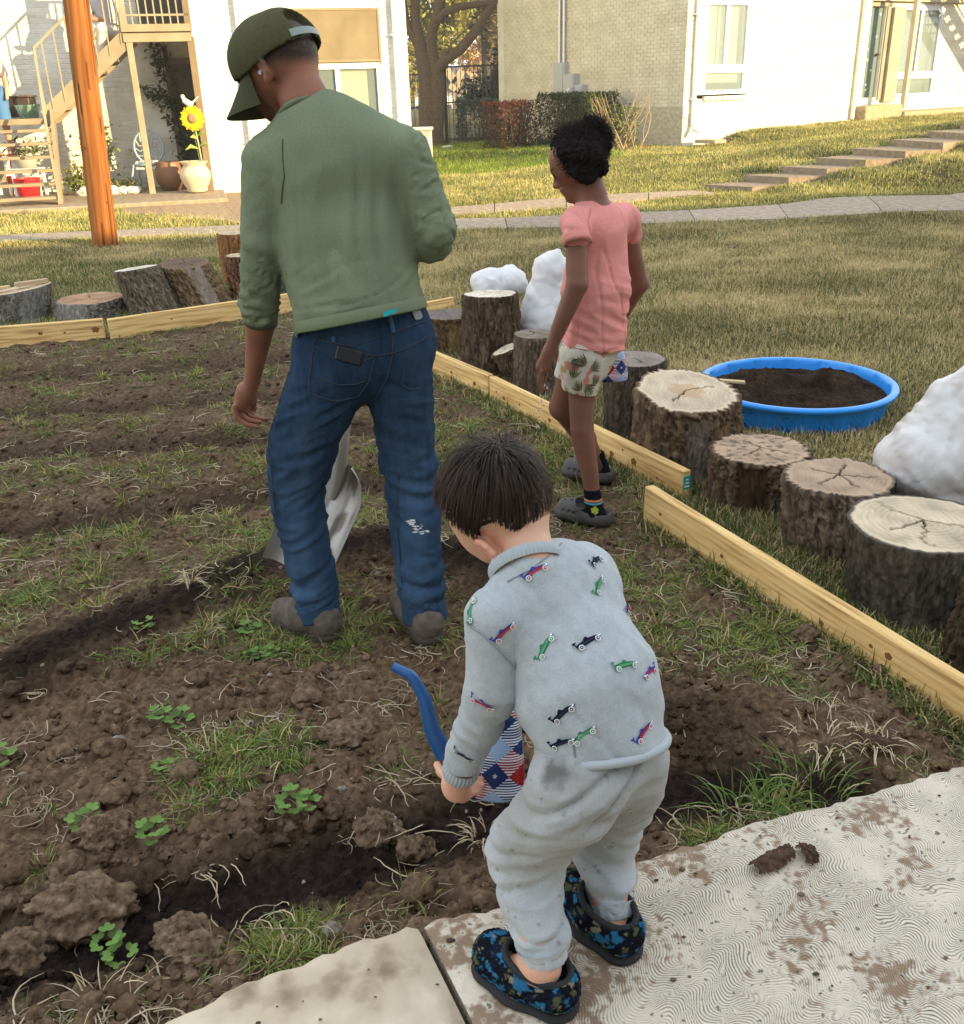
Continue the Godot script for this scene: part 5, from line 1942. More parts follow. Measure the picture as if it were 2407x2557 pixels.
func tree(label: String, called: String, at: Vector3, trunk: Array, radii: Array, blobs: Array, n: int, leaf: float, c1: Color, c2: Color, tc: Color) -> Node3D:
	var t := thing(called, label, "tree", at, "trees beyond the iron fence")
	var b := MB.new()
	b.col = tc
	b.tube(trunk, radii, 10)
	for bl in blobs:
		for k in 4:
			var f: Vector3 = trunk[-1].lerp(trunk[maxi(trunk.size() - 2, 0)], rng.randf())
			var e: Vector3 = bl[0] + Vector3(rng.randf_range(-1, 1), rng.randf_range(-0.6, 0.8), rng.randf_range(-1, 1)) * bl[1] * 0.7
			b.tube([f, f.lerp(e, 0.5) + Vector3(0, 0.2, 0), e], [radii[-1] * 0.5, radii[-1] * 0.3, 0.015], 5, false)
	obj("trunk", b, M.bark, t)
	var pick := func() -> Vector3:
		var bl: Array = blobs[rng.randi() % blobs.size()]
		for q in 12:
			var d := Vector3(rng.randfn(), rng.randfn() * 0.8, rng.randfn()).normalized() * pow(rng.randf(), 0.45)
			var p: Vector3 = bl[0] + d * bl[1]
			if nz(p.x * 1.1 + at.x, p.y * 1.1, p.z * 1.1) > -0.12: return p
		return bl[0]
	var tint := func(p: Vector3) -> Color:
		return c1.lerp(c2, clampf(0.5 + 0.9 * nz(p.x * 0.8, p.y * 0.8, p.z * 0.8 + at.x), 0, 1)) * rng.randf_range(0.7, 1.2)
	foliage(t, "crown", n, leaf_mesh(leaf, leaf * 0.32), 0.6, 1.4, pick, tint)
	return t


func far_plants() -> void:
	var red := Color(0.16, 0.035, 0.03)
	var grn := Color(0.035, 0.055, 0.018)
	hedge("squarish clipped hedge with dark red leaves at the corner of the side wall", Vector3(0.934, 0.220, -23.749) - Vector3(0, 0.1, 0.5), deg_to_rad(31.0), Vector3(0.95, 1.12, 1.0), 6500, func(p: Vector3) -> Color:
		return Color(0.075, 0.05, 0.022).lerp(red, clampf((p.y - 0.45) * 1.2 + rng.randf() - 0.45, 0, 1)) * rng.randf_range(0.6, 1.3))
	hedge("long clipped green hedge under the meter boxes, with bare sunlit twigs at its end", Vector3(2.580, 0.226, -24.000) + Vector3(-0.1, 0.05, 0), deg_to_rad(31.0 - 90.0), Vector3(2.1, 1.1, 0.9), 11000, func(p: Vector3) -> Color:
		return grn.lerp(Color(0.15, 0.05, 0.03), clampf(-p.x * 2.0 - 1.6, 0, 1)).lerp(Color(0.2, 0.22, 0.05), clampf((p.x - 0.6) * 2, 0, 1) * rng.randf()) * rng.randf_range(0.6, 1.35))
	var tw := thing("bare_shrub", "bare sunlit twigs sprouting from the end of the long hedge", "shrub", Vector3(3.252, 0.280, -21.509))
	var tb := MB.new()
	for k in 26:
		tb.col = Color(0.34, 0.25, 0.16) * rng.randf_range(0.5, 1.2)
		var p := Vector3(rng.randf_range(-0.35, 0.3), 0, rng.randf_range(-0.2, 0.2))
		var pts := [p]
		var a := rng.randf() * TAU
		for i in 5:
			a += rng.randf_range(-0.8, 0.8)
			p += Vector3(cos(a) * 0.12, rng.randf_range(0.1, 0.3), sin(a) * 0.08)
			pts.append(p)
		tb.tube(pts, [0.015, 0.013, 0.011, 0.009, 0.007, 0.003], 5, false)
	obj("twigs", tb, M.vm, tw)
	foliage(tw, "leaves", 500, leaf_mesh(0.06, 0.022), 0.7, 1.3, func() -> Vector3: return Vector3(rng.randf_range(-0.45, 0.25), rng.randf_range(0.1, 0.85), rng.randf_range(-0.25, 0.25)), func(_p) -> Color: return Color(0.16, 0.19, 0.04) * rng.randf_range(0.5, 1.4))
	var rk := obj("rock", clod_mesh(3.0, 12), M.concrete)
	rk.scale = Vector3(0.34, 0.24, 0.3)
	rk.position = Vector3(-0.591, 0.080, -25.873) + Vector3(0, 0.05, 0)
	tag(rk, "round tan rock on the grass in front of the forked tree", "rock")
	# forked tree in front of the fence
	var Z := -28.4
	var base := Vector3(-1.011, 0.099, -28.400)
	var t := thing("oak_tree", "big grey tree forking low, in front of the black iron fence", "tree", base)
	var b := MB.new()
	b.col = Color(0.2, 0.155, 0.12)
	for L in [[[Vector3(-1.043, 0.020, -28.400), Vector3(-1.057, 0.312, -28.400), Vector3(-1.073, 0.837, -28.400), Vector3(-1.075, 1.354, -28.400), Vector3(-1.105, 1.863, -28.400), Vector3(-1.199, 2.428, -28.400), Vector3(-1.291, 2.841, -28.500), Vector3(-1.352, 3.300, -28.600), Vector3(-1.317, 4.096, -28.800)], [0.42, 0.34, 0.30, 0.28, 0.24, 0.19, 0.15, 0.13, 0.12]],
		[[Vector3(-0.932, 0.510, -28.300), Vector3(-0.850, 1.348, -28.300), Vector3(-0.834, 1.979, -28.300), Vector3(-0.957, 2.541, -28.300), Vector3(-0.922, 2.967, -28.300), Vector3(-0.742, 3.348, -28.300), Vector3(-0.603, 4.032, -28.300)], [0.2, 0.22, 0.19, 0.14, 0.135, 0.15, 0.14]],
		[[Vector3(-0.828, 2.040, -28.200), Vector3(-0.542, 2.316, -28.200), Vector3(-0.194, 2.503, -28.200), Vector3(0.213, 2.906, -28.200), Vector3(0.493, 3.283, -28.200), Vector3(0.811, 3.690, -28.200), Vector3(1.088, 4.209, -28.200)], [0.14, 0.145, 0.13, 0.12, 0.1, 0.08, 0.07]],
		[[Vector3(-0.787, 3.175, -28.200), Vector3(-0.576, 3.385, -28.200), Vector3(-0.196, 3.505, -28.200), Vector3(0.474, 3.558, -28.200), Vector3(1.077, 3.624, -28.200)], [0.11, 0.1, 0.09, 0.08, 0.06]],
		[[Vector3(-1.221, 2.617, -28.500), Vector3(-1.453, 2.870, -28.500), Vector3(-1.573, 3.245, -28.600), Vector3(-1.670, 3.978, -28.700)], [0.12, 0.1, 0.08, 0.06]],
		[[Vector3(-0.797, 2.101, -28.200), Vector3(-0.360, 2.695, -28.000), Vector3(0.260, 3.176, -27.900)], [0.02, 0.018, 0.012]]]:
		var pts := []
		for p in L[0]:
			pts.append(p - base)
		b.tube(pts, L[1], 14)
	obj("trunk", b, M.bark, t)
	var top := Vector3(-0.295, 4.363, -28.200) - base
	var pick := func() -> Vector3:
		for q in 10:
			var d := Vector3(rng.randfn(), rng.randfn() * 0.35, rng.randfn()).normalized() * pow(rng.randf(), 0.5) * Vector3(5.5, 1.9, 4.5)
			var p := top + d + Vector3(0, 1.75, 0)
			if nz(p.x * 0.9, p.y * 1.2, p.z * 0.9) > -0.05: return p
		return top + Vector3(0, 2, 0)
	foliage(t, "crown", 9000, leaf_mesh(0.16, 0.05), 0.7, 1.4, pick, func(_p) -> Color: return Color(0.035, 0.055, 0.018) * rng.randf_range(0.6, 1.6))
	# trees past the fence
	var yel := Color(0.26, 0.25, 0.06)
	var ora := Color(0.46, 0.22, 0.07)
	tree("pale trunked tree with feathery orange leaves behind the iron fence", "cypress_tree", Vector3(0.868, 0.600, -67.099) * Vector3(1, 0, 1) + Vector3(0, 0.3, 0), [Vector3(0, -0.4, 0), Vector3(0.0, 1.0, 0), Vector3(-0.05, 2.6, 0), Vector3(-0.1, 5.5, 0)], [0.34, 0.2, 0.15, 0.04], [[Vector3(-0.2, 3.6, 0), 1.5], [Vector3(0.5, 4.6, 0), 1.5], [Vector3(-0.7, 3.1, 0.2), 0.9], [Vector3(0.9, 3.4, 0), 1.0], [Vector3(0.2, 6.2, 0), 1.3]], 7000, 0.17, ora, Color(0.5, 0.34, 0.14), Color(0.5, 0.33, 0.2))
	tree("tall yellow green tree behind the forked tree", "yellow_tree", Vector3(-1.5, 0.3, -52), [Vector3(0, -0.3, 0), Vector3(0, 2, 0), Vector3(0.1, 4, 0)], [0.3, 0.24, 0.12], [[Vector3(0.1, 3.6, 0), 1.5], [Vector3(-0.8, 5.0, 0), 1.5], [Vector3(0.9, 5.2, 0.5), 1.2], [Vector3(0, 7.2, 0), 1.9], [Vector3(-0.5, 2.8, 0.3), 0.9]], 9000, 0.24, yel, Color(0.33, 0.3, 0.08), Color(0.14, 0.1, 0.07))
	tree("bushy olive tree at the left end of the gap between the buildings", "olive_tree", Vector3(-3.7, 0.3, -49), [Vector3(0, -0.3, 0), Vector3(0, 1, 0), Vector3(0, 2.4, 0)], [0.3, 0.22, 0.1], [[Vector3(-0.2, 2.6, 0), 1.5], [Vector3(0.3, 1.6, 0.5), 1.1], [Vector3(-0.2, 4.6, 0), 1.3], [Vector3(0.2, 6.0, 0), 1.2]], 8000, 0.22, Color(0.2, 0.2, 0.05), Color(0.36, 0.26, 0.07), Color(0.14, 0.1, 0.07))
	tree("dark green tree with russet leaves rising over the orange one", "russet_tree", Vector3(1.0, 0.3, -58), [Vector3(0, -0.3, 0), Vector3(0, 3, 0), Vector3(-0.2, 6, 0)], [0.3, 0.24, 0.12], [[Vector3(-0.6, 5.6, 0), 1.4], [Vector3(0.6, 6.0, 0), 1.5], [Vector3(-1.5, 4.6, 0), 1.0], [Vector3(0.2, 7.6, 0), 1.6], [Vector3(0.9, 4.0, 0), 1.2]], 9500, 0.24, Color(0.1, 0.12, 0.035), Color(0.3, 0.17, 0.07), Color(0.12, 0.09, 0.07))
	tree("dense dark evergreen at the right end of the gap between the buildings", "evergreen_tree", Vector3(1.0, 0.25, -42), [Vector3(0, -0.3, 0), Vector3(0, 1, 0), Vector3(0, 2, 0)], [0.2, 0.15, 0.1], [[Vector3(0.2, 1.3, 0), 1.15], [Vector3(-0.7, 1.0, 0.2), 0.8], [Vector3(0.5, 2.1, 0), 0.8]], 5000, 0.14, Color(0.018, 0.03, 0.014), Color(0.03, 0.045, 0.02), Color(0.1, 0.08, 0.06))
	hedge("long dark green hedge behind the iron fence", Vector3(1.4, 0.12, -31.5), 0.0, Vector3(3.6, 1.15, 0.8), 9000, func(_p) -> Color: return Color(0.022, 0.05, 0.016) * rng.randf_range(0.6, 1.5))


func fence() -> void:
	for q in [["black iron fence panel right of the tall gate post", Vector3(-0.630, 0.100, -29.237), Vector3(1.276, 0.120, -29.367), 2.02], ["black iron fence panel left of the tall gate post, behind the forked tree", Vector3(-1.934, 0.080, -29.039), Vector3(-0.735, 0.100, -28.746), 1.86]]:
		var a: Vector3 = q[1]
		var e: Vector3 = q[2]
		var t := thing("iron_fence", q[0], "fence", a, "black iron fence panels")
		var d := e - a
		for f in [0.08, 0.55, 1.0]:
			var r := MB.new()
			r.bar(Vector3(0, q[3] * f, 0), d + Vector3(0, q[3] * f, 0), 0.035, 0.04)
			obj("rail", r, M.black, t)
		var n := int(d.length() / 0.115)
		var pm := MB.new()
		pm.bx(Vector3(0, q[3] * 0.5, 0), Vector3(0.018, q[3], 0.018))
		var pk := pm.done()
		for k in n:
			var o := obj("picket", pk, M.black, t)
			o.position = d * (k + 0.5) / n
	var g := thing("gate_post", "tall black square gate post between the fence panels", "post", Vector3(-0.648, 0.100, -28.694))
	var pb := MB.new()
	pb.bx(Vector3(0, 1.15, 0), Vector3(0.1, 2.3, 0.1), 0.006)
	obj("shaft", pb, M.black, g)
	var cp := MB.new()
	cp.bx(Vector3(0, 2.32, 0), Vector3(0.12, 0.03, 0.12), 0.006)
	obj("cap", cp, M.black, g)
	var dw := MB.new()
	dw.col = Color(0.62, 0.6, 0.58)
	dw.bx(Vector3(0, 0.05, -30.2), Vector3(24, 0.1, 0.9))
	dw.bx(Vector3(0, -0.02, -35.5), Vector3(40, 0.3, 5.0))
	struct("driveway", dw, M.concrete, "pale kerb and driveway behind the iron fence")
	# house with twin gables
	var h := thing("gabled_house", "grey brick house with twin tan edged gables behind the fence", "house", Vector3(0.6, -0.7, -75))
	var w := MB.new()
	w.col = Color(0.3, 0.27, 0.26)
	w.bx(Vector3(-2, 1.4, -2.5), Vector3(18, 2.8, 5.0))
	obj("wall", w, M.brick_white, h)
	var tri := PackedVector2Array([Vector2(-1.0, 0), Vector2(1.0, 0), Vector2(0, 1.4)])
	for x in [-2.3, -0.75]:
		var gb := MB.new()
		gb.col = Color(0.33, 0.28, 0.26)
		gb.extrude(tri, Transform3D(Basis(), Vector3(x, 2.4, 0.02)), 0.2)
		gb.bx(Vector3(x, 1.2, 0.1), Vector3(1.5, 2.4, 0.25))
		var go := obj("gable", gb, M.brick_white, h)
		var gr := MB.new()
		gr.col = Color(0.5, 0.38, 0.25)
		gr.bar(Vector3(x - 1.1, 2.3, 0.35), Vector3(x, 3.86, 0.35), 0.5, 0.12, Vector3(0, 0, 1))
		gr.bar(Vector3(x + 1.1, 2.3, 0.35), Vector3(x, 3.86, 0.35), 0.5, 0.12, Vector3(0, 0, 1))
		obj("gable_trim", gr, M.paint, go)
	var rf := MB.new()
	rf.col = Color(0.11, 0.1, 0.1)
	rf.quad(Vector3(-11.5, 2.95, 0.4), Vector3(7.5, 2.95, 0.4), Vector3(7.5, 3.9, -2.6), Vector3(-11.5, 3.9, -2.6), Vector3.UP)
	rf.quad(Vector3(-11.5, 2.85, 0.4), Vector3(7.5, 2.85, 0.4), Vector3(7.5, 3.8, -2.6), Vector3(-11.5, 3.8, -2.6), Vector3.DOWN)
	rf.quad(Vector3(-11.5, 3.9, -2.6), Vector3(7.5, 3.9, -2.6), Vector3(7.5, 2.9, -5.6), Vector3(-11.5, 2.9, -5.6), Vector3.UP)
	obj("roof", rf, M.paint, h)
	for x in [-5.2, -4.2, -2.65, -2.05, -1.05, -0.5, 0.6, 1.4]:
		var wf := MB.new()
		wf.col = Color(0.6, 0.6, 0.6)
		wf.bx(Vector3(x, 1.25, 0.26), Vector3(0.5, 1.3, 0.06))
		var wo := obj("window", wf, M.v, h)
		var wp := MB.new()
		wp.col = Color(0.05, 0.06, 0.075)
		wp.bx(Vector3(x, 1.0, 0.3), Vector3(0.4, 0.7, 0.02))
		obj("pane", wp, mat(lin(0.05, 0.06, 0.08), 0.15), wo)


# ---------------------------------------------------------------- porch plants and furniture
func lb(s: float, y: float, off: float) -> Vector3:
	return Vector3(-4.424, 0, -17.314) + Vector3(0.9659 * s - 0.2588 * off, y, -0.2588 * s - 0.9659 * off)


func porch() -> void:
	var t := thing("cream_pot", "cream glazed urn holding the artificial sunflower", "pot", lb(-0.24, 0.08, -0.3))
	var b := MB.new()
	b.col = Color(0.72, 0.62, 0.44)
	b.lathe([Vector2(0.0, 0.0), Vector2(0.14, 0.0), Vector2(0.17, 0.03), Vector2(0.165, 0.07), Vector2(0.2, 0.12), Vector2(0.25, 0.24), Vector2(0.245, 0.32), Vector2(0.19, 0.4), Vector2(0.175, 0.43), Vector2(0.23, 0.48), Vector2(0.22, 0.49), Vector2(0.16, 0.45), Vector2(0.0, 0.44)], Vector3.ZERO, 40)
	obj("vessel", b, mat(lin(0.62, 0.5, 0.33), 0.35), t)
	var f := thing("sunflower", "big yellow artificial sunflower on a stem in the cream urn", "flower", lb(-0.12, 0.5, -0.3))
	var s := MB.new()
	s.col = Color(0.35, 0.36, 0.12)
	s.tube([Vector3(0.02, -0.1, 0), Vector3(0.0, 0.3, 0), Vector3(-0.03, 0.7, 0.02)], 0.014, 8)
	obj("stem", s, M.v, f)
	for k in 26:
		var p := MB.new()
		p.col = Color(0.85, 0.62, 0.01) if k % 9 else Color(0.8, 0.35, 0.02)
		var a := TAU * k / 26
		var rr := 0.2 if k % 2 else 0.185
		var d := Vector3(cos(a), sin(a), 0)
		var n := Vector3(-d.y, d.x, 0)
		var c := Vector3(-0.03, 0.72, 0.05 + 0.006 * (k % 2))
		p.grid([[c + d * 0.06 - n * 0.012, c + d * 0.06 + n * 0.012], [c + d * 0.13 - n * 0.026 + Vector3(0, 0, 0.014), c + d * 0.13 + n * 0.026 + Vector3(0, 0, 0.014)], [c + d * rr - n * 0.01, c + d * rr + n * 0.01]])
		obj("petal", p, M.leaf, f)
	var ce := MB.new()
	ce.tube([Vector3(-0.03, 0.72, 0.03), Vector3(-0.03, 0.72, 0.075), Vector3(-0.03, 0.72, 0.085)], [0.078, 0.075, 0.04], 20)
	obj("seed_head", ce, mat(lin(0.34, 0.2, 0.08), 0.9), f)
	for q in [[-0.12, 0.3, 0.9], [0.1, 0.34, 0.4], [-0.06, 0.45, 0.2], [0.08, 0.5, -0.3]]:
		var lf := MB.new()
		lf.col = Color(0.3, 0.36, 0.08)
		lf.tube([Vector3(0, q[1] - 0.05, 0), Vector3(q[0], q[1], 0.05), Vector3(q[0] * 1.8, q[1] - 0.06 * q[2], 0.06)], [0.006, 0.035, 0.004], 6, true, 0.15, Vector3(0, 1, 0))
		obj("leaf", lf, M.v, f)
	var bd := thing("bird_ornament", "small white bird ornament on a stake above the sunflower", "ornament", lb(-0.22, 0.5, -0.25))
	var bb := Sdf.new()
	bb.cap(Vector3(-0.02, 0.98, 0), Vector3(0.05, 0.93, 0), 0.045, 0.05, 0.03)
	bb.cap(Vector3(-0.05, 1.05, 0), Vector3(-0.05, 1.04, 0), 0.032, 0.032, 0.03)
	bb.cap(Vector3(0.07, 0.93, 0), Vector3(0.2, 1.04, 0), 0.02, 0.01, 0.02)
	obj("body", bb.mesh(0.012), mat(lin(0.7, 0.66, 0.55), 0.5), bd)
	var bs := MB.new()
	bs.tube([Vector3(0.1, -0.1, 0), Vector3(0.02, 0.9, 0)], 0.008, 6)
	obj("stake", bs, mat(lin(0.4, 0.38, 0.33), 0.5, 0.5), bd)
	var bp := obj("brown_pot", MB.new(), mat(lin(0.2, 0.1, 0.05), 0.5))
	var pb := MB.new()
	pb.lathe([Vector2(0, 0), Vector2(0.16, 0), Vector2(0.24, 0.16), Vector2(0.25, 0.3), Vector2(0.2, 0.42), Vector2(0.22, 0.46), Vector2(0.18, 0.46), Vector2(0.0, 0.4)], Vector3.ZERO, 36)
	bp.mesh = pb.done()
	bp.position = lb(-0.66, 0.08, 0.45)
	tag(bp, "brown clay pot in the shade behind the cream urn", "pot")
	# ornate metal chair
	var c := thing("garden_chair", "blue grey ornate metal chair in the shaded porch recess", "chair", lb(-1.0, 0.08, 0.75))
	c.rotation.y = deg_to_rad(15.0 - 12.0)
	var cm := mat(lin(0.34, 0.42, 0.48), 0.5, 0.2)
	var back := MB.new()
	var ring := []
	for k in 25:
		var a := TAU * k / 24
		ring.append(Vector3(cos(a) * 0.25, 0.68 + sin(a) * 0.27, -0.2))
	back.tube(ring, 0.02, 8, false)
	for k in 12:
		var a := TAU * k / 12
		back.tube([Vector3(cos(a) * 0.07, 0.68 + sin(a) * 0.08, -0.2), Vector3(cos(a + 0.4) * 0.16, 0.68 + sin(a + 0.4) * 0.17, -0.2), Vector3(cos(a) * 0.25, 0.68 + sin(a) * 0.27, -0.2)], 0.014, 6, false)
	back.lathe([Vector2(0.0, -0.01), Vector2(0.08, -0.01), Vector2(0.08, 0.01), Vector2(0, 0.01)], Vector3(0, 0.43, 0.0), 16)
	obj("backrest", back, cm, c)
	var seat := MB.new()
	seat.lathe([Vector2(0.0, 0.40), Vector2(0.24, 0.40), Vector2(0.26, 0.42), Vector2(0.24, 0.44), Vector2(0, 0.43)], Vector3(0, 0, 0.02), 24)
	obj("seat", seat, cm, c)
	for q in [[-0.2, 0.2], [0.2, 0.2], [-0.2, -0.2], [0.2, -0.2]]:
		var lg := MB.new()
		lg.tube([Vector3(q[0], 0.42, q[1]), Vector3(q[0] * 1.25, 0.2, q[1] * 1.2), Vector3(q[0] * 1.1, 0.1, q[1]), Vector3(q[0] * 1.45, 0.0, q[1] * 1.3)], 0.017, 6)
		obj("leg", lg, cm, c)
	var cl := obj("cushion_cloth", MB.new(), mat(lin(0.7, 0.69, 0.66), 0.8))
	var clb := MB.new()
	clb.bx(Vector3(0, 0, 0), Vector3(0.34, 0.02, 0.3), 0.008)
	clb.bx(Vector3(0, -0.06, 0.16), Vector3(0.34, 0.12, 0.012), 0.004)
	cl.mesh = clb.done()
	cl.position = lb(-1.0, 0.545, 0.72)
	cl.rotation.y = c.rotation.y
	tag(cl, "white cloth laid over the seat of the ornate chair", "cloth")
	# climbing plant in the recess
	var v := thing("climbing_plant", "dark leafy climbing plant on the shaded porch wall", "plant", lb(-0.36, 0.1, 1.3))
	var vs := MB.new()
	vs.col = Color(0.09, 0.07, 0.04)
	vs.tube([Vector3(0.05, 0, 0), Vector3(0.02, 0.7, 0), Vector3(-0.12, 1.3, 0), Vector3(-0.2, 2.2, 0)], [0.014, 0.012, 0.01, 0.006], 6, false)
	vs.tube([Vector3(-0.12, 1.3, 0), Vector3(-0.4, 1.6, 0.03), Vector3(-0.62, 1.66, 0.05)], [0.01, 0.007, 0.004], 6, false)
	obj("stems", vs, M.vm, v)
	foliage(v, "leaves", 520, leaf_mesh(0.13, 0.033), 0.6, 1.2, func() -> Vector3:
		var u := rng.randf()
		if u < 0.16: return Vector3(-0.12, 1.3, 0.02).lerp(Vector3(-0.62, 1.62, 0.05), rng.randf()) + Vector3(rng.randfn() * 0.03, rng.randfn() * 0.05, rng.randf() * 0.06)
		var y := rng.randf_range(0.35, 2.25)
		var x := 0.05 - 0.26 * clampf((y - 0.5) / 1.6, 0, 1)
		return Vector3(x + rng.randfn() * (0.13 if y > 0.8 and y < 1.8 else 0.07), y, rng.randf() * 0.14), func(_p) -> Color: return Color(0.035, 0.05, 0.015).lerp(Color(0.1, 0.12, 0.03), pow(rng.randf(), 3.0)))
	# sunlit shrubs and white stones along the wall
	for q in [["leafy shrub lit by the sun beside the utility pole", -1.75, 0.62, 0.75, 420, 0.9], ["low bright green plant between the stair and the utility pole", -2.15, 0.62, 0.42, 300, 0.55], ["small leafy plant at the foot of the leafy shrub", -1.45, 0.5, 0.2, 120, 0.3]]:
		var g := thing("porch_shrub", q[0], "plant", lb(q[1], 0.08, q[2]), "plants along the porch wall")
		var gs := MB.new()
		gs.col = Color(0.3, 0.24, 0.14)
		for k in 7:
			var a := k * 0.9
			gs.tube([Vector3(cos(a) * 0.04, 0, sin(a) * 0.04), Vector3(cos(a) * 0.13, q[3] * 0.5, sin(a) * 0.1), Vector3(cos(a) * 0.22, q[3], sin(a) * 0.15)], [0.011, 0.009, 0.005], 5, false)
		obj("stems", gs, M.vm, g)
		var hh: float = q[3]
		var tall: float = q[5]
		foliage(g, "leaves", q[4], leaf_mesh(0.09, 0.028), 0.7, 1.3, func() -> Vector3: return Vector3(rng.randfn() * 0.15, hh * (0.55 if tall < 0.8 else 1.0) + rng.randfn() * hh * 0.25, rng.randfn() * 0.1), func(_p) -> Color: return Color(0.14, 0.2, 0.03).lerp(Color(0.3, 0.32, 0.08), rng.randf()) * rng.randf_range(0.6, 1.2))
	var wi := -1
	for q in [[-1.62, 0.28, 0.16], [-1.45, 0.25, 0.14], [-1.28, 0.22, 0.15], [-2.05, 0.3, 0.17]]:
		wi += 1
		var st := obj("white_stone", clod_mesh(q[0] * 3, 10), mat(lin(0.7, 0.66, 0.55), 0.9))
		st.scale = Vector3(q[2] * 1.7, q[2], q[2] * 1.2)
		st.position = lb(q[0], 0.12, q[1])
		tag(st, ["second whitewashed stone from the utility pole, edging the porch planting", "third whitewashed stone from the utility pole, edging the porch planting", "whitewashed stone nearest the porch post", "whitewashed stone left of the utility pole"][wi], "stone", "whitewashed stones by the porch wall")
	# things under and on the stair
	var bu := thing("red_bucket", "bright red bucket standing under the stair", "bucket", lb(-2.93, 0.08, 0.35))
	var bm := MB.new()
	bm.lathe([Vector2(0, 0), Vector2(0.16, 0), Vector2(0.21, 0.3), Vector2(0.22, 0.31), Vector2(0.2, 0.3), Vector2(0.15, 0.02), Vector2(0, 0.02)], Vector3.ZERO, 28)
	obj("shell", bm, mat(lin(0.6, 0.02, 0.025), 0.4), bu)
	var tb := thing("white_stool", "small white plastic stool behind the red bucket", "stool", lb(-2.95, 0.08, 0.75))
	var tm := mat(lin(0.75, 0.75, 0.74), 0.5)
	var tp := MB.new()
	tp.bx(Vector3(0, 0.42, 0), Vector3(0.48, 0.05, 0.35), 0.012)
	obj("top", tp, tm, tb)
	for q in [[-0.2, -0.13], [0.2, -0.13], [-0.2, 0.13], [0.2, 0.13]]:
		var lg := MB.new()
		lg.bx(Vector3(q[0], 0.2, q[1]), Vector3(0.05, 0.4, 0.04), 0.008)
		obj("leg", lg, tm, tb)
	var po := thing("grey_planter", "grey planter with trailing plants on the white stool", "planter", lb(-2.95, 0.53, 0.75))
	var pm := MB.new()
	pm.lathe([Vector2(0, 0), Vector2(0.14, 0), Vector2(0.21, 0.16), Vector2(0.2, 0.17), Vector2(0.0, 0.14)], Vector3.ZERO, 24)
	obj("pot", pm, mat(lin(0.4, 0.42, 0.38), 0.6), po)
	foliage(po, "leaves", 160, leaf_mesh(0.13, 0.02), 0.7, 1.3, func() -> Vector3: return Vector3(rng.randfn() * 0.16, 0.2 + absf(rng.randfn()) * 0.1, rng.randfn() * 0.12), func(_p) -> Color: return Color(0.18, 0.2, 0.1) * rng.randf_range(0.5, 1.3))
	var rs := MB.new()
	rs.tube([Vector3(0, 0, 0), Vector3(0.12, 1.1, 0)], 0.012, 8)
	rs.bx(Vector3(0, 0.25, 0), Vector3(0.1, 0.16, 0.05), 0.01)
	var rso := obj("red_broom", rs, mat(lin(0.5, 0.02, 0.015), 0.5))
	rso.position = lb(-3.25, 0.08, 0.8)
	tag(rso, "red handled broom leaning behind the open stair treads", "broom")
	var tbk := thing("brown_cabinet", "small dark brown cabinet on the stair landing", "cabinet", lb(-2.95, 1.3, 0.8))
	var cab := MB.new()
	cab.bx(Vector3(0, 0.16, 0), Vector3(0.62, 0.3, 0.3), 0.01)
	obj("body", cab, mat(lin(0.06, 0.035, 0.025), 0.5), tbk)
	var ctop := MB.new()
	ctop.bx(Vector3(0, 0.325, 0), Vector3(0.66, 0.03, 0.34), 0.006)
	obj("top", ctop, mat(lin(0.09, 0.05, 0.035), 0.4), tbk)
	var tub := MB.new()
	tub.lathe([Vector2(0, 0), Vector2(0.14, 0), Vector2(0.2, 0.2), Vector2(0.19, 0.2), Vector2(0.13, 0.01), Vector2(0, 0.01)], Vector3.ZERO, 24)
	var tm2 := mat(Color(0.55, 0.68, 0.6, 0.45), 0.2)
	tm2.transparency = BaseMaterial3D.TRANSPARENCY_ALPHA
	var tubo := obj("clear_tub", tub, tm2)
	tubo.position = lb(-2.72, 1.3, 0.5)
	tag(tubo, "pale green see-through tub beside the brown cabinet", "tub")


# ---------------------------------------------------------------- people
func place(o: MeshInstance3D) -> MeshInstance3D:
	# figures are modelled in world axes and hang under a node at their feet
	var p := Vector3.ZERO
	var q: Node = o.get_parent()
	while q is Node3D and q != self:
		p += (q as Node3D).position
		q = q.get_parent()
	o.position = -p
	return o


func eye_dir(p: Vector3) -> Vector3:
	return (p - Vector3(0, 1.5, 0)).normalized()


# flat print on cloth: polygons wrapped on the surface round the point c
func wrap_poly(b: MB, f: Sdf, c: Vector3, x: Vector3, y: Vector3, poly: Array, lift: float) -> void:
	var pts := PackedVector2Array(poly)
	var id := Geometry2D.triangulate_polygon(pts)
	var w := []
	for q in pts:
		w.append(f.snap(c + x * q.x + y * q.y, lift))
	var n := f.grad(c, f.all())
	for k in range(0, id.size(), 3):
		b.tri(w[id[k]], w[id[k + 1]], w[id[k + 2]], n)


func circle(cx: float, cy: float, r: float, n := 10) -> Array:
	var o := []
	for k in n:
		o.append(Vector2(cx + cos(TAU * k / n) * r, cy + sin(TAU * k / n) * r))
	return o


# a thread or seam that follows the surface
func seam(b: MB, f: Sdf, pts: Array, r: float, lift := 0.0005) -> void:
	var c := Curve3D.new()
	for p in pts:
		c.add_point(f.hit(p, eye_dir(p)))
	var L := c.get_baked_length()
	var n := maxi(3, int(L / 0.012))
	var out := []
	for k in n + 1:
		out.append(f.snap(c.sample_baked(L * k / n), lift))
	b.tube(out, r, 5, false)


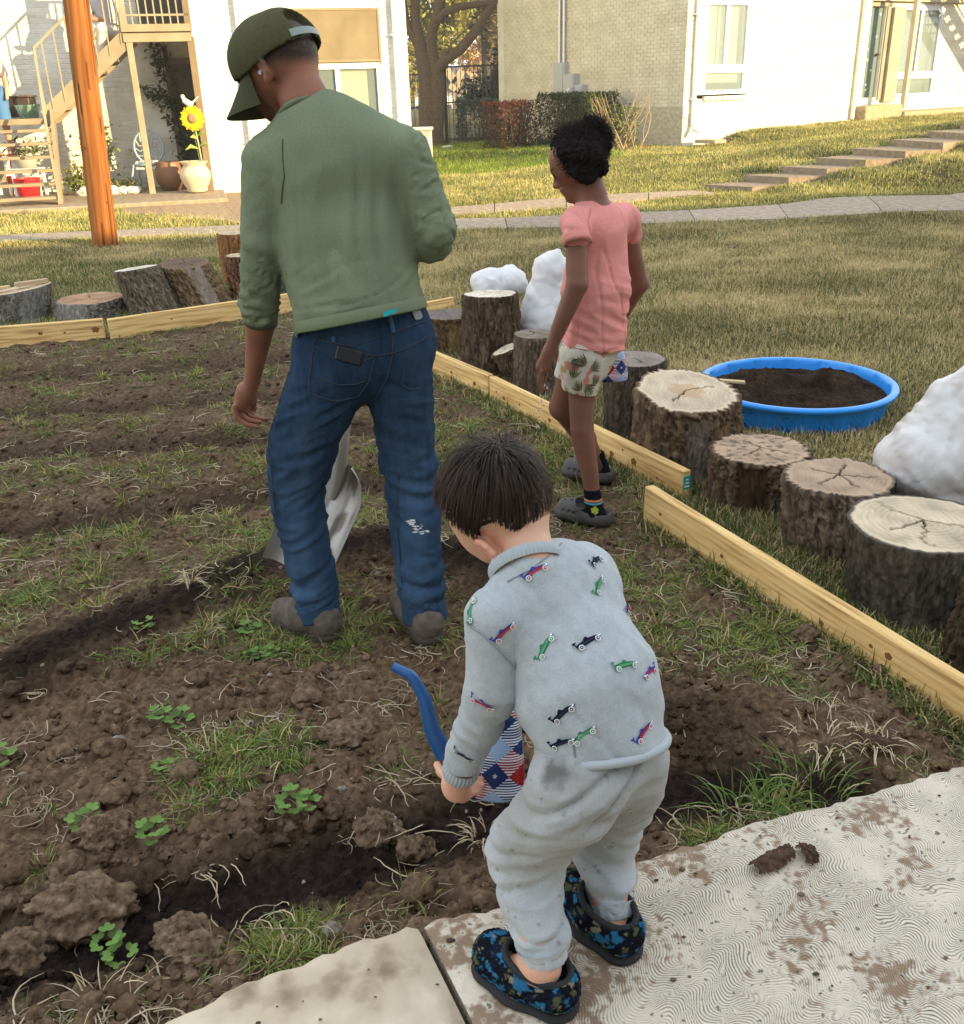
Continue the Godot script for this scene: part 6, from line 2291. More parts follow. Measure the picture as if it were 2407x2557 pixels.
func cloth(base: StandardMaterial3D, weave: float, depth: float, lo := 0.86) -> StandardMaterial3D:
	return tri_map(base, ntex(0.05, Color(lo, lo, lo), Color(1, 1, 1), 256, 4, FastNoiseLite.TYPE_SIMPLEX_SMOOTH, 31), weave, M.fine, depth, true)


func finger(f: Sdf, pts: Array, r: float) -> void:
	for i in pts.size() - 1:
		f.cap(pts[i], pts[i + 1], r * (1.0 - 0.09 * i), r * (1.0 - 0.09 * (i + 1)), 0.004)


func man() -> void:
	var t := thing("person", "man in green long sleeved shirt, blue jeans and cap, standing with his back turned", "person", Vector3(-0.34, 0, -2.58))
	var skin := vmat(0.55, 0.35)
	skin.subsurf_scatter_enabled = true
	skin.subsurf_scatter_strength = 0.08
	# body: head, neck, trunk, arms, hands
	var f := Sdf.new()
	var F := Vector3(-0.76, -0.50, -0.41).normalized()
	var U := (Vector3(-0.06, 1, -0.05) - F * F.dot(Vector3(-0.06, 1, -0.05))).normalized()
	var L := U.cross(F).normalized()
	var hc := Vector3(-0.471, 1.583, -2.660)
	f.cap(hc - F * 0.022, hc + F * 0.025, 0.083, 0.078, 0.03)
	f.cap(hc + F * 0.06 - U * 0.05, hc + F * 0.075 - U * 0.085, 0.052, 0.036, 0.03)
	f.cap(hc + F * 0.102 - U * 0.025, hc + F * 0.112 - U * 0.05, 0.012, 0.015, 0.012)
	f.cap(hc + F * 0.085 - U * 0.075 + L * 0.02, hc + F * 0.085 - U * 0.075 - L * 0.02, 0.014, 0.014, 0.01)
	f.cap(hc - U * 0.04 - F * 0.025, Vector3(-0.408, 1.484, -2.610), 0.054, 0.058, 0.025)
	f.cap(Vector3(-0.408, 1.484, -2.610), Vector3(-0.356, 1.362, -2.600), 0.058, 0.075, 0.02)
	f.cap(Vector3(-0.487, 1.334, -2.620), Vector3(-0.236, 1.335, -2.620), 0.047, 0.047, 0.05)
	f.cap(Vector3(-0.346, 1.325, -2.600), Vector3(-0.316, 1.029, -2.580), 0.118, 0.116, 0.05, Vector3(0, 0, 1), 1.5)
	f.cap(Vector3(-0.316, 1.029, -2.580), Vector3(-0.318, 0.834, -2.580), 0.116, 0.126, 0.05, Vector3(0, 0, 1), 1.3)
	f.cap(Vector3(-0.517, 1.339, -2.610), Vector3(-0.551, 1.153, -2.600), 0.045, 0.043, 0.02)
	f.cap(Vector3(-0.551, 1.153, -2.600), Vector3(-0.591, 0.941, -2.650), 0.043, 0.042, 0.006)
	f.cap(Vector3(-0.591, 0.941, -2.650), Vector3(-0.645, 0.761, -2.700), 0.042, 0.022, 0.004)
	f.cap(Vector3(-0.175, 1.345, -2.600), Vector3(-0.107, 1.168, -2.580), 0.044, 0.043, 0.03)
	f.cap(Vector3(-0.098, 1.168, -2.580), Vector3(-0.220, 1.108, -2.850), 0.043, 0.033, 0.03)
	f.cap(Vector3(-0.220, 1.108, -2.850), Vector3(-0.275, 1.081, -2.950), 0.035, 0.037, 0.02)
	# ear
	var ec := hc + L * 0.087 - U * 0.024 - F * 0.006
	var eb := (-F + L * 0.5).normalized()
	for k in 7:
		var a0 := -1.9 + 0.62 * k
		var a1 := a0 + 0.62
		f.cap(ec + eb * cos(a0) * 0.017 + U * sin(a0) * 0.029, ec + eb * cos(a1) * 0.017 + U * sin(a1) * 0.029, 0.0062, 0.0062, 0.003)
	f.cap(ec - L * 0.008 - U * 0.022, ec - L * 0.008 + U * 0.016, 0.012, 0.013, 0.008)
	f.cap(ec - U * 0.033 + F * 0.003, ec - U * 0.029, 0.008, 0.008, 0.006)
	# left hand, loosely curled
	var wr := Vector3(-0.647, 0.756, -2.700)
	f.cap(wr, Vector3(-0.685, 0.702, -2.720), 0.024, 0.03, 0.015, Vector3(1, 0.3, 0.2), 1.5)
	f.cap(Vector3(-0.678, 0.717, -2.710), Vector3(-0.703, 0.682, -2.720), 0.030, 0.031, 0.012, Vector3(1, 0.3, 0.2), 1.6)
	var zz := [-2.685, -2.705, -2.727, -2.75]
	for k in 4:
		var z: float = zz[k]
		var q := Vector3(0.003 * k, -0.004 * absf(k - 1.6), 0)
		finger(f, [Vector3(-0.705, 0.690, -2.700) + Vector3(0, 0, z + 2.7) + q, Vector3(-0.704, 0.660, -2.700) + Vector3(0, 0, z + 2.7) + q * 1.5, Vector3(-0.681, 0.639, -2.700) + Vector3(0, 0, z + 2.7) + q * 1.5, Vector3(-0.649, 0.632, -2.700) + Vector3(0, 0, z + 2.7) + q * 2.0], [0.0085, 0.0095, 0.0098, 0.0095][k])
	finger(f, [Vector3(-0.670, 0.722, -2.745), Vector3(-0.667, 0.680, -2.765), Vector3(-0.671, 0.650, -2.765), Vector3(-0.677, 0.631, -2.755)], 0.0115)
	var sk := Color(0.25, 0.108, 0.062)
	var cf := func(p: Vector3, n: Vector3) -> Color:
		var c := sk * (1.0 + 0.3 * nz(p.x * 9, p.y * 9, p.z * 9))
		var d := (p - hc)
		if d.length() < 0.15:
			var u := d.dot(U)
			var w := d.dot(F)
			# short hair, faded towards the nape
			var hair := clampf((u + 0.03 - w * 0.45) * 34.0, 0, 1) if w < 0.045 else 0.0
			c = c.lerp(Color(0.02, 0.014, 0.012), hair * (0.92 + 0.25 * nz(p.x * 220, p.y * 220, p.z * 220)))
			if w > 0.06 and u < -0.05:
				c = c.lerp(Color(0.03, 0.02, 0.016), 0.55)
		if p.y < 0.72 and p.y > 0.6:
			c = c.lerp(Color(0.36, 0.16, 0.1), clampf(nz(p.x * 60, p.y * 60, p.z * 60), 0, 1) * 0.5)
		return c
	place(obj("body", f.mesh(0.0045, null, cf), skin, t))
	var rg := MB.new()
	var rp := Vector3(-0.704, 0.673, -2.700) + Vector3(0.003, 0, -0.006)
	var ring := []
	var rd := (Vector3(-0.704, 0.660, -2.700) - Vector3(-0.705, 0.690, -2.700)).normalized()
	var rx := rd.cross(Vector3(0, 0, 1)).normalized()
	for k in 17:
		ring.append(rp + (rx * cos(TAU * k / 16) + rx.cross(rd) * sin(TAU * k / 16)) * 0.0102)
	rg.tube(ring, 0.0016, 6, false)
	place(obj("ring", rg, mat(lin(0.9, 0.75, 0.5), 0.2, 1.0), t))
	var bud := MB.new()
	bud.tube([ec - L * 0.004 + F * 0.006 - U * 0.006, ec + L * 0.007 + F * 0.009 - U * 0.009], [0.0065, 0.005], 12)
	place(obj("earbud", bud, mat(lin(0.3, 0.31, 0.32), 0.25), t))
	# shirt
	var s := Sdf.new()
	s.cap(Vector3(-0.485, 1.350, -2.620), Vector3(-0.218, 1.351, -2.620), 0.076, 0.076, 0.06, Vector3(0, 0, 1), 1.12)
	s.cap(Vector3(-0.403, 1.436, -2.615), Vector3(-0.353, 1.325, -2.600), 0.070, 0.120, 0.06)
	s.cap(Vector3(-0.350, 1.425, -2.600), Vector3(-0.234, 1.358, -2.610), 0.077, 0.078, 0.05)
	s.cap(Vector3(-0.353, 1.325, -2.600), Vector3(-0.334, 1.133, -2.600), 0.157, 0.170, 0.06, Vector3(0, 0, 1), 1.42)
	s.cap(Vector3(-0.334, 1.133, -2.600), Vector3(-0.303, 0.908, -2.565), 0.165, 0.180, 0.05, Vector3(0, 0, 1), 1.1)
	s.cap(Vector3(-0.519, 1.347, -2.610), Vector3(-0.550, 1.154, -2.590), 0.065, 0.056, 0.018)
	s.cap(Vector3(-0.550, 1.154, -2.590), Vector3(-0.586, 0.987, -2.630), 0.056, 0.056, 0.006)
	s.cap(Vector3(-0.586, 0.987, -2.630), Vector3(-0.586, 0.976, -2.630), 0.056, 0.050, 0.006)
	s.cap(Vector3(-0.169, 1.359, -2.600), Vector3(-0.100, 1.180, -2.570), 0.068, 0.057, 0.018)
	s.cap(Vector3(-0.100, 1.180, -2.570), Vector3(-0.112, 1.141, -2.610), 0.058, 0.057, 0.01)
	s.cap(Vector3(-0.109, 1.146, -2.600), Vector3(-0.230, 1.097, -2.880), 0.054, 0.051, 0.01)
	var h0 := Vector3(-0.456, 0.938, -2.500)
	var hd := (Vector3(-0.126, 0.993, -2.500) - h0).normalized()
	var hn := Vector3(0, 0, 1).cross(hd).normalized()
	if hn.y > 0: hn = -hn
	s.clips.append([h0, (hn + Vector3(0, 0, 0.18)).normalized()])
	var sd := func(p: Vector3, n: Vector3) -> float:
		var arm := p.x < -0.47 - (1.35 - p.y) * 0.06
		var arm2 := p.x > -0.145 and p.y > 1.0
		if arm or arm2:
			var k := clampf((1.28 - p.y) * 4.0, 0.25, 1.0) if arm else 0.7
			var bunch := clampf((1.1 - p.y) * 6.0, 0, 1) if arm else 0.3
			var a := p.y * 17.0 + (p.x + p.z) * (9.0 if arm else -12.0)
			var fold := absf(nz(a * 0.55, (p.z - p.x) * 4.0, 1.0))
			return 0.014 * k * (0.2 - fold) - 0.012 * k * pow(clampf(1.0 - fold / 0.15, 0, 1), 1.5) + 0.007 * bunch * sin(p.y * 210.0 + 5.0 * nz(p.x * 12, p.y * 9, p.z * 12)) * (0.5 + nz(p.x * 9, p.y * 14, p.z * 9)) + 0.002 * nz(p.x * 30, p.y * 30, p.z * 30)
		# long drapes fall from the shoulders and gather at the small of the back
		var lean := p.x + 0.10 * (p.y - 1.1) + 0.03 * sin(p.y * 7.0)
		var drape := absf(nz(lean * 6.0 + 3.0, p.y * 0.8, 2.0))
		var d2 := absf(nz(lean * 15.0, p.y * 2.2, 6.0))
		var low := clampf((1.14 - p.y) * 7.0, 0, 1)
		var cross := absf(nz((p.y - p.x * 0.45) * 9.0, p.x * 2.2, 9.0))
		var up := clampf((1.42 - p.y) * 7.0, 0.06, 1)
		var cr1 := pow(clampf(1.0 - drape / 0.2, 0, 1), 1.5)
		var cr2 := pow(clampf(1.0 - absf(nz(lean * 11.0 + 9.0, p.y * 1.4, 12.0)) / 0.16, 0, 1), 1.5)
		var cr3 := pow(clampf(1.0 - cross / 0.17, 0, 1), 1.5)
		return up * (-0.012 * cr1 * (1.0 - 0.5 * low) - 0.010 * low * cr3) + 0.5 * up * ((0.03 * (0.16 - minf(drape, 0.45)) + 0.014 * (0.15 - d2)) * (1.0 - 0.6 * low) + low * 0.026 * (0.2 - cross))
	var green := Color(0.2, 0.235, 0.148)
	var sc := func(p: Vector3, _n: Vector3) -> Color:
		return green * (1.0 + 0.16 * nz(p.x * 5, p.y * 5, p.z * 5) + (0.12 if p.y < 1.0 else 0.0) * nz(p.x * 14, p.y * 14, p.z * 14))
	var shirt := place(obj("shirt", s.mesh(0.0085, sd, sc), cloth(vmat(0.92, 0.15), 14.0, 0.05), t))
	var cu := MB.new()
	cu.col = green * 0.95
	var c0 := Vector3(-0.586, 0.974, -2.645)
	var c1 := Vector3(-0.595, 0.930, -2.655)
	cu.tube([c0 + (c0 - c1) * 0.1, c0.lerp(c1, 0.3), c0.lerp(c1, 0.65), c1, c1 + (c0 - c1) * 0.03, c0], [0.046, 0.0485, 0.047, 0.0465, 0.042, 0.04], 36, false)
	place(obj("cuff", cu, shirt.material_override, shirt))
	var co := MB.new()
	co.col = green * 0.9
	var neck := []
	var na := (Vector3(-0.408, 1.484, -2.610) - (hc - U * 0.04 - F * 0.025)).normalized()
	var nx := na.cross(Vector3(0, 0, 1)).normalized()
	for k in 33:
		var a := TAU * k / 32
		neck.append(Vector3(-0.410, 1.470, -2.612) + (nx * cos(a) + nx.cross(na) * sin(a)) * 0.0635)
	co.tube(neck, 0.0075, 8, false)
	place(obj("collar", co, shirt.material_override, shirt))
	var sm := MB.new()
	sm.col = green * 0.7
	seam(sm, s, [Vector3(-0.417, 1.287, -2.200), Vector3(-0.403, 1.345, -2.200), Vector3(-0.399, 1.417, -2.200)], 0.0016)
	place(obj("hem_seam", sm, shirt.material_override, shirt))
	var hb := MB.new()
	var hpl := (hn + Vector3(0, 0, 0.18)).normalized()
	var hcn := Vector3(-0.299, 0.950, -2.570)
	hcn -= hpl * (hcn - h0).dot(hpl)
	var hx := hpl.cross(Vector3(0, 0, 1)).normalized()
	var hz := hx.cross(hpl)
	var hr := []
	for v in 4:
		var row := []
		for k in 97:
			var a := TAU * k / 96
			var q := s.snap(hcn - hpl * 0.022 + (hx * cos(a) + hz * sin(a)) * 0.16, 0.0)
			q += (hx * cos(a) + hz * sin(a)) * ([0.001, 0.0045, 0.005, 0.0][v] + 0.004 * nz(cos(a) * 4.0, sin(a) * 4.0, 2.0)) + hpl * [-0.004, 0.006, 0.024, 0.027][v]
			row.append(q)
		hr.append(row)
	hb.col = green * 0.98
	hb.grid(hr, false, false)
	place(obj("hem", hb, shirt.material_override, shirt))
	var ts := MB.new()
	ts.col = Color(0.02, 0.4, 0.45)
	ts.grid([[Vector3(-0.231, 0.999, -2.415), Vector3(-0.197, 1.008, -2.415)], [Vector3(-0.232, 0.986, -2.415), Vector3(-0.198, 0.998, -2.415)]])
	place(obj("undershirt", ts, M.vm, t))
	# jeans
	var j := Sdf.new()
	j.cap(Vector3(-0.387, 0.851, -2.580), Vector3(-0.219, 0.877, -2.580), 0.112, 0.106, 0.06, Vector3(0, 0, 1), 1.05)
	j.cap(Vector3(-0.302, 0.961, -2.580), Vector3(-0.307, 0.884, -2.580), 0.163, 0.170, 0.05, Vector3(0, 0, 1), 1.42)
	j.cap(Vector3(-0.403, 0.799, -2.560), Vector3(-0.501, 0.599, -2.590), 0.105, 0.096, 0.014)
	j.cap(Vector3(-0.501, 0.599, -2.590), Vector3(-0.538, 0.454, -2.600), 0.096, 0.081, 0.012)
	j.cap(Vector3(-0.538, 0.454, -2.600), Vector3(-0.514, 0.234, -2.570), 0.081, 0.069, 0.008)
	j.cap(Vector3(-0.514, 0.234, -2.570), Vector3(-0.505, 0.081, -2.550), 0.069, 0.065, 0.008)
	j.cap(Vector3(-0.217, 0.812, -2.570), Vector3(-0.205, 0.523, -2.600), 0.093, 0.081, 0.014)
	j.cap(Vector3(-0.205, 0.523, -2.600), Vector3(-0.190, 0.216, -2.550), 0.081, 0.070, 0.008)
	j.cap(Vector3(-0.190, 0.216, -2.550), Vector3(-0.184, 0.077, -2.530), 0.070, 0.065, 0.008)
	j.clips.append([h0 + Vector3(0, 0.075, 0), -(hn + Vector3(0, 0, 0.18)).normalized()])
	j.clips.append([Vector3(0, 0.045, 0), Vector3(0, -1, 0)])
	var jd := func(p: Vector3, n: Vector3) -> float:
		var leg := clampf((0.72 - p.y) * 6.0, 0, 1)
		var knee := exp(-pow((p.y - 0.5) / 0.14, 2))
		var ank := clampf((0.27 - p.y) * 6.0, 0, 1)
		var side := 1.0 if p.x > -0.36 else -1.0
		var a := (p.y + side * 0.35 * (p.x + 0.36) + 0.25 * p.z) * 13.0
		var fo := 0.24 - absf(nz(a, p.x * 3.5, side * 4.0))
		var vert := 0.2 - absf(nz(p.x * 13.0 + side, p.y * 1.7, p.z * 11.0))
		var seat := exp(-pow((p.y - 0.72) / 0.09, 2)) * (0.2 - absf(nz((p.y + 0.5 * absf(p.x + 0.3)) * 16.0, p.x * 4.0, 7.0)))
		return leg * (0.012 * vert + (0.010 + 0.012 * knee + 0.03 * ank) * fo) + 0.016 * seat + 0.0015 * nz(p.x * 40, p.y * 40, p.z * 40)
	var jc := func(p: Vector3, n: Vector3) -> Color:
		var side := 1.0 if p.x > -0.36 else -1.0
		var cx := lerpf(-0.42, -0.53, clampf((0.85 - p.y) * 2.6, 0, 1)) if side < 0 else lerpf(-0.22, -0.2, clampf((0.85 - p.y) * 2.6, 0, 1))
		var fade := exp(-pow((p.x - cx) / 0.05, 2)) * clampf((0.86 - p.y) * 4.0, 0, 1)
		var k := 0.45 + 0.75 * fade * clampf((0.8 - p.y) * 3.0, 0.35, 1) + 0.3 * nz(p.x * 7, p.y * 3, p.z * 7) + 0.2 * nz(p.x * 60, p.y * 9, p.z * 60)
		return Color(0.014, 0.03, 0.062).lerp(Color(0.062, 0.118, 0.2), clampf(k - 0.12, 0, 1))
	var dm := vmat(0.9, 0.2)
	dm = tri_map(dm, ntex(0.09, Color(0.68, 0.7, 0.74), Color(1, 1, 1), 256, 3, FastNoiseLite.TYPE_SIMPLEX_SMOOTH, 41), 12.0, M.fine, 0.06, true, Vector3(26, 5, 26))
	var jeans := place(obj("jeans", j.mesh(0.0085, jd, jc), dm, t))
	for q in [[Vector3(-0.506, 0.121, -2.555), Vector3(-0.503, 0.057, -2.545)], [Vector3(-0.184, 0.120, -2.535), Vector3(-0.179, 0.054, -2.525)]]:
		var hm := MB.new()
		hm.col = Color(0.04, 0.08, 0.14)
		var rr := []
		var dv: Vector3 = (q[1] - q[0]).normalized()
		var hx2 := dv.cross(Vector3(0, 0, 1)).normalized()
		for v in 7:
			var row := []
			for k in 61:
				var a := TAU * k / 60
				var r: float = [0.0600, 0.0655, 0.067, 0.0665, 0.068, 0.0675, 0.06][v] + 0.005 * nz(cos(a) * 2.5 + q[0].x * 9, sin(a) * 2.5, v * 0.35)
				row.append(q[0].lerp(q[1], [0.0, 0.15, 0.4, 0.7, 0.93, 1.0, 0.98][v]) + (hx2 * cos(a) + hx2.cross(dv) * sin(a)) * r + dv * 0.004 * nz(cos(a) * 2.0, sin(a) * 2.0, 5.0))
			rr.append(row)
		hm.grid(rr, false, false)
		place(obj("hem", hm, dm, jeans))
	var th := MB.new()
	th.col = Color(0.05, 0.055, 0.075)
	for line in [[Vector3(-0.382, 0.948, -2.200), Vector3(-0.373, 0.970, -2.200), Vector3(-0.319, 0.936, -2.200), Vector3(-0.283, 0.925, -2.200), Vector3(-0.237, 0.941, -2.200), Vector3(-0.256, 0.883, -2.200), Vector3(-0.284, 0.846, -2.200), Vector3(-0.333, 0.837, -2.200), Vector3(-0.397, 0.860, -2.200), Vector3(-0.382, 0.948, -2.200)],
		[Vector3(-0.380, 0.970, -2.200), Vector3(-0.367, 0.988, -2.200), Vector3(-0.293, 0.955, -2.200), Vector3(-0.234, 0.943, -2.200), Vector3(-0.198, 0.947, -2.200), Vector3(-0.149, 0.963, -2.200), Vector3(-0.115, 0.986, -2.200)],
		[Vector3(-0.193, 1.024, -2.200), Vector3(-0.196, 0.947, -2.200), Vector3(-0.211, 0.894, -2.200), Vector3(-0.235, 0.851, -2.200), Vector3(-0.263, 0.820, -2.200)],
		[Vector3(-0.168, 0.929, -2.200), Vector3(-0.159, 0.963, -2.200), Vector3(-0.115, 0.982, -2.200)], [Vector3(-0.168, 0.929, -2.200), Vector3(-0.179, 0.870, -2.200), Vector3(-0.155, 0.859, -2.200), Vector3(-0.133, 0.866, -2.200)],
		[Vector3(-0.380, 0.899, -2.200), Vector3(-0.324, 0.875, -2.200), Vector3(-0.287, 0.876, -2.200), Vector3(-0.263, 0.885, -2.200)],
		[Vector3(-0.339, 0.978, -2.200), Vector3(-0.292, 0.967, -2.200), Vector3(-0.219, 0.987, -2.200), Vector3(-0.147, 1.010, -2.200), Vector3(-0.115, 1.021, -2.200)],
		[Vector3(-0.201, 0.674, -2.200), Vector3(-0.215, 0.538, -2.200), Vector3(-0.211, 0.394, -2.200), Vector3(-0.210, 0.304, -2.200)],
		[Vector3(-0.441, 0.913, -2.200), Vector3(-0.481, 0.814, -2.200), Vector3(-0.508, 0.684, -2.200), Vector3(-0.511, 0.562, -2.200)]]:
		seam(th, j, line, 0.0016, 0.0012)
	place(obj("stitching", th, M.vm, jeans))
	var bl := MB.new()
	bl.col = Color(0.045, 0.09, 0.18)
	for q in [[Vector3(-0.198, 1.036, -2.200), Vector3(-0.191, 0.996, -2.200)], [Vector3(-0.328, 0.992, -2.200), Vector3(-0.327, 0.978, -2.200)]]:
		seam(bl, j, q, 0.0065, 0.003)
	place(obj("belt_loop", bl, M.vm, jeans))
	var pt := MB.new()
	pt.col = Color(0.23, 0.235, 0.24)
	var pc := j.hit(Vector3(-0.135, 1.041, -2.200), eye_dir(Vector3(-0.135, 1.041, -2.200)))
	var r0 := Vector3(0.97, 0.22, 0)
	wrap_poly(pt, j, pc, r0, Vector3(-0.22, 0.97, 0), [Vector2(-0.024, 0.012), Vector2(0.022, 0.018), Vector2(0.022, -0.016), Vector2(0, -0.02), Vector2(-0.022, -0.02)], 0.004)
	place(obj("leather_patch", pt, M.vm, jeans))
	var wa := MB.new()
	wa.col = Color(0.008, 0.01, 0.018)
	var wc := j.hit(Vector3(-0.296, 0.950, -2.200), eye_dir(Vector3(-0.296, 0.950, -2.200)))
	wa.box(Transform3D(Basis(Vector3(0.95, -0.3, 0).normalized(), Vector3(0.3, 0.95, 0).normalized(), Vector3(0, 0, 1)), wc + Vector3(0, -0.004, 0.002)), Vector3(0.07, 0.04, 0.014), 0.004)
	place(obj("wallet", wa, mat(lin(0.008, 0.01, 0.018), 0.5), t))
	# paint spatter on the right calf
	var sp := MB.new()
	sp.col = Color(0.62, 0.66, 0.68)
	for k in 34:
		var u := rng.randf()
		var q := Vector3(-0.180, 0.519, -2.200).lerp(Vector3(-0.148, 0.490, -2.200), u) + Vector3(rng.randfn() * 0.007, rng.randfn() * 0.006, 0)
		var c := j.hit(q, eye_dir(q))
		var rr := rng.randf_range(0.0012, 0.0045)
		wrap_poly(sp, j, c, Vector3(1, 0, 0), Vector3(0, 1, 0), [Vector2(-rr * 2.2, 0), Vector2(-rr * 0.4, rr * 0.7), Vector2(rr * 2, rr * 0.3), Vector2(rr * 0.8, -rr * 0.6)], 0.004)
	place(obj("paint_spatter", sp, M.vm, jeans))
	# shoes
	for q in [[Vector3(-0.478, 0.055, -2.520), Vector3(-0.548, 0.060, -2.552), Vector3(-0.617, 0.055, -2.616)], [Vector3(-0.171, 0.055, -2.488), Vector3(-0.212, 0.060, -2.562), Vector3(-0.254, 0.055, -2.665)]]:
		var sh := Sdf.new()
		sh.cap(q[0], q[1], 0.044, 0.05, 0.03)
		sh.cap(q[1], q[2] - Vector3(0, 0.012, 0), 0.05, 0.045, 0.03)
		sh.cap(q[0] + Vector3(0, 0.012, 0), q[0] + Vector3(0, 0.02, 0), 0.042, 0.04, 0.03)
		sh.cap(q[0] - Vector3(0, 0.035, 0), q[2] - Vector3(0, 0.038, 0), 0.044, 0.044, 0.012)
		sh.clips.append([Vector3(0, 0.0, 0), Vector3(0, -1, 0)])
		var shc := func(p: Vector3, n: Vector3) -> Color:
			if p.y < 0.026: return Color(0.09, 0.08, 0.065)
			return Color(0.125, 0.105, 0.085) * (1.0 + 0.35 * nz(p.x * 30, p.y * 30, p.z * 30)) * (0.7 if absf(p.y - 0.027) < 0.003 else 1.0)
		place(obj("shoe", sh.mesh(0.006, func(p: Vector3, _n: Vector3) -> float: return -0.003 if p.y > 0.028 and p.y < 0.034 else 0.002 * nz(p.x * 40, p.y * 40, p.z * 40), shc), cloth(vmat(0.9, 0.2), 18.0, 0.05), t))
	# cap
	var c := Sdf.new()
	c.cap(hc - F * 0.024 + U * 0.008, hc + F * 0.030 + U * 0.016, 0.098, 0.098, 0.02)
	c.cap(hc + F * 0.055 + U * 0.045, hc + F * 0.02 + U * 0.055, 0.06, 0.06, 0.03)
	c.clips.append([hc - U * 0.010 + F * 0.06, (-U + F * 0.02).normalized()])
	c.cuts.append([hc - F * 0.03 - U * 0.03, F * 0.08, 0.0895])
	c.cuts.append([hc - F * 0.14 + U * 0.034, F * 0.03, 0.043])
	var olive := Color(0.082, 0.08, 0.04)
	var cc := func(p: Vector3, _n: Vector3) -> Color: return olive * (1.0 + 0.2 * nz(p.x * 90, p.y * 90, p.z * 90))
	var capm := cloth(vmat(0.9, 0.2), 22.0, 0.08)
	var hat := place(obj("cap", c.mesh(0.005, null, cc), capm, t))
	var br := MB.new()
	br.col = olive * 0.8
	var rows := []
	for under in 2:
		for i in 9:
			var v := (i if under == 0 else 8 - i) / 8.0
			var row := []
			for k in 17:
				var a := lerpf(-1.4, 1.4, k / 16.0)
				var rad := 0.086 + v * 0.088 * sqrt(maxf(0.02, cos(a * 1.1)))
				var p := hc + F * (0.024 + rad * cos(a)) + L * (rad * sin(a) * 0.98) + U * (0.004 - 0.045 * v - 0.05 * sin(a) * sin(a) * v) - U * (0.004 * under)
				row.append(p)
			rows.append(row)
	br.grid(rows, false, true)
	place(obj("brim", br, capm, hat))
	var stp := MB.new()
	stp.col = Color(0.2, 0.23, 0.2)
	var sr := []
	for under in 2:
		for i in 2:
			var row := []
			for k in 13:
				var a := lerpf(-0.62, 0.62, k / 12.0)
				row.append(hc - F * (0.024 + cos(a) * (0.099 - 0.002 * under)) + L * sin(a) * 0.099 + U * (-0.006 + 0.018 * (i if under == 0 else 1 - i)))
			sr.append(row)
	stp.grid(sr)
	place(obj("strap", stp, mat(lin(0.2, 0.23, 0.2), 0.5), hat))


func shovel() -> void:
	var t := thing("shovel", "worn aluminium scoop shovel standing in the dirt between the man's legs", "shovel", Vector3(-0.589, 0.000, -3.004))
	var a := Vector3(-0.600, 0.084, -2.840)
	var top := Vector3(-0.441, 0.388, -2.920)
	var U := (top - a).normalized()
	var R := (Vector3(0.95, -0.12, 0.28) - U * U.dot(Vector3(0.95, -0.12, 0.28))).normalized()
	var N := R.cross(U).normalized()
	if N.z < 0: N = -N
	var b := MB.new()
	var rows := []
	var cols := []
	var L := (top - a).length() + 0.05
	for s in 2:
		for i in 29:
			var v := (i if s == 0 else 28 - i) / 28.0
			var row := []
			var cr := []
			for k in 41:
				var u := k / 40.0 * 2.0 - 1.0
				var half := 0.118 * (1.0 if v < 0.72 else sqrt(maxf(0.02, 1.0 - pow((v - 0.72) / 0.31, 2))))
				var lip := 0.05 * pow(absf(u), 6.0) + 0.05 * pow(clampf((v - 0.62) / 0.38, 0, 1), 2)
				lip -= 0.005 * (exp(-pow(u / 0.12, 2)) + 0.5 * exp(-pow((absf(u) - 0.5) / 0.07, 2))) * clampf(v * 2.0 - 0.4, 0, 1)
				row.append(a + U * (v * L - 0.02) + R * u * half + N * (lip - 0.002 * s))
				var dirt := clampf((nz(u * 2.0, v * 2.5, 3.0) * 3.0 + 0.4) if u > 0.35 and u < 0.85 else 0.0, 0, 1)
				cr.append(Color(0.40, 0.39, 0.37).lerp(Color(0.09, 0.065, 0.045), dirt * 0.85))
			rows.append(row)
			cols.append(cr)
	b.grid(rows, false, false, cols)
	var m := vmat(0.42, 0.5)
	m.metallic = 0.35
	place(obj("blade", b, m, t))
	var so := MB.new()
	var sp := top + U * 0.0 + N * 0.05
	so.tube([a + U * L * 0.62 + N * 0.0, a + U * L * 0.82 + N * 0.03, top + U * 0.03 + N * 0.07, Vector3(-0.426, 0.526, -2.860), Vector3(-0.400, 0.661, -2.880)], [0.012, 0.022, 0.024, 0.02, 0.019], 14)
	place(obj("socket", so, mat(lin(0.5, 0.48, 0.44), 0.4, 0.5), t))
	var h := MB.new()
	h.tube([Vector3(-0.401, 0.653, -2.880), Vector3(-0.278, 1.076, -2.980)], [0.016, 0.016], 12)
	place(obj("handle", h, mat(lin(0.35, 0.2, 0.09), 0.6), t))


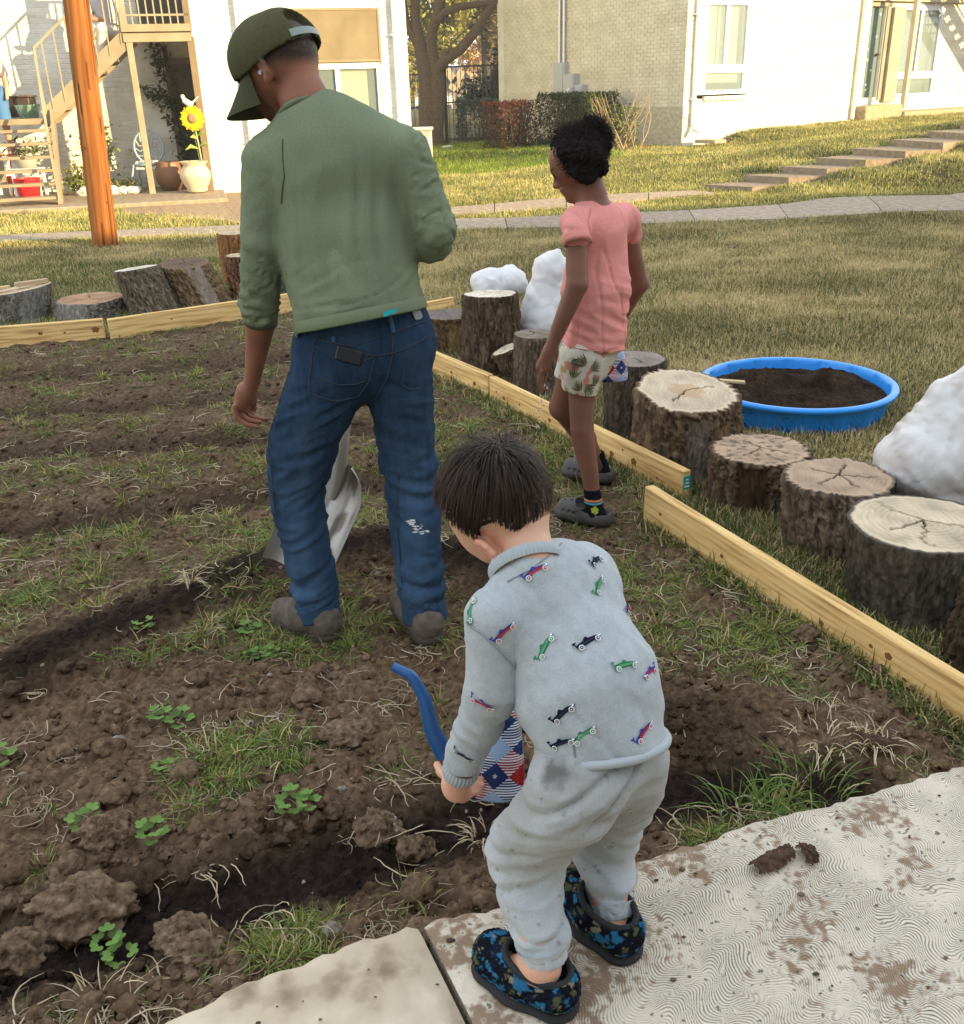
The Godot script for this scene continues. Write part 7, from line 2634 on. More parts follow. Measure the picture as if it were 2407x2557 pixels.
# racing cars printed on the boy's sweatshirt
func car_print(parent: Node3D, f: Sdf, p: Vector3, ang: float, kind: int, scale := 1.0) -> void:
	var b := MB.new()
	var c := f.hit(p, eye_dir(p))
	var n := f.grad(c, f.all())
	var right := Vector3(1, 0, 0)
	right = (right - n * n.dot(right)).normalized()
	var up := n.cross(right).normalized()
	if up.y < 0: up = -up
	var x := right * cos(ang) + up * sin(ang)
	var y := -right * sin(ang) + up * cos(ang)
	if kind == 3:
		x = -x
	var s := 0.0245 * scale
	var body: Color = [Color(0.05, 0.065, 0.3), Color(0.05, 0.2, 0.1), Color(0.012, 0.015, 0.03), Color(0.05, 0.065, 0.3)][kind]
	var flank: Color = [Color(0.38, 0.03, 0.05), Color(0.08, 0.28, 0.15), Color(0.02, 0.025, 0.045), Color(0.38, 0.03, 0.05)][kind]
	for q in [[body, [[-1.0, 0.12], [-0.6, 0.17], [-0.32, 0.2], [-0.14, 0.36], [0.0, 0.36], [0.1, 0.2], [0.5, 0.16], [0.95, 0.02], [1.06, -0.06], [0.95, -0.12], [-0.9, -0.14]]], [body, [[-1.1, 0.4], [-0.8, 0.38], [-0.82, 0.28], [-0.92, 0.28], [-0.9, 0.1], [-1.0, 0.1], [-1.0, 0.28], [-1.1, 0.3]]],
		[flank, [[-0.5, 0.1], [0.5, 0.09], [0.55, -0.07], [-0.52, -0.08]]]]:
		b.col = q[0]
		var poly := []
		for v in q[1]:
			poly.append(Vector2(v[0], v[1]) * s)
		wrap_poly(b, f, c, x, y, poly, 0.0022 if q[0] == body else 0.0028)
	for wx in [-0.66, 0.66]:
		for r in [[0.2, Color(0.62, 0.62, 0.62), 0.0033], [0.12, flank, 0.0038], [0.05, Color(0.62, 0.62, 0.62), 0.0043]]:
			b.col = r[1]
			wrap_poly(b, f, c, x, y, circle(wx * s, -0.16 * s, r[0] * s, 10), r[2])
	b.col = Color(0.7, 0.72, 0.75)
	wrap_poly(b, f, c, x, y, [Vector2(0.82, 0.08) * s, Vector2(1.02, 0.02) * s, Vector2(0.95, -0.08) * s, Vector2(0.8, -0.04) * s], 0.0033)
	place(obj("car_print", b, M.vm, parent))


func plaid() -> ImageTexture:
	var W := 320
	var al := PackedByteArray()
	al.resize(W * W * 3)
	var navy := [0.02, 0.06, 0.2]
	for j in W:
		for i in W:
			# diagonal checks, six across
			var u := (i + j) / float(W) * 6.0
			var v := (i - j + W) / float(W) * 6.0
			var a := int(u) % 2
			var b := int(v) % 2
			var fu := fposmod(u, 1.0)
			var fv := fposmod(v, 1.0)
			var c := Color(0.05, 0.12, 0.26)
			if a == 0 and b == 0:
				c = Color(0.06, 0.16, 0.36)
				var sx := fu - 0.5
				var sy := fv - 0.5
				var an := atan2(sy + sx, sx - sy)
				if sqrt(sx * sx + sy * sy) < 0.13 * (0.62 + 0.38 * cos(an * 5.0)): c = Color(0.85, 0.87, 0.9)
			elif a == 1 and b == 1:
				c = Color(0.55, 0.05, 0.08) if (int(u) / 2 + int(v) / 2) % 2 == 0 else Color(0.55, 0.65, 0.78)
			else:
				var st := fposmod((fu + fv) * 7.0 if false else float(j) / W * 62.0, 1.0)
				c = Color(0.85, 0.86, 0.9) if st < 0.5 else (Color(0.08, 0.13, 0.3) if a == 0 else Color(0.5, 0.07, 0.1))
			var k := (j * W + i) * 3
			al[k] = int(c.r * 255); al[k + 1] = int(c.g * 255); al[k + 2] = int(c.b * 255)
	return img_tex(W, W, al)


func watering_can(label: String, bot: Vector3, top: Vector3, side: Vector3, w0: float, w1: float, d0: float, spout: Array, pm: StandardMaterial3D) -> Node3D:
	var t := thing("watering_can", label, "watering can", bot, "plaid patterned watering cans")
	var U := (top - bot).normalized()
	side = (side - U * U.dot(side)).normalized()
	var N := side.cross(U)
	var L := (top - bot).length()
	var b := MB.new()
	var rows := []
	for q in [[0.0, 0.0], [0.9, 0.0], [1.0, 0.02], [1.02, 0.06], [1.02, 0.2], [1.0, 0.4], [0.95, 0.6], [0.88, 0.78], [0.8, 0.9], [0.7, 0.96], [0.62, 0.98], [0.6, 0.9], [0.0, 0.9]]:
		var row := []
		for k in 48:
			var a := TAU * k / 48
			var ww: float = lerpf(w0, w1, q[1]) * q[0]
			var ca := cos(a); var sa := sin(a)
			var e := pow(pow(absf(ca), 2.6) + pow(absf(sa), 2.6), -1.0 / 2.6)
			row.append(U * L * q[1] + side * ca * e * ww + N * sa * e * ww * d0)
		rows.append(row)
	b.grid(rows, true, true)
	for i in b.v.size():
		b.uv[i] = Vector2(b.v[i].dot(side) / 0.33 + 0.5 + (0.37 if b.n[i].dot(N) < 0 else 0.0), b.v[i].dot(U) / 0.33)
	obj("vessel", b, pm, t)
	var blue := mat(lin(0.012, 0.09, 0.27), 0.35)
	var s := MB.new()
	var pts := []
	for p in spout:
		pts.append(p - bot)
	var c := Curve3D.new()
	for i in pts.size():
		var tan: Vector3 = (pts[mini(i + 1, pts.size() - 1)] - pts[maxi(i - 1, 0)]) / 6.0
		c.add_point(pts[i], -tan, tan)
	var sp := []
	var rr := []
	for k in 25:
		sp.append(c.sample_baked(c.get_baked_length() * k / 24.0))
		rr.append(lerpf(0.021, 0.009, pow(k / 24.0, 0.8)))
	s.tube(sp, rr, 14)
	obj("spout", s, blue, t)
	var h := MB.new()
	var hp := []
	for k in 15:
		var a := PI * k / 14.0
		hp.append(U * (L * 0.86 + sin(a) * 0.055) + side * cos(a) * w1 * 0.75)
	h.tube(hp, 0.011, 10)
	obj("handle", h, blue, t)
	return t


func boy() -> void:
	var t := thing("person", "small boy in grey car print sweatsuit and camouflage slippers bending over a watering can", "person", Vector3(0.14, 0.06, -1.27))
	var skin := vmat(0.5, 0.35)
	skin.subsurf_scatter_enabled = true
	skin.subsurf_scatter_strength = 0.1
	var F := Vector3(-0.80, -0.46, -0.38).normalized()
	var U := (Vector3(-0.05, 1, 0.12) - F * F.dot(Vector3(-0.05, 1, 0.12))).normalized()
	var L := U.cross(F).normalized()
	var hc := Vector3(0.025, 0.847, -1.555)
	var f := Sdf.new()
	f.cap(hc - F * 0.012, hc + F * 0.014 + U * 0.0, 0.086, 0.082, 0.03)
	f.cap(hc + F * 0.038 - U * 0.045, hc + F * 0.042 - U * 0.078, 0.054, 0.038, 0.03)
	f.cap(hc + F * 0.05 - U * 0.055 + L * 0.028, hc + F * 0.04 - U * 0.07 + L * 0.03, 0.03, 0.03, 0.025)
	f.cap(hc + F * 0.05 - U * 0.055 - L * 0.028, hc + F * 0.04 - U * 0.07 - L * 0.03, 0.03, 0.03, 0.025)
	f.cap(hc + F * 0.091 - U * 0.04, hc + F * 0.097 - U * 0.058, 0.008, 0.011, 0.012)
	f.cap(hc + F * 0.08 - U * 0.085 + L * 0.012, hc + F * 0.08 - U * 0.085 - L * 0.012, 0.01, 0.01, 0.01)
	f.cap(hc - U * 0.045 - F * 0.02, Vector3(0.078, 0.761, -1.470), 0.046, 0.047, 0.025)
	f.cap(Vector3(0.078, 0.761, -1.470), Vector3(0.123, 0.667, -1.460), 0.040, 0.045, 0.02)
	f.cap(Vector3(0.123, 0.667, -1.460), Vector3(0.201, 0.482, -1.340), 0.062, 0.070, 0.05)
	f.cap(Vector3(0.135, 0.426, -1.280), Vector3(0.237, 0.400, -1.360), 0.051, 0.052, 0.05)
	f.cap(Vector3(0.024, 0.694, -1.410), Vector3(0.010, 0.564, -1.390), 0.033, 0.029, 0.03)
	f.cap(Vector3(0.010, 0.564, -1.390), Vector3(-0.057, 0.327, -1.470), 0.029, 0.024, 0.02)
	f.cap(Vector3(0.181, 0.662, -1.580), Vector3(0.093, 0.384, -1.740), 0.036, 0.033, 0.03)
	f.cap(Vector3(0.093, 0.384, -1.740), Vector3(0.019, 0.297, -1.700), 0.033, 0.024, 0.02)
	f.cap(Vector3(0.124, 0.422, -1.260), Vector3(0.053, 0.283, -1.300), 0.051, 0.041, 0.03)
	f.cap(Vector3(0.053, 0.283, -1.300), Vector3(0.073, 0.204, -1.210), 0.039, 0.031, 0.03)
	f.cap(Vector3(0.073, 0.204, -1.210), Vector3(0.075, 0.154, -1.180), 0.031, 0.031, 0.02)
	f.cap(Vector3(0.075, 0.142, -1.180), Vector3(0.019, 0.104, -1.210), 0.030, 0.025, 0.02)
	f.cap(Vector3(0.241, 0.372, -1.380), Vector3(0.204, 0.184, -1.420), 0.050, 0.041, 0.03)
	f.cap(Vector3(0.204, 0.184, -1.420), Vector3(0.215, 0.135, -1.340), 0.041, 0.030, 0.03)
	f.cap(Vector3(0.215, 0.135, -1.340), Vector3(0.216, 0.103, -1.310), 0.030, 0.030, 0.02)
	f.cap(Vector3(0.216, 0.091, -1.310), Vector3(0.175, 0.065, -1.360), 0.028, 0.027, 0.02)
	# ear
	var ec := hc + L * 0.091 - U * 0.054 + F * 0.012
	var eb := (-F * 0.8 + L * 0.55).normalized()
	var eu := (U * 0.95 + F * 0.2).normalized()
	for k in 8:
		var a0 := -1.7 + 0.56 * k
		var a1 := a0 + 0.56
		f.cap(ec + eb * cos(a0) * 0.017 + eu * sin(a0) * 0.026, ec + eb * cos(a1) * 0.017 + eu * sin(a1) * 0.026, 0.0055, 0.0055, 0.003)
	f.cap(ec - L * 0.008 - eu * 0.015, ec - L * 0.008 + eu * 0.012, 0.01, 0.011, 0.008)
	f.cap(ec - eu * 0.026 + F * 0.004, ec - eu * 0.022, 0.0075, 0.007, 0.005)
	# left hand under the can
	f.cap(Vector3(-0.057, 0.327, -1.470), Vector3(-0.066, 0.271, -1.490), 0.024, 0.026, 0.012, Vector3(0.2, 0.3, 1), 1.25)
	f.cap(Vector3(-0.072, 0.272, -1.500), Vector3(-0.057, 0.245, -1.510), 0.024, 0.022, 0.012)
	for k in 4:
		var o := Vector3(0.0, 0.006 * k, -0.014 * k)
		finger(f, [Vector3(-0.061, 0.252, -1.500) + o, Vector3(-0.044, 0.221, -1.530) + o, Vector3(-0.025, 0.216, -1.545) + o, Vector3(-0.017, 0.227, -1.550) + o], [0.0085, 0.0088, 0.0088, 0.008][k])
	finger(f, [Vector3(-0.079, 0.285, -1.500), Vector3(-0.097, 0.268, -1.540), Vector3(-0.106, 0.265, -1.570)], 0.0095)
	# right hand on the handle
	f.cap(Vector3(0.019, 0.297, -1.700), Vector3(-0.008, 0.323, -1.680), 0.02, 0.018, 0.012)
	for k in 4:
		var o := Vector3(0.004 * k, 0.003 * k, 0.013 * k)
		finger(f, [Vector3(-0.010, 0.312, -1.700) + o, Vector3(-0.024, 0.325, -1.700) + o, Vector3(-0.028, 0.306, -1.700) + o], 0.007)
	var sk := Color(0.60, 0.36, 0.25)
	var cf := func(p: Vector3, n: Vector3) -> Color:
		var c := sk * (1.0 + 0.08 * nz(p.x * 20, p.y * 20, p.z * 20))
		var d := p - ec
		if d.length() < 0.04: c = c.lerp(Color(0.66, 0.27, 0.18), 0.45)
		var q := p - (hc + F * 0.06 - U * 0.06 + L * 0.03)
		c = c.lerp(Color(0.66, 0.3, 0.21), 0.5 * exp(-q.length_squared() / 0.0009))
		if p.y < 0.3: c = c.lerp(Color(0.62, 0.3, 0.2), 0.4)
		var e := p - (hc + F * 0.078 - U * 0.022 + L * 0.032)
		if e.length() < 0.011: c = Color(0.03, 0.02, 0.016)
		return c
	place(obj("body", f.mesh(0.0042, null, cf), skin, t))
	# hair: a shell and many strands that leave a whorl at the crown
	var whorl := (-F * 0.55 + U * 0.83 - L * 0.18).normalized()
	var has := func(d: Vector3) -> float:
		var w := d.dot(F)
		var u := d.dot(U)
		var l := absf(d.dot(L))
		var line := -0.78
		if w > -0.6: line = lerpf(-0.78, -0.06, clampf((w + 0.6) / 0.32, 0, 1))
		if w > 0.06: line = -0.06 - 0.36 * exp(-pow((w - 0.2) / 0.1, 2))
		if w > 0.3: line = lerpf(-0.2, 0.36, clampf((w - 0.3) / 0.35, 0, 1))
		line = lerpf(line, -0.78 if w < 0 else 0.36, clampf(1.0 - l * 3.0, 0, 1))
		return u - line
	var hs := MB.new()
	var rows := []
	for i in 49:
		var th := PI * i / 48.0
		var row := []
		for k in 96:
			var a := TAU * k / 96
			var d := (U * cos(th) + (F * cos(a) + L * sin(a)) * sin(th)).normalized()
			var hh: float = has.call(d)
			var r := 0.0935 + 0.007 * d.dot(U) + 0.004 * absf(d.dot(F)) + 0.003 * nz(d.x * 9, d.y * 9, d.z * 9)
			if hh < 0.0: r = lerpf(r, 0.07, clampf(-hh * 12.0, 0, 1))
			else: r -= 0.011 * exp(-hh * 5.0)
			row.append(hc + d * r)
		rows.append(row)
	hs.col = Color(0.013, 0.0085, 0.0065)
	hs.grid(rows, true, true)
	var hm := vmat(0.5, 0.3)
	var hair := place(obj("hair", hs, hm, t))
	var st := MB.new()
	for n in 7200:
		var d := Vector3(rng.randfn(), rng.randfn(), rng.randfn()).normalized()
		if d.z < -0.55 or has.call(d) < -0.02: continue
		var flow := (d - whorl)
		flow = (flow - d * d.dot(flow))
		if flow.length() < 0.05: flow = L
		flow = flow.normalized()
		flow = (flow + d.cross(flow) * (0.55 + 0.3 * nz(d.x * 3, d.y * 3, d.z * 3)) * exp(-(d - whorl).length() * 1.1) + Vector3(0, -0.35, 0) + F * 0.15).normalized()
		var top := clampf(d.dot(U) * 1.4, 0.15, 1.0)
		var len := rng.randf_range(0.022, 0.05) * (0.45 + 0.75 * top)
		var lift := rng.randf_range(0.002, 0.009) * (0.35 + top)
		if d.dot(U) > 0.6 and (d - whorl).length() < 0.75 and rng.randf() < 0.3: lift += 0.012
		var side := d.cross(flow).normalized()
		var w := rng.randf_range(0.0007, 0.0014)
		var base := 0.092 + 0.007 * d.dot(U) + 0.004 * absf(d.dot(F))
		var cst := Color(0.014, 0.009, 0.007).lerp(Color(0.06, 0.035, 0.021), pow(rng.randf(), 2.0))
		var pl := Vector3.ZERO
		var pr := Vector3.ZERO
		var dd := d
		for i in 5:
			var v := i / 4.0
			dd = (dd + flow * (len / 4.0 / 0.095 if i > 0 else 0.0) + Vector3(0, -0.012, 0) * i).normalized()
			if has.call(dd) < -0.03 + 0.16 * fposmod(n * 0.618, 1.0): break
			var p := hc + dd * (base + 0.003 + lift * sin(v * 2.4))
			var ww := w * (1.0 - 0.85 * v)
			if i > 0:
				st.col = cst
				st.quad(pl, pr, p + side * ww, p - side * ww, dd)
			pl = p - side * ww
			pr = p + side * ww
	var so := place(obj("strands", st, hm, hair))
	so.set_meta("kind", "stuff")
	# sweatshirt
	var s := Sdf.new()
	s.cap(Vector3(0.022, 0.689, -1.410), Vector3(0.178, 0.673, -1.570), 0.054, 0.057, 0.05)
	s.cap(Vector3(0.079, 0.748, -1.460), Vector3(0.106, 0.667, -1.460), 0.051, 0.089, 0.05)
	s.cap(Vector3(0.107, 0.657, -1.460), Vector3(0.166, 0.564, -1.390), 0.091, 0.111, 0.05)
	s.cap(Vector3(0.131, 0.716, -1.500), Vector3(0.176, 0.652, -1.530), 0.060, 0.065, 0.04)
	s.cap(Vector3(0.159, 0.643, -1.500), Vector3(0.191, 0.568, -1.430), 0.084, 0.093, 0.04)
	s.cap(Vector3(0.119, 0.730, -1.500), Vector3(0.169, 0.710, -1.540), 0.043, 0.046, 0.03)
	s.cap(Vector3(0.166, 0.564, -1.390), Vector3(0.204, 0.486, -1.335), 0.111, 0.097, 0.05)
	s.cap(Vector3(0.124, 0.544, -1.360), Vector3(0.155, 0.499, -1.320), 0.070, 0.064, 0.04)
	s.cap(Vector3(0.021, 0.692, -1.405), Vector3(0.009, 0.568, -1.385), 0.053, 0.047, 0.02)
	s.cap(Vector3(0.009, 0.568, -1.385), Vector3(-0.046, 0.370, -1.455), 0.047, 0.036, 0.008)
	s.cap(Vector3(0.180, 0.673, -1.570), Vector3(0.093, 0.384, -1.740), 0.055, 0.048, 0.035)
	s.cap(Vector3(0.093, 0.384, -1.740), Vector3(0.030, 0.303, -1.710), 0.048, 0.035, 0.02)
	var q0 := Vector3(0.115, 0.484, -1.300)
	var q1 := Vector3(0.297, 0.491, -1.340)
	var q2 := Vector3(0.186, 0.524, -1.200)
	var hn := (q1 - q0).cross(q2 - q0).normalized()
	if hn.y > 0: hn = -hn
	# the hem only cuts the trunk, so the lowered sleeve is added afterwards
	var tr := Sdf.new()
	for i in [0, 1, 2, 3, 4, 5, 6, 7, 10, 11]:
		tr.cap(s.a[i], s.a[i] + s.ba[i], s.ra[i], s.rb[i], s.kk[i])
	tr.clips.append([q0, hn])
	var sl := Sdf.new()
	for i in [0, 8, 9]:
		sl.cap(s.a[i], s.a[i] + s.ba[i] * (0.12 if i == 0 else 1.0), s.ra[i] * (0.96 if i == 0 else 1.0), s.rb[i] * (0.94 if i == 0 else 1.0), s.kk[i])
	var grey := Color(0.40, 0.435, 0.455)
	var gc := func(p: Vector3, n: Vector3) -> Color:
		return grey * (1.0 + 0.10 * nz(p.x * 38, p.y * 38, p.z * 38) + 0.07 * nz(p.x * 110, p.y * 110, p.z * 110))
	var sd := func(p: Vector3, n: Vector3) -> float:
		var low := clampf((0.62 - p.y) * 8.0, 0, 1)
		var a := (p.y * 0.9 + p.x * 0.55) * 10.0
		return -0.007 * pow(clampf(1.0 - absf(nz((p.y * 0.8 + p.x * 0.6) * 8.0 + 3.0, p.x * 2.0, p.z * 2.0)) / 0.15, 0, 1), 1.5) * (0.3 + 0.7 * low) + 0.016 * low * (0.22 - absf(nz(a, p.x * 3.0, p.z * 3.0))) + 0.0035 * nz(p.x * 9, p.y * 9, p.z * 9) + 0.004 * (0.2 - absf(nz(p.x * 14 + p.y * 6, p.y * 7, p.z * 9)))
	var ad := func(p: Vector3, n: Vector3) -> float:
		var k := clampf((0.62 - p.y) * 5.0, 0.2, 1.0)
		return 0.018 * k * (0.22 - absf(nz((p.y + 0.3 * p.x) * 15.0, p.x * 6.0, p.z * 6.0))) + 0.002 * nz(p.x * 12, p.y * 12, p.z * 12)
	var cm := cloth(vmat(0.95, 0.1), 16.0, 0.05, 0.9)
	cm.rim_enabled = true
	cm.rim = 0.4
	var shirt := place(obj("sweatshirt", tr.mesh(0.006, sd, gc), cm, t))
	place(obj("sleeve", sl.mesh(0.006, ad, gc), cm, shirt))
	var se := MB.new()
	se.col = grey * 0.62
	seam(se, sl, [Vector3(-0.025, 0.863, -1.100), Vector3(-0.005, 0.846, -1.100), Vector3(0.019, 0.818, -1.100), Vector3(0.040, 0.787, -1.100)], 0.002, 0.001)
	seam(se, tr, [Vector3(0.030, 0.921, -1.100), Vector3(0.060, 0.937, -1.100), Vector3(0.090, 0.961, -1.100), Vector3(0.099, 0.973, -1.100)], 0.0015)
	seam(se, tr, [Vector3(0.116, 0.662, -1.100), Vector3(0.121, 0.631, -1.100)], 0.0015)
	place(obj("seam", se, M.vm, shirt))
	# ribbed collar, cuff and hem
	var ribs := func(pts: Array, h: Vector3, called: String, out: Vector3, wid: float) -> void:
		var b := MB.new()
		b.col = grey * 0.93
		var c := Curve3D.new()
		for p in pts: c.add_point(p)
		var Ln := c.get_baked_length()
		var n := int(Ln / 0.0022)
		var rr := []
		for v in 4:
			var row := []
			for k in n + 1:
				var p := c.sample_baked(Ln * k / n)
				var o: Vector3 = (p - out)
				o = (o - h * h.dot(o)).normalized()
				var bump := 0.0011 * (1.0 if k % 3 else -1.0)
				row.append(p + h * wid * (v / 3.0 - 0.5) + o * (bump + [0.0, 0.003, 0.003, 0.0][v]))
			rr.append(row)
		b.grid(rr, false, false)
		place(obj(called, b, M.vm, shirt))
	var na := (Vector3(0.088, 0.748, -1.460) - (hc - U * 0.045 - F * 0.02)).normalized()
	var nx := na.cross(Vector3(0, 0, 1)).normalized()
	var ringp := []
	var ncen := Vector3(0.072, 0.755, -1.475)
	for k in 33:
		var a := TAU * k / 32
		ringp.append(ncen + (nx * cos(a) + nx.cross(na) * sin(a)) * 0.0625)
	ribs.call(ringp, na, "collar", ncen, 0.021)
	var wa := (Vector3(-0.057, 0.327, -1.470) - Vector3(0.009, 0.568, -1.385)).normalized()
	var wx := wa.cross(Vector3(0, 0, 1)).normalized()
	ringp = []
	var wcen := Vector3(-0.054, 0.337, -1.465)
	for k in 25:
		var a := TAU * k / 24
		ringp.append(wcen + (wx * cos(a) + wx.cross(wa) * sin(a)) * 0.032)
	ribs.call(ringp, wa, "cuff", wcen, 0.034)
	# trousers
	var p := Sdf.new()
	p.cap(Vector3(0.158, 0.451, -1.300), Vector3(0.227, 0.428, -1.360), 0.083, 0.082, 0.05)
	p.cap(Vector3(0.125, 0.417, -1.265), Vector3(0.059, 0.294, -1.300), 0.075, 0.064, 0.045)
	p.cap(Vector3(0.055, 0.289, -1.300), Vector3(0.065, 0.227, -1.255), 0.063, 0.051, 0.035)
	p.cap(Vector3(0.065, 0.227, -1.255), Vector3(0.079, 0.191, -1.205), 0.051, 0.043, 0.03)
	p.cap(Vector3(0.079, 0.191, -1.205), Vector3(0.081, 0.175, -1.195), 0.043, 0.036, 0.02)
	p.cap(Vector3(0.237, 0.361, -1.380), Vector3(0.209, 0.196, -1.420), 0.070, 0.060, 0.045)
	p.cap(Vector3(0.207, 0.184, -1.420), Vector3(0.211, 0.149, -1.370), 0.059, 0.048, 0.03)
	p.cap(Vector3(0.211, 0.149, -1.370), Vector3(0.216, 0.130, -1.330), 0.048, 0.040, 0.02)
	p.clips.append([q0 - hn * 0.035, -hn])
	var pd := func(q: Vector3, n: Vector3) -> float:
		var side := 1.0 if q.x > 0.14 else -1.0
		var ank := clampf((0.24 - q.y) * 10.0, 0, 1)
		var hip := clampf((q.y - 0.26) * 6.0, 0, 1)
		var a := (q.y - 0.5 * q.x) * 12.0
		return -0.012 * hip * pow(clampf(1.0 - absf(nz(a * 0.8, q.x * 2.0, 4.0)) / 0.2, 0, 1), 1.5) - 0.008 * (1.0 - hip) * pow(clampf(1.0 - absf(nz((q.y + 0.2 * side * q.x) * 13.0, q.x * 3.0, side * 7.0)) / 0.2, 0, 1), 1.5) + hip * 0.012 * (0.22 - absf(nz(a, q.x * 2.5, 4.0))) + (0.010 + 0.014 * ank) * (0.24 - absf(nz((q.y + 0.35 * side * q.x) * 17.0, q.x * 4.0, side * 3.0))) + 0.002 * nz(q.x * 14, q.y * 14, q.z * 14)
	var pcol := func(q: Vector3, n: Vector3) -> Color:
		var c := Color(0.42, 0.445, 0.46) * (1.0 + 0.05 * nz(q.x * 60, q.y * 60, q.z * 60))
		var dirt := clampf(0.55 * exp(-pow((q.y - 0.40) / 0.11, 2)) + 0.5 * nz(q.x * 7, q.y * 7, q.z * 7), 0, 0.5)
		c = c.lerp(Color(0.25, 0.225, 0.185), dirt)
		var wet := (q - Vector3(0.102, 0.509, -1.240)).length()
		c = c.lerp(Color(0.11, 0.105, 0.095), clampf(1.3 - wet / 0.028 + 0.6 * nz(q.x * 40, q.y * 40, q.z * 40), 0, 0.85))
		if nz(q.x * 55, q.y * 55, q.z * 55 + 8.0) > 0.62: c *= 0.6
		return c
	var pants := place(obj("trousers", p.mesh(0.006, pd, pcol), cm, t))
	for q in [[Vector3(0.080, 0.166, -1.190), (Vector3(0.080, 0.166, -1.190) - Vector3(0.073, 0.215, -1.210)).normalized(), 0.041], [Vector3(0.217, 0.119, -1.325), (Vector3(0.217, 0.119, -1.325) - Vector3(0.212, 0.150, -1.350)).normalized(), 0.04]]:
		var x: Vector3 = (q[1] as Vector3).cross(Vector3(0, 0, 1)).normalized()
		var b := MB.new()
		b.col = Color(0.43, 0.455, 0.47)
		var rr := []
		for v in 5:
			var row := []
			for k in 60:
				var a := TAU * k / 60
				var r: float = q[2] * [1.08, 0.99, 0.96, 0.97, 0.88][v] + 0.0012 * sin(k * TAU / 4.0)
				row.append(q[0] + q[1] * (v - 2) * 0.007 + (x * cos(a) + x.cross(q[1]) * sin(a)) * r)
			rr.append(row)
		b.grid(rr, true, false)
		place(obj("cuff", b, M.vm, pants))
	var he := MB.new()
	he.col = grey * 0.9
	var hp := []
	var hcn := Vector3(0.203, 0.478, -1.335) 
	var hx := hn.cross(Vector3(0, 0, 1)).normalized()
	for k in 49:
		var a := TAU * k / 48
		hp.append(tr.snap(hcn + (hx * cos(a) + hx.cross(hn) * sin(a)) * 0.12, -0.002))
	he.tube(hp, 0.0085, 8, false)
	place(obj("hem", he, M.vm, shirt))
	# printed cars
	for q in [[Vector3(0.060, 0.986, -1.000), 0.55, 0], [Vector3(0.130, 0.997, -1.000), 0.95, 2], [Vector3(0.134, 0.965, -1.000), 1.1, 1], [Vector3(0.022, 0.905, -1.000), 0.75, 0, 1], [Vector3(0.071, 0.883, -1.000), 1.05, 1], [Vector3(0.123, 0.889, -1.000), 0.55, 2], [Vector3(0.169, 0.854, -1.000), 0.3, 1], [Vector3(0.199, 0.843, -1.000), 0.5, 3], [Vector3(0.169, 0.932, -1.000), 1.2, 0], [Vector3(0.093, 0.786, -1.000), 0.75, 2], [Vector3(0.119, 0.752, -1.000), 0.7, 1], [Vector3(0.092, 0.741, -1.000), 0.5, 2], [Vector3(0.195, 0.754, -1.000), 0.8, 0], [Vector3(0.129, 0.699, -1.000), 0.05, 0], [Vector3(-0.017, 0.936, -1.000), 1.25, 1, 1], [Vector3(-0.008, 0.804, -1.000), -0.35, 0, 1], [Vector3(-0.034, 0.725, -1.000), -0.35, 2, 1]]:
		car_print(shirt, sl if q.size() > 3 else tr, q[0], q[1], q[2])
	# slippers
	for q in [[Vector3(-0.017, 0.062, -1.262), Vector3(0.099, 0.135, -1.172), Vector3(0.077, 0.163, -1.185), 1.0], [Vector3(0.148, 0.051, -1.400), Vector3(0.226, 0.102, -1.285), Vector3(0.214, 0.121, -1.305), 0.95]]:
		var ty := 0.06
		var toe: Vector3 = q[0]; toe.y = ty + 0.04
		var heel: Vector3 = q[1]; heel.y = ty + 0.046
		var fwd := (toe - heel).normalized()
		toe = heel + fwd * 0.125
		var g := Sdf.new()
		g.cap(heel, heel.lerp(toe, 0.5) + Vector3(0, 0.004, 0), 0.04, 0.046, 0.02)
		g.cap(heel.lerp(toe, 0.5) + Vector3(0, 0.004, 0), toe, 0.046, 0.043, 0.02)
		g.cap(heel + Vector3(0, 0.012, 0), heel.lerp(toe, 0.35) + Vector3(0, 0.016, 0), 0.038, 0.043, 0.02)
		g.clips.append([Vector3(0, ty + 0.017, 0), Vector3(0, -1, 0)])
		g.cuts.append([heel + Vector3(0, 0.05, 0) + fwd * 0.012, fwd * 0.05, 0.040])
		var cmo := func(v: Vector3, n: Vector3) -> Color:
			var a := nz(v.x * 30, v.y * 30, v.z * 30 + 4) + 0.25 * nz(v.x * 110, v.y * 110, v.z * 110)
			var b := nz(v.x * 30 + 50, v.y * 30, v.z * 30) + 0.25 * nz(v.x * 110, v.y * 110, v.z * 110 + 9)
			var c := Color(0.012, 0.013, 0.018)
			if a > 0.3: c = Color(0.03, 0.15, 0.28)
			elif a < -0.38: c = Color(0.085, 0.095, 0.05)
			elif b > 0.46: c = Color(0.26, 0.22, 0.15)
			elif b < -0.3: c = Color(0.015, 0.022, 0.05)
			return c * (0.75 + 0.5 * absf(nz(v.x * 240, v.y * 240, v.z * 240)))
		var slip := obj("slipper", g.mesh(0.0035, func(v: Vector3, _n: Vector3) -> float: return 0.0022 * nz(v.x * 260, v.y * 260, v.z * 260) + 0.001 * nz(v.x * 90, v.y * 90, v.z * 90), cmo), vmat(0.98, 0.1), t)
		place(slip)
		var so2 := Sdf.new()
		so2.cap(heel - Vector3(0, 0.036, 0), heel.lerp(toe, 0.55) - Vector3(0, 0.034, 0), 0.042, 0.049, 0.01, Vector3(0, 1, 0), 3.2)
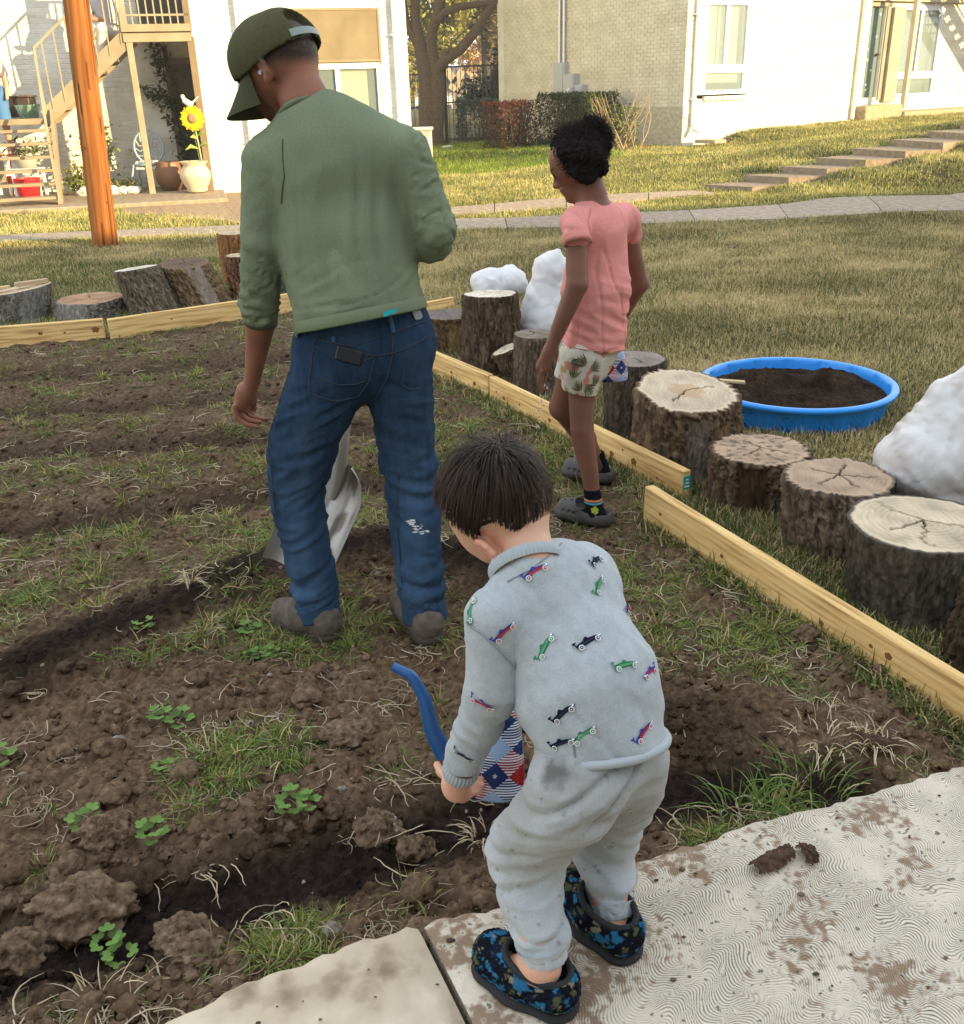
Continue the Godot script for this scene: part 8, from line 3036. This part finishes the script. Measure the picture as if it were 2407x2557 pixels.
		so2.cap(heel.lerp(toe, 0.55) - Vector3(0, 0.034, 0), toe - Vector3(0, 0.03, 0), 0.049, 0.046, 0.01, Vector3(0, 1, 0), 3.2)
		place(obj("sole", so2.mesh(0.004), mat(lin(0.012, 0.012, 0.013), 0.8), slip))
		var rim := MB.new()
		var rp := []
		var lat := fwd.cross(Vector3.UP)
		for k in 25:
			var a := TAU * k / 24
			rp.append(heel + Vector3(0, 0.04 + 0.006 * cos(a), 0) + fwd * (0.036 + cos(a) * 0.062) + lat * sin(a) * 0.040)
		rim.tube(rp, 0.006, 8, false)
		place(obj("rim", rim, mat(lin(0.012, 0.012, 0.013), 0.85), slip))
	watering_can("plaid watering can with blue spout held by the small boy", Vector3(-0.013, 0.171, -1.600), Vector3(0.011, 0.364, -1.660), Vector3(0.95, -0.1, 0.25), 0.082, 0.064, 0.72, [Vector3(-0.093, 0.254, -1.620), Vector3(-0.116, 0.315, -1.620), Vector3(-0.126, 0.390, -1.620), Vector3(-0.149, 0.437, -1.630), Vector3(-0.188, 0.455, -1.640)], M.plaid)
	var dr := MB.new()
	for q in [Vector3(-0.024, 0.187, -1.550), Vector3(-0.021, 0.164, -1.550), Vector3(-0.051, 0.162, -1.550), Vector3(-0.024, 0.141, -1.550), Vector3(-0.205, 0.081, -1.630), Vector3(-0.205, 0.047, -1.630), Vector3(-0.208, 0.064, -1.630)]:
		dr.lathe([Vector2(0, -0.004), Vector2(0.0028, -0.002), Vector2(0.003, 0.001), Vector2(0.0015, 0.004), Vector2(0, 0.006)], q, 8)
	tag(obj("water_drops", dr, M.water), "clear water drops falling below the small boy's watering can", "water", "", "stuff")


func girl() -> void:
	var t := thing("person", "girl in a coral pink shirt, leafy shorts and grey clogs, looking down to the left", "person", Vector3(0.42, 0, -3.32))
	var skin := vmat(0.5, 0.4)
	skin.subsurf_scatter_enabled = true
	skin.subsurf_scatter_strength = 0.06
	var f := Sdf.new()
	var F := Vector3(-0.80, -0.40, -0.30).normalized()
	var U := (Vector3(-0.1, 1, 0) - F * F.dot(Vector3(-0.1, 1, 0))).normalized()
	var L := U.cross(F).normalized()
	var hc := Vector3(0.347, 1.298, -3.370)
	f.cap(hc - F * 0.015, hc + F * 0.018, 0.078, 0.076, 0.03)
	f.cap(hc + F * 0.045 - U * 0.045, hc + F * 0.055 - U * 0.088, 0.05, 0.03, 0.03)
	f.cap(hc + F * 0.088 - U * 0.035, hc + F * 0.105 - U * 0.058, 0.008, 0.0115, 0.012)
	f.cap(hc + F * 0.097 - U * 0.062 + L * 0.01, hc + F * 0.097 - U * 0.062 - L * 0.01, 0.008, 0.008, 0.008)
	f.cap(hc + F * 0.088 - U * 0.08 + L * 0.014, hc + F * 0.09 - U * 0.08 - L * 0.014, 0.0095, 0.0095, 0.007)
	f.cap(hc + F * 0.083 - U * 0.093 + L * 0.012, hc + F * 0.083 - U * 0.093 - L * 0.012, 0.009, 0.009, 0.007)
	f.cap(hc + F * 0.078 - U * 0.115, hc + F * 0.07 - U * 0.112, 0.016, 0.018, 0.015)
	f.cap(hc + F * 0.084 - U * 0.01 + L * 0.03, hc + F * 0.088 - U * 0.01 - L * 0.03, 0.009, 0.009, 0.012)
	f.cap(hc - U * 0.05 - F * 0.02, Vector3(0.399, 1.159, -3.370), 0.042, 0.042, 0.025)
	f.cap(Vector3(0.399, 1.159, -3.370), Vector3(0.421, 1.050, -3.370), 0.045, 0.070, 0.04)
	f.cap(Vector3(0.333, 1.100, -3.280), Vector3(0.516, 1.084, -3.450), 0.037, 0.039, 0.04)
	f.cap(Vector3(0.421, 1.050, -3.370), Vector3(0.413, 0.681, -3.360), 0.080, 0.087, 0.04)
	f.cap(Vector3(0.337, 1.090, -3.250), Vector3(0.336, 0.907, -3.200), 0.037, 0.036, 0.01)
	f.cap(Vector3(0.336, 0.907, -3.200), Vector3(0.246, 0.681, -3.220), 0.036, 0.021, 0.006)
	f.cap(Vector3(0.532, 1.056, -3.480), Vector3(0.596, 0.842, -3.530), 0.036, 0.032, 0.02)
	f.cap(Vector3(0.596, 0.842, -3.530), Vector3(0.537, 0.684, -3.620), 0.032, 0.023, 0.02)
	f.cap(Vector3(0.537, 0.684, -3.620), Vector3(0.519, 0.615, -3.620), 0.023, 0.022, 0.01)
	f.cap(Vector3(0.246, 0.681, -3.220), Vector3(0.223, 0.628, -3.220), 0.023, 0.026, 0.012, Vector3(0.3, 0, 1), 1.3)
	for k in 4:
		var z: float = [0.03, 0.012, -0.006, -0.024][k]
		var o := Vector3(0.004 * k, -0.003 * absf(k - 1.5), z)
		finger(f, [Vector3(0.217, 0.628, -3.220) + o, Vector3(0.208, 0.590, -3.220) + o, Vector3(0.210, 0.563, -3.220) + o, Vector3(0.220, 0.544, -3.220) + o], [0.0068, 0.0075, 0.0075, 0.007][k])
	finger(f, [Vector3(0.243, 0.643, -3.240), Vector3(0.252, 0.598, -3.260), Vector3(0.241, 0.569, -3.260)], 0.0085)
	# legs
	f.cap(Vector3(0.378, 0.637, -3.320), Vector3(0.368, 0.480, -3.310), 0.072, 0.046, 0.004)
	f.cap(Vector3(0.368, 0.480, -3.310), Vector3(0.370, 0.373, -3.300), 0.046, 0.042, 0.003)
	f.cap(Vector3(0.370, 0.373, -3.300), Vector3(0.380, 0.302, -3.300), 0.042, 0.040, 0.003)
	f.cap(Vector3(0.380, 0.302, -3.300), Vector3(0.396, 0.221, -3.290), 0.040, 0.033, 0.003)
	f.cap(Vector3(0.396, 0.221, -3.290), Vector3(0.411, 0.113, -3.280), 0.033, 0.027, 0.003)
	f.cap(Vector3(0.411, 0.113, -3.280), Vector3(0.421, 0.040, -3.270), 0.027, 0.031, 0.003)
	f.cap(Vector3(0.382, 0.606, -3.440), Vector3(0.319, 0.387, -3.520), 0.071, 0.049, 0.03)
	f.cap(Vector3(0.319, 0.387, -3.520), Vector3(0.415, 0.232, -3.600), 0.047, 0.041, 0.02)
	f.cap(Vector3(0.415, 0.232, -3.600), Vector3(0.495, 0.057, -3.680), 0.039, 0.030, 0.02)
	var sk := Color(0.19, 0.085, 0.055)
	var cf := func(p: Vector3, n: Vector3) -> Color:
		var c := sk * (1.0 + 0.18 * nz(p.x * 8, p.y * 8, p.z * 8))
		var d := p - hc
		if d.length() < 0.16:
			if (p - (hc + F * 0.088 - U * 0.086)).length() < 0.02: c = c.lerp(Color(0.2, 0.06, 0.05), 0.6)
			var e := p - (hc + F * 0.083 - U * 0.03 + L * 0.035)
			if e.length() < 0.011: c = Color(0.015, 0.01, 0.01)
			var b := p - (hc + F * 0.085 - U * 0.008 + L * 0.034)
			if absf(b.dot(U)) < 0.004 and absf(b.dot(L)) < 0.018: c *= 0.35
		return c
	place(obj("body", f.mesh(0.0055, null, cf), skin, t))
	# hair gathered in puffs
	var h := Sdf.new()
	h.cap(hc - F * 0.02 + U * 0.008, hc + F * 0.006 + U * 0.018, 0.078, 0.072, 0.012)
	h.cap(hc - F * 0.03 - U * 0.03 + L * 0.03, hc + F * 0.0 - U * 0.02 + L * 0.035, 0.05, 0.052, 0.02)
	h.cap(hc - F * 0.03 - U * 0.03 - L * 0.03, hc - U * 0.02 - L * 0.035, 0.05, 0.05, 0.02)
	h.cap(Vector3(0.305, 1.315, -3.300), Vector3(0.348, 1.306, -3.280), 0.030, 0.034, 0.012)
	h.cap(Vector3(0.394, 1.391, -3.360), Vector3(0.409, 1.381, -3.360), 0.026, 0.028, 0.006)
	h.cap(Vector3(0.431, 1.356, -3.360), Vector3(0.442, 1.319, -3.370), 0.026, 0.02, 0.006)
	h.cap(Vector3(0.391, 1.300, -3.300), Vector3(0.415, 1.259, -3.320), 0.036, 0.03, 0.012)
	h.cap(Vector3(0.341, 1.256, -3.290), Vector3(0.379, 1.241, -3.300), 0.03, 0.03, 0.012)
	h.clips.append([hc + F * 0.055 + U * 0.01, (F * 0.85 - U * 0.45).normalized()])
	var hd := func(p: Vector3, n: Vector3) -> float:
		return 0.010 * (0.3 - absf(nz(p.x * 34, p.y * 34, p.z * 34))) + 0.006 * nz(p.x * 85, p.y * 85, p.z * 85) + 0.004 * nz(p.x * 190, p.y * 190, p.z * 190)
	var hair := place(obj("hair", h.mesh(0.0045, hd, func(p: Vector3, _n: Vector3) -> Color: return Color(0.014, 0.0105, 0.0105) * (1.0 + 0.5 * nz(p.x * 60, p.y * 60, p.z * 60))), vmat(0.85, 0.2), t))
	var cu := MB.new()
	for n in 2600:
		var d := Vector3(rng.randfn(), rng.randfn(), rng.randfn()).normalized()
		var p0 := h.snap(hc - F * 0.02 + U * 0.02 + d * 0.09, 0.002) if n % 3 else h.snap(Vector3(0.414, 1.356, -3.360) + d * 0.035, 0.002)
		if (p0 - hc).dot(F) > 0.045: continue
		cu.col = Color(0.016, 0.012, 0.012).lerp(Color(0.05, 0.038, 0.034), rng.randf())
		var pts := [p0]
		for i in 4:
			var a := n + i * 1.9
			p0 += d * 0.0035 + Vector3(cos(a), sin(a * 1.3), sin(a)) * 0.004
			pts.append(p0)
		cu.tube(pts, 0.0006, 3, false)
	var cuo := place(obj("curls", cu, vmat(0.8, 0.2), hair))
	cuo.set_meta("kind", "stuff")
	# shirt
	var s := Sdf.new()
	s.cap(Vector3(0.337, 1.093, -3.280), Vector3(0.520, 1.079, -3.450), 0.051, 0.055, 0.04)
	s.cap(Vector3(0.396, 1.134, -3.370), Vector3(0.418, 1.050, -3.370), 0.052, 0.091, 0.04)
	s.cap(Vector3(0.418, 1.041, -3.370), Vector3(0.422, 0.859, -3.370), 0.105, 0.121, 0.03, Vector3(0.5, 0, 0.85), 1.15)
	s.cap(Vector3(0.422, 0.859, -3.370), Vector3(0.410, 0.607, -3.360), 0.121, 0.123, 0.02, Vector3(0.5, 0, 0.85), 1.1)
	s.cap(Vector3(0.335, 1.092, -3.265), Vector3(0.335, 1.067, -3.230), 0.049, 0.049, 0.03)
	s.cap(Vector3(0.525, 1.069, -3.460), Vector3(0.549, 1.016, -3.490), 0.050, 0.045, 0.03)
	s.cap(Vector3(0.336, 1.070, -3.235), Vector3(0.335, 1.057, -3.230), 0.049, 0.049, 0.01)
	var q0 := Vector3(0.285, 0.681, -3.250)
	var q1 := Vector3(0.411, 0.661, -3.220)
	var q2 := Vector3(0.531, 0.638, -3.400)
	var hn := (q1 - q0).cross(q2 - q0).normalized()
	if hn.y > 0: hn = -hn
	s.clips.append([q0, hn])
	var sd := func(p: Vector3, n: Vector3) -> float:
		var low := clampf((1.0 - p.y) * 5.0, 0, 1)
		return -0.007 * pow(clampf(1.0 - absf(nz(p.x * 7.0 - p.z * 5.0 + p.y, p.y * 1.6, 8.0)) / 0.18, 0, 1), 1.5) + 0.020 * (0.2 - absf(nz(p.x * 6.5 + p.z * 5.0, p.y * 2.0, 3.0))) * (0.4 + 0.6 * low) + 0.016 * low * (0.22 - absf(nz((p.y + 0.4 * p.x) * 13.0, p.x * 3.0, p.z * 3.0)))
	var coral := Color(0.82, 0.33, 0.29)
	var shirt := place(obj("shirt", s.mesh(0.0065, sd, func(p: Vector3, _n: Vector3) -> Color: return coral * (1.0 + 0.08 * nz(p.x * 10, p.y * 10, p.z * 10) + 0.05 * nz(p.x * 90, p.y * 90, p.z * 90))), cloth(vmat(0.9, 0.15), 14.0, 0.04), t))
	var slv := MB.new()
	slv.col = coral
	var a0 := Vector3(0.335, 1.067, -3.230)
	var a1 := Vector3(0.338, 1.033, -3.215)
	slv.tube([a0, a0.lerp(a1, 0.5), a1, a1.lerp(a0, 0.1), a0], [0.047, 0.0485, 0.0475, 0.044, 0.042], 30, false)
	place(obj("sleeve", slv, shirt.material_override, shirt))
	var se := MB.new()
	se.col = coral * 0.72
	seam(se, s, [Vector3(0.341, 1.179, -2.900), Vector3(0.335, 1.142, -2.900), Vector3(0.342, 1.096, -2.900)], 0.002, 0.001)
	seam(se, s, [Vector3(0.257, 0.783, -2.900), Vector3(0.306, 0.769, -2.900), Vector3(0.369, 0.759, -2.900), Vector3(0.445, 0.778, -2.900)], 0.0016, 0.001)
	seam(se, s, [Vector3(0.309, 0.795, -2.900), Vector3(0.311, 0.889, -2.900), Vector3(0.313, 1.011, -2.900)], 0.0014, 0.0008)
	place(obj("seam", se, M.vm, shirt))
	# shorts with a leaf print
	var o := Sdf.new()
	o.cap(Vector3(0.412, 0.658, -3.380), Vector3(0.393, 0.623, -3.370), 0.099, 0.096, 0.04)
	o.cap(Vector3(0.375, 0.635, -3.325), Vector3(0.359, 0.479, -3.315), 0.080, 0.061, 0.03)
	o.cap(Vector3(0.376, 0.603, -3.450), Vector3(0.329, 0.434, -3.500), 0.079, 0.062, 0.03)
	var b0 := Vector3(0.294, 0.522, -3.280)
	var b1 := Vector3(0.412, 0.497, -3.280)
	var bn := Vector3(0, 0, 1).cross((b1 - b0).normalized())
	if bn.y > 0: bn = -bn
	o.clips.append([b0, bn.normalized()])
	var od := func(p: Vector3, n: Vector3) -> float: return 0.006 * (0.2 - absf(nz(p.x * 12, p.y * 5, p.z * 12)))
	var oc := func(p: Vector3, n: Vector3) -> Color:
		var c := Color(0.64, 0.6, 0.5)
		var pk := nz(p.x * 15, p.y * 15, p.z * 15 + 3)
		if pk > 0.3: c = Color(0.6, 0.26, 0.2)
		if nz(p.x * 17, p.y * 17, p.z * 17 + 30) > 0.38: c = Color(0.42, 0.33, 0.13)
		return c
	var sh := place(obj("shorts", o.mesh(0.005, od, oc), cloth(vmat(0.9, 0.15), 14.0, 0.04), t))
	var lf := MB.new()
	for q in [[Vector3(0.339, 0.717, -2.900), 2.6, 0.05], [Vector3(0.348, 0.700, -2.900), 0.4, 0.05], [Vector3(0.333, 0.656, -2.900), -0.9, 0.055], [Vector3(0.294, 0.674, -2.900), 1.4, 0.045], [Vector3(0.288, 0.731, -2.900), -0.4, 0.04], [Vector3(0.321, 0.632, -2.900), 2.2, 0.045], [Vector3(0.356, 0.650, -2.900), 0.9, 0.05]]:
		var c := o.hit(q[0], eye_dir(q[0]))
		for e in 6:
			lf.col = [Color(0.12, 0.13, 0.06), Color(0.2, 0.19, 0.08), Color(0.09, 0.1, 0.075)][e % 3]
			var an: float = q[1] + (e - 2.5) * 0.26
			var x := Vector3(cos(an), sin(an), 0)
			var y := Vector3(-sin(an), cos(an), 0)
			var ln: float = q[2]
			wrap_poly(lf, o, c, x, y, [Vector2(0.004, 0), Vector2(ln * 0.45, 0.0035), Vector2(ln, 0), Vector2(ln * 0.45, -0.0035)], 0.0035 + 0.0003 * e)
	place(obj("leaf_print", lf, M.vm, sh))
	# socks
	for q in [[Vector3(0.407, 0.140, -3.283), Vector3(0.413, 0.099, -3.278), Vector3(0.423, 0.039, -3.268), 0.0305, true], [Vector3(0.468, 0.151, -3.640), Vector3(0.489, 0.083, -3.670), Vector3(0.505, 0.027, -3.680), 0.03, false]]:
		var k := Sdf.new()
		k.cap(q[0], q[1], q[3], q[3] * 0.98, 0.01)
		k.cap(q[1], q[2], q[3] * 0.98, q[3] * 1.1, 0.015)
		k.cap(q[2], q[2] + Vector3(-0.06, -0.015, -0.03), q[3] * 1.1, q[3] * 0.95, 0.02)
		var up: Vector3 = q[0]
		k.clips.append([up + Vector3(0, 0.008, 0), Vector3(0, 1, 0)])
		var kc := func(p: Vector3, n: Vector3) -> Color:
			var d := up.y - p.y
			if q[4] and d > 0.027 and d < 0.034: return Color(0.55, 0.22, 0.1)
			if q[4] and d > 0.037 and d < 0.044: return Color(0.12, 0.3, 0.42)
			return Color(0.011, 0.011, 0.013)
		var sock := place(obj("sock", k.mesh(0.0035, null, kc), M.vm if false else vmat(0.95, 0.1), t))
		if q[4]:
			var em := MB.new()
			em.col = Color(0.33, 0.4, 0.05)
			var c := k.hit(Vector3(0.384, 0.182, -3.000), eye_dir(Vector3(0.384, 0.182, -3.000)))
			for e in [[0, 0.012, 0.006], [-0.009, 0.004, 0.0065], [0.009, 0.004, 0.0065], [-0.006, -0.006, 0.006], [0.006, -0.006, 0.006], [0, 0.002, 0.006], [0.001, -0.014, 0.003]]:
				wrap_poly(em, k, c, Vector3(0.9, 0, 0.4).normalized(), Vector3(0.0, 1, 0), circle(e[0], e[1], e[2], 8), 0.002)
			place(obj("emblem", em, M.vm, sock))
	# clogs
	for q in [[Vector3(0.443, 0.030, -3.262), Vector3(0.343, 0.029, -3.330), 0.0, "clog"], [Vector3(0.507, 0.017, -3.665), Vector3(0.416, 0.014, -3.720), 0.01, "clog"]]:
		var heel: Vector3 = q[0]; heel.y = 0.045 + q[2]
		var toe: Vector3 = q[1]; toe.y = 0.045 + q[2]
		var fw := (toe - heel).normalized()
		toe = heel + fw * 0.145
		var g := Sdf.new()
		g.cap(heel - Vector3(0, 0.018, 0), toe - Vector3(0, 0.018, 0), 0.042, 0.047, 0.01, Vector3(0, 1, 0), 2.0)
		g.cap(heel + fw * 0.09 + Vector3(0, 0.006, 0), toe + Vector3(0, -0.002, 0), 0.047, 0.043, 0.02)
		g.cap(heel, heel + fw * 0.06, 0.042, 0.044, 0.02, Vector3(0, 1, 0), 1.3)
		g.cuts.append([heel + Vector3(0, 0.036, 0) + fw * 0.004, fw * 0.058, 0.0425])
		g.clips.append([Vector3(0, q[2] + 0.004, 0), Vector3(0, -1, 0)])
		# vent holes
		var lat := fw.cross(Vector3.UP)
		for e in [[0.10, 0.0], [0.115, 0.015], [0.115, -0.015], [0.13, 0.0], [0.145, 0.012], [0.145, -0.012], [0.16, 0.0]]:
			g.cuts.append([heel + fw * e[0] + lat * e[1] + Vector3(0, 0.06, 0), Vector3(0, -0.02, 0), 0.0055])
		for e in [0.09, 0.115, 0.14, 0.165]:
			for sg in [1.0, -1.0]:
				g.cuts.append([heel + fw * e + lat * sg * 0.065 + Vector3(0, 0.008, 0), -lat * sg * 0.02, 0.006])
		var clog := place(obj("clog", g.mesh(0.0038), mat(lin(0.04, 0.036, 0.033), 0.55), t))
		var stp := MB.new()
		var sp := []
		for k in 13:
			var a := PI * k / 12.0
			sp.append(heel + fw * (0.075 + sin(a) * 0.045) * 1.0 + lat * cos(a) * 0.047 + Vector3(0, 0.022 + 0.016 * sin(a), 0))
		stp.tube(sp, 0.006, 6, true, 0.5)
		place(obj("strap", stp, mat(lin(0.05, 0.046, 0.042), 0.55), clog))
	watering_can("plaid watering can with red base hanging behind the girl's shorts", Vector3(0.503, 0.464, -3.620), Vector3(0.512, 0.586, -3.620), Vector3(0.9, 0, -0.3), 0.075, 0.06, 0.75, [Vector3(0.476, 0.469, -3.720), Vector3(0.443, 0.490, -3.800), Vector3(0.406, 0.542, -3.850)], M.plaid)
	var dr := MB.new()
	for k in 16:
		var q := Vector3(0.237, 0.553, -3.250).lerp(Vector3(0.204, 0.396, -3.250), k / 15.0) + Vector3(rng.randfn() * 0.006, 0, rng.randfn() * 0.01)
		dr.lathe([Vector2(0, -0.004), Vector2(0.003, -0.002), Vector2(0.0032, 0.001), Vector2(0.0015, 0.004), Vector2(0, 0.006)], q, 8)
	tag(obj("water_drops", dr, M.water), "clear water drops falling in front of the girl's hand", "water", "", "stuff")


# two people on the outside stair, far off
func bystanders() -> void:
	var t := thing("person", "person in blue shorts and sandals standing at the left edge on the stair", "person", lb(-3.2, 0.75, 0.55))
	var f := Sdf.new()
	var W := func(x: float, y: float, z: float) -> Vector3: return lb(-3.2 + x, 0.75 + y, 0.55 - z)
	for s in [-0.1, 0.1]:
		f.cap(W.call(s, 0.85, 0), W.call(s, 0.45, 0.03), 0.085, 0.058, 0.03)
		f.cap(W.call(s, 0.45, 0.03), W.call(s, 0.09, 0), 0.055, 0.035, 0.03)
		f.cap(W.call(s, 0.05, 0), W.call(s, 0.03, 0.15), 0.036, 0.03, 0.02)
		f.cap(W.call(s * 1.9, 1.38, 0), W.call(s * 2.4, 1.08, 0.03), 0.05, 0.038, 0.03)
		f.cap(W.call(s * 2.4, 1.08, 0.03), W.call(s * 2.2, 0.85, 0.15), 0.038, 0.026, 0.03)
	f.cap(W.call(0, 0.95, 0), W.call(0, 1.35, 0), 0.13, 0.15, 0.05)
	f.cap(W.call(0, 1.4, 0), W.call(0, 1.52, 0.01), 0.06, 0.05, 0.03)
	f.cap(W.call(0, 1.6, 0.01), W.call(0, 1.68, 0.0), 0.08, 0.09, 0.03)
	place(obj("body", f.mesh(0.016, null, func(p: Vector3, _n: Vector3) -> Color: return Color(0.02, 0.015, 0.012) if p.y > 0.75 + 1.68 else Color(0.55, 0.3, 0.2)), vmat(0.6, 0.3), t))
	var sh := Sdf.new()
	for s in [-0.1, 0.1]:
		sh.cap(W.call(s, 0.9, 0), W.call(s, 0.55, 0.02), 0.115, 0.105, 0.03)
	sh.cap(W.call(-0.05, 0.95, 0), W.call(0.05, 0.95, 0), 0.14, 0.14, 0.03)
	place(obj("shorts", sh.mesh(0.016), mat(lin(0.06, 0.16, 0.34), 0.85), t))
	var tp := Sdf.new()
	tp.cap(W.call(0, 1.05, 0), W.call(0, 1.35, 0), 0.15, 0.165, 0.05)
	for s in [-0.19, 0.19]:
		tp.cap(W.call(s * 0.8, 1.38, 0), W.call(s * 1.15, 1.22, 0.01), 0.075, 0.07, 0.04)
	place(obj("shirt", tp.mesh(0.016), mat(lin(0.62, 0.5, 0.4), 0.85), t))
	for s in [-0.1, 0.1]:
		var sa := MB.new()
		var o: Vector3 = W.call(s, 0.0, 0.06)
		sa.bx(o, Vector3(0.1, 0.03, 0.26), 0.012)
		sa.bar(o + Vector3(-0.05, 0.01, 0.03), o + Vector3(0.05, 0.06, 0.03), 0.03, 0.008)
		place(obj("sandal", sa, mat(lin(0.42, 0.17, 0.06), 0.7), t))
	var g := thing("person", "person in white trousers sitting at the top of the stair by the balcony", "person", lb(-1.25, 2.35, 0.45))
	var V := func(x: float, y: float, z: float) -> Vector3: return lb(-1.25 + x, 2.35 + y, 0.45 - z)
	var b := Sdf.new()
	b.cap(V.call(0, 0.15, 0), V.call(-0.04, 0.6, 0), 0.13, 0.16, 0.05)
	b.cap(V.call(-0.04, 0.66, 0), V.call(-0.06, 0.78, 0.02), 0.06, 0.05, 0.03)
	b.cap(V.call(-0.07, 0.86, 0.02), V.call(-0.06, 0.94, 0), 0.08, 0.09, 0.03)
	for s in [-0.16, 0.16]:
		b.cap(V.call(s - 0.04, 0.6, 0), V.call(s - 0.12, 0.34, 0.1), 0.05, 0.042, 0.03)
		b.cap(V.call(s - 0.12, 0.34, 0.1), V.call(-0.34, 0.38, 0.16 + s * 0.2), 0.04, 0.028, 0.03)
		b.cap(V.call(-0.34, 0.38, 0.16 + s * 0.2), V.call(-0.42, 0.4, 0.16), 0.03, 0.025, 0.02)
		b.cap(V.call(s * 0.6 - 0.3, -0.22, 0.1), V.call(s * 0.6 - 0.42, -0.25, 0.16), 0.04, 0.035, 0.02)
	place(obj("body", b.mesh(0.016, null, func(_p, _n) -> Color: return Color(0.42, 0.2, 0.13)), vmat(0.6, 0.3), g))
	var tr := Sdf.new()
	for s in [-0.1, 0.1]:
		tr.cap(V.call(s, 0.12, 0), V.call(s - 0.2, 0.22, 0.25), 0.11, 0.09, 0.04)
		tr.cap(V.call(s - 0.2, 0.22, 0.25), V.call(s - 0.28, -0.18, 0.14), 0.085, 0.07, 0.03)
	place(obj("trousers", tr.mesh(0.016), mat(lin(0.66, 0.62, 0.54), 0.85), g))
	var st := Sdf.new()
	st.cap(V.call(0, 0.2, 0), V.call(-0.04, 0.6, 0), 0.15, 0.175, 0.05)
	for s in [-0.18, 0.18]:
		st.cap(V.call(s - 0.04, 0.6, 0), V.call(s - 0.1, 0.42, 0.06), 0.07, 0.065, 0.03)
	place(obj("shirt", st.mesh(0.016), mat(lin(0.42, 0.4, 0.4), 0.85), g))


func _ready() -> void:
	rng.seed = 7
	noise.seed = 3
	noise.frequency = 1.0
	noise.fractal_octaves = 2
	noise.noise_type = FastNoiseLite.TYPE_SIMPLEX_SMOOTH
	# camera
	var cam := Camera3D.new()
	cam.name = "camera"
	add_child(cam)
	cam.position = Vector3(0, 1.5, 0)
	cam.rotation_degrees = Vector3(-23.6, 0, -1.8)
	cam.fov = 55.92
	cam.near = 0.05
	cam.far = 600.0
	cam.current = true
	# sky, exposure
	var env := Environment.new()
	env.background_mode = Environment.BG_SKY
	var sm := ProceduralSkyMaterial.new()
	sm.sky_top_color = Color(0.74, 0.775, 0.82)
	sm.sky_horizon_color = Color(0.95, 0.935, 0.89)
	sm.sky_curve = 0.18
	sm.ground_bottom_color = Color(0.3, 0.27, 0.22)
	sm.ground_horizon_color = Color(0.7, 0.68, 0.62)
	sm.sun_angle_max = 12.0
	var sky := Sky.new()
	sky.sky_material = sm
	env.sky = sky
	env.background_energy_multiplier = 1.2
	env.tonemap_mode = Environment.TONE_MAPPER_LINEAR
	env.tonemap_exposure = 2.5
	env.sdfgi_enabled = true
	env.ssao_enabled = true
	env.ssil_enabled = true
	env.fog_enabled = true
	env.fog_density = 0.0012
	env.fog_light_color = Color(0.85, 0.86, 0.85)
	var we := WorldEnvironment.new()
	we.name = "world_environment"
	we.environment = env
	add_child(we)
	# low afternoon sun from behind on the right
	var sun := DirectionalLight3D.new()
	sun.name = "sun"
	add_child(sun)
	var el := deg_to_rad(12.0)
	var to := Vector3(0.86 * cos(el), sin(el), 0.51 * cos(el))
	sun.look_at_from_position(to * 50.0, Vector3.ZERO)
	sun.light_energy = 1.6
	sun.light_color = Color(1.0, 0.89, 0.66)
	sun.light_angular_distance = 0.5
	sun.shadow_enabled = true

	make_materials()
	ground()
	paths()
	paving()
	right_building()
	left_building()
	back_building()
	logs()
	boards()
	pool()
	bags()
	pole()
	debris()
	lawn()
	bed_grass()
	far_plants()
	fence()
	porch()
	man()
	shovel()
	boy()
	girl()
	bystanders()
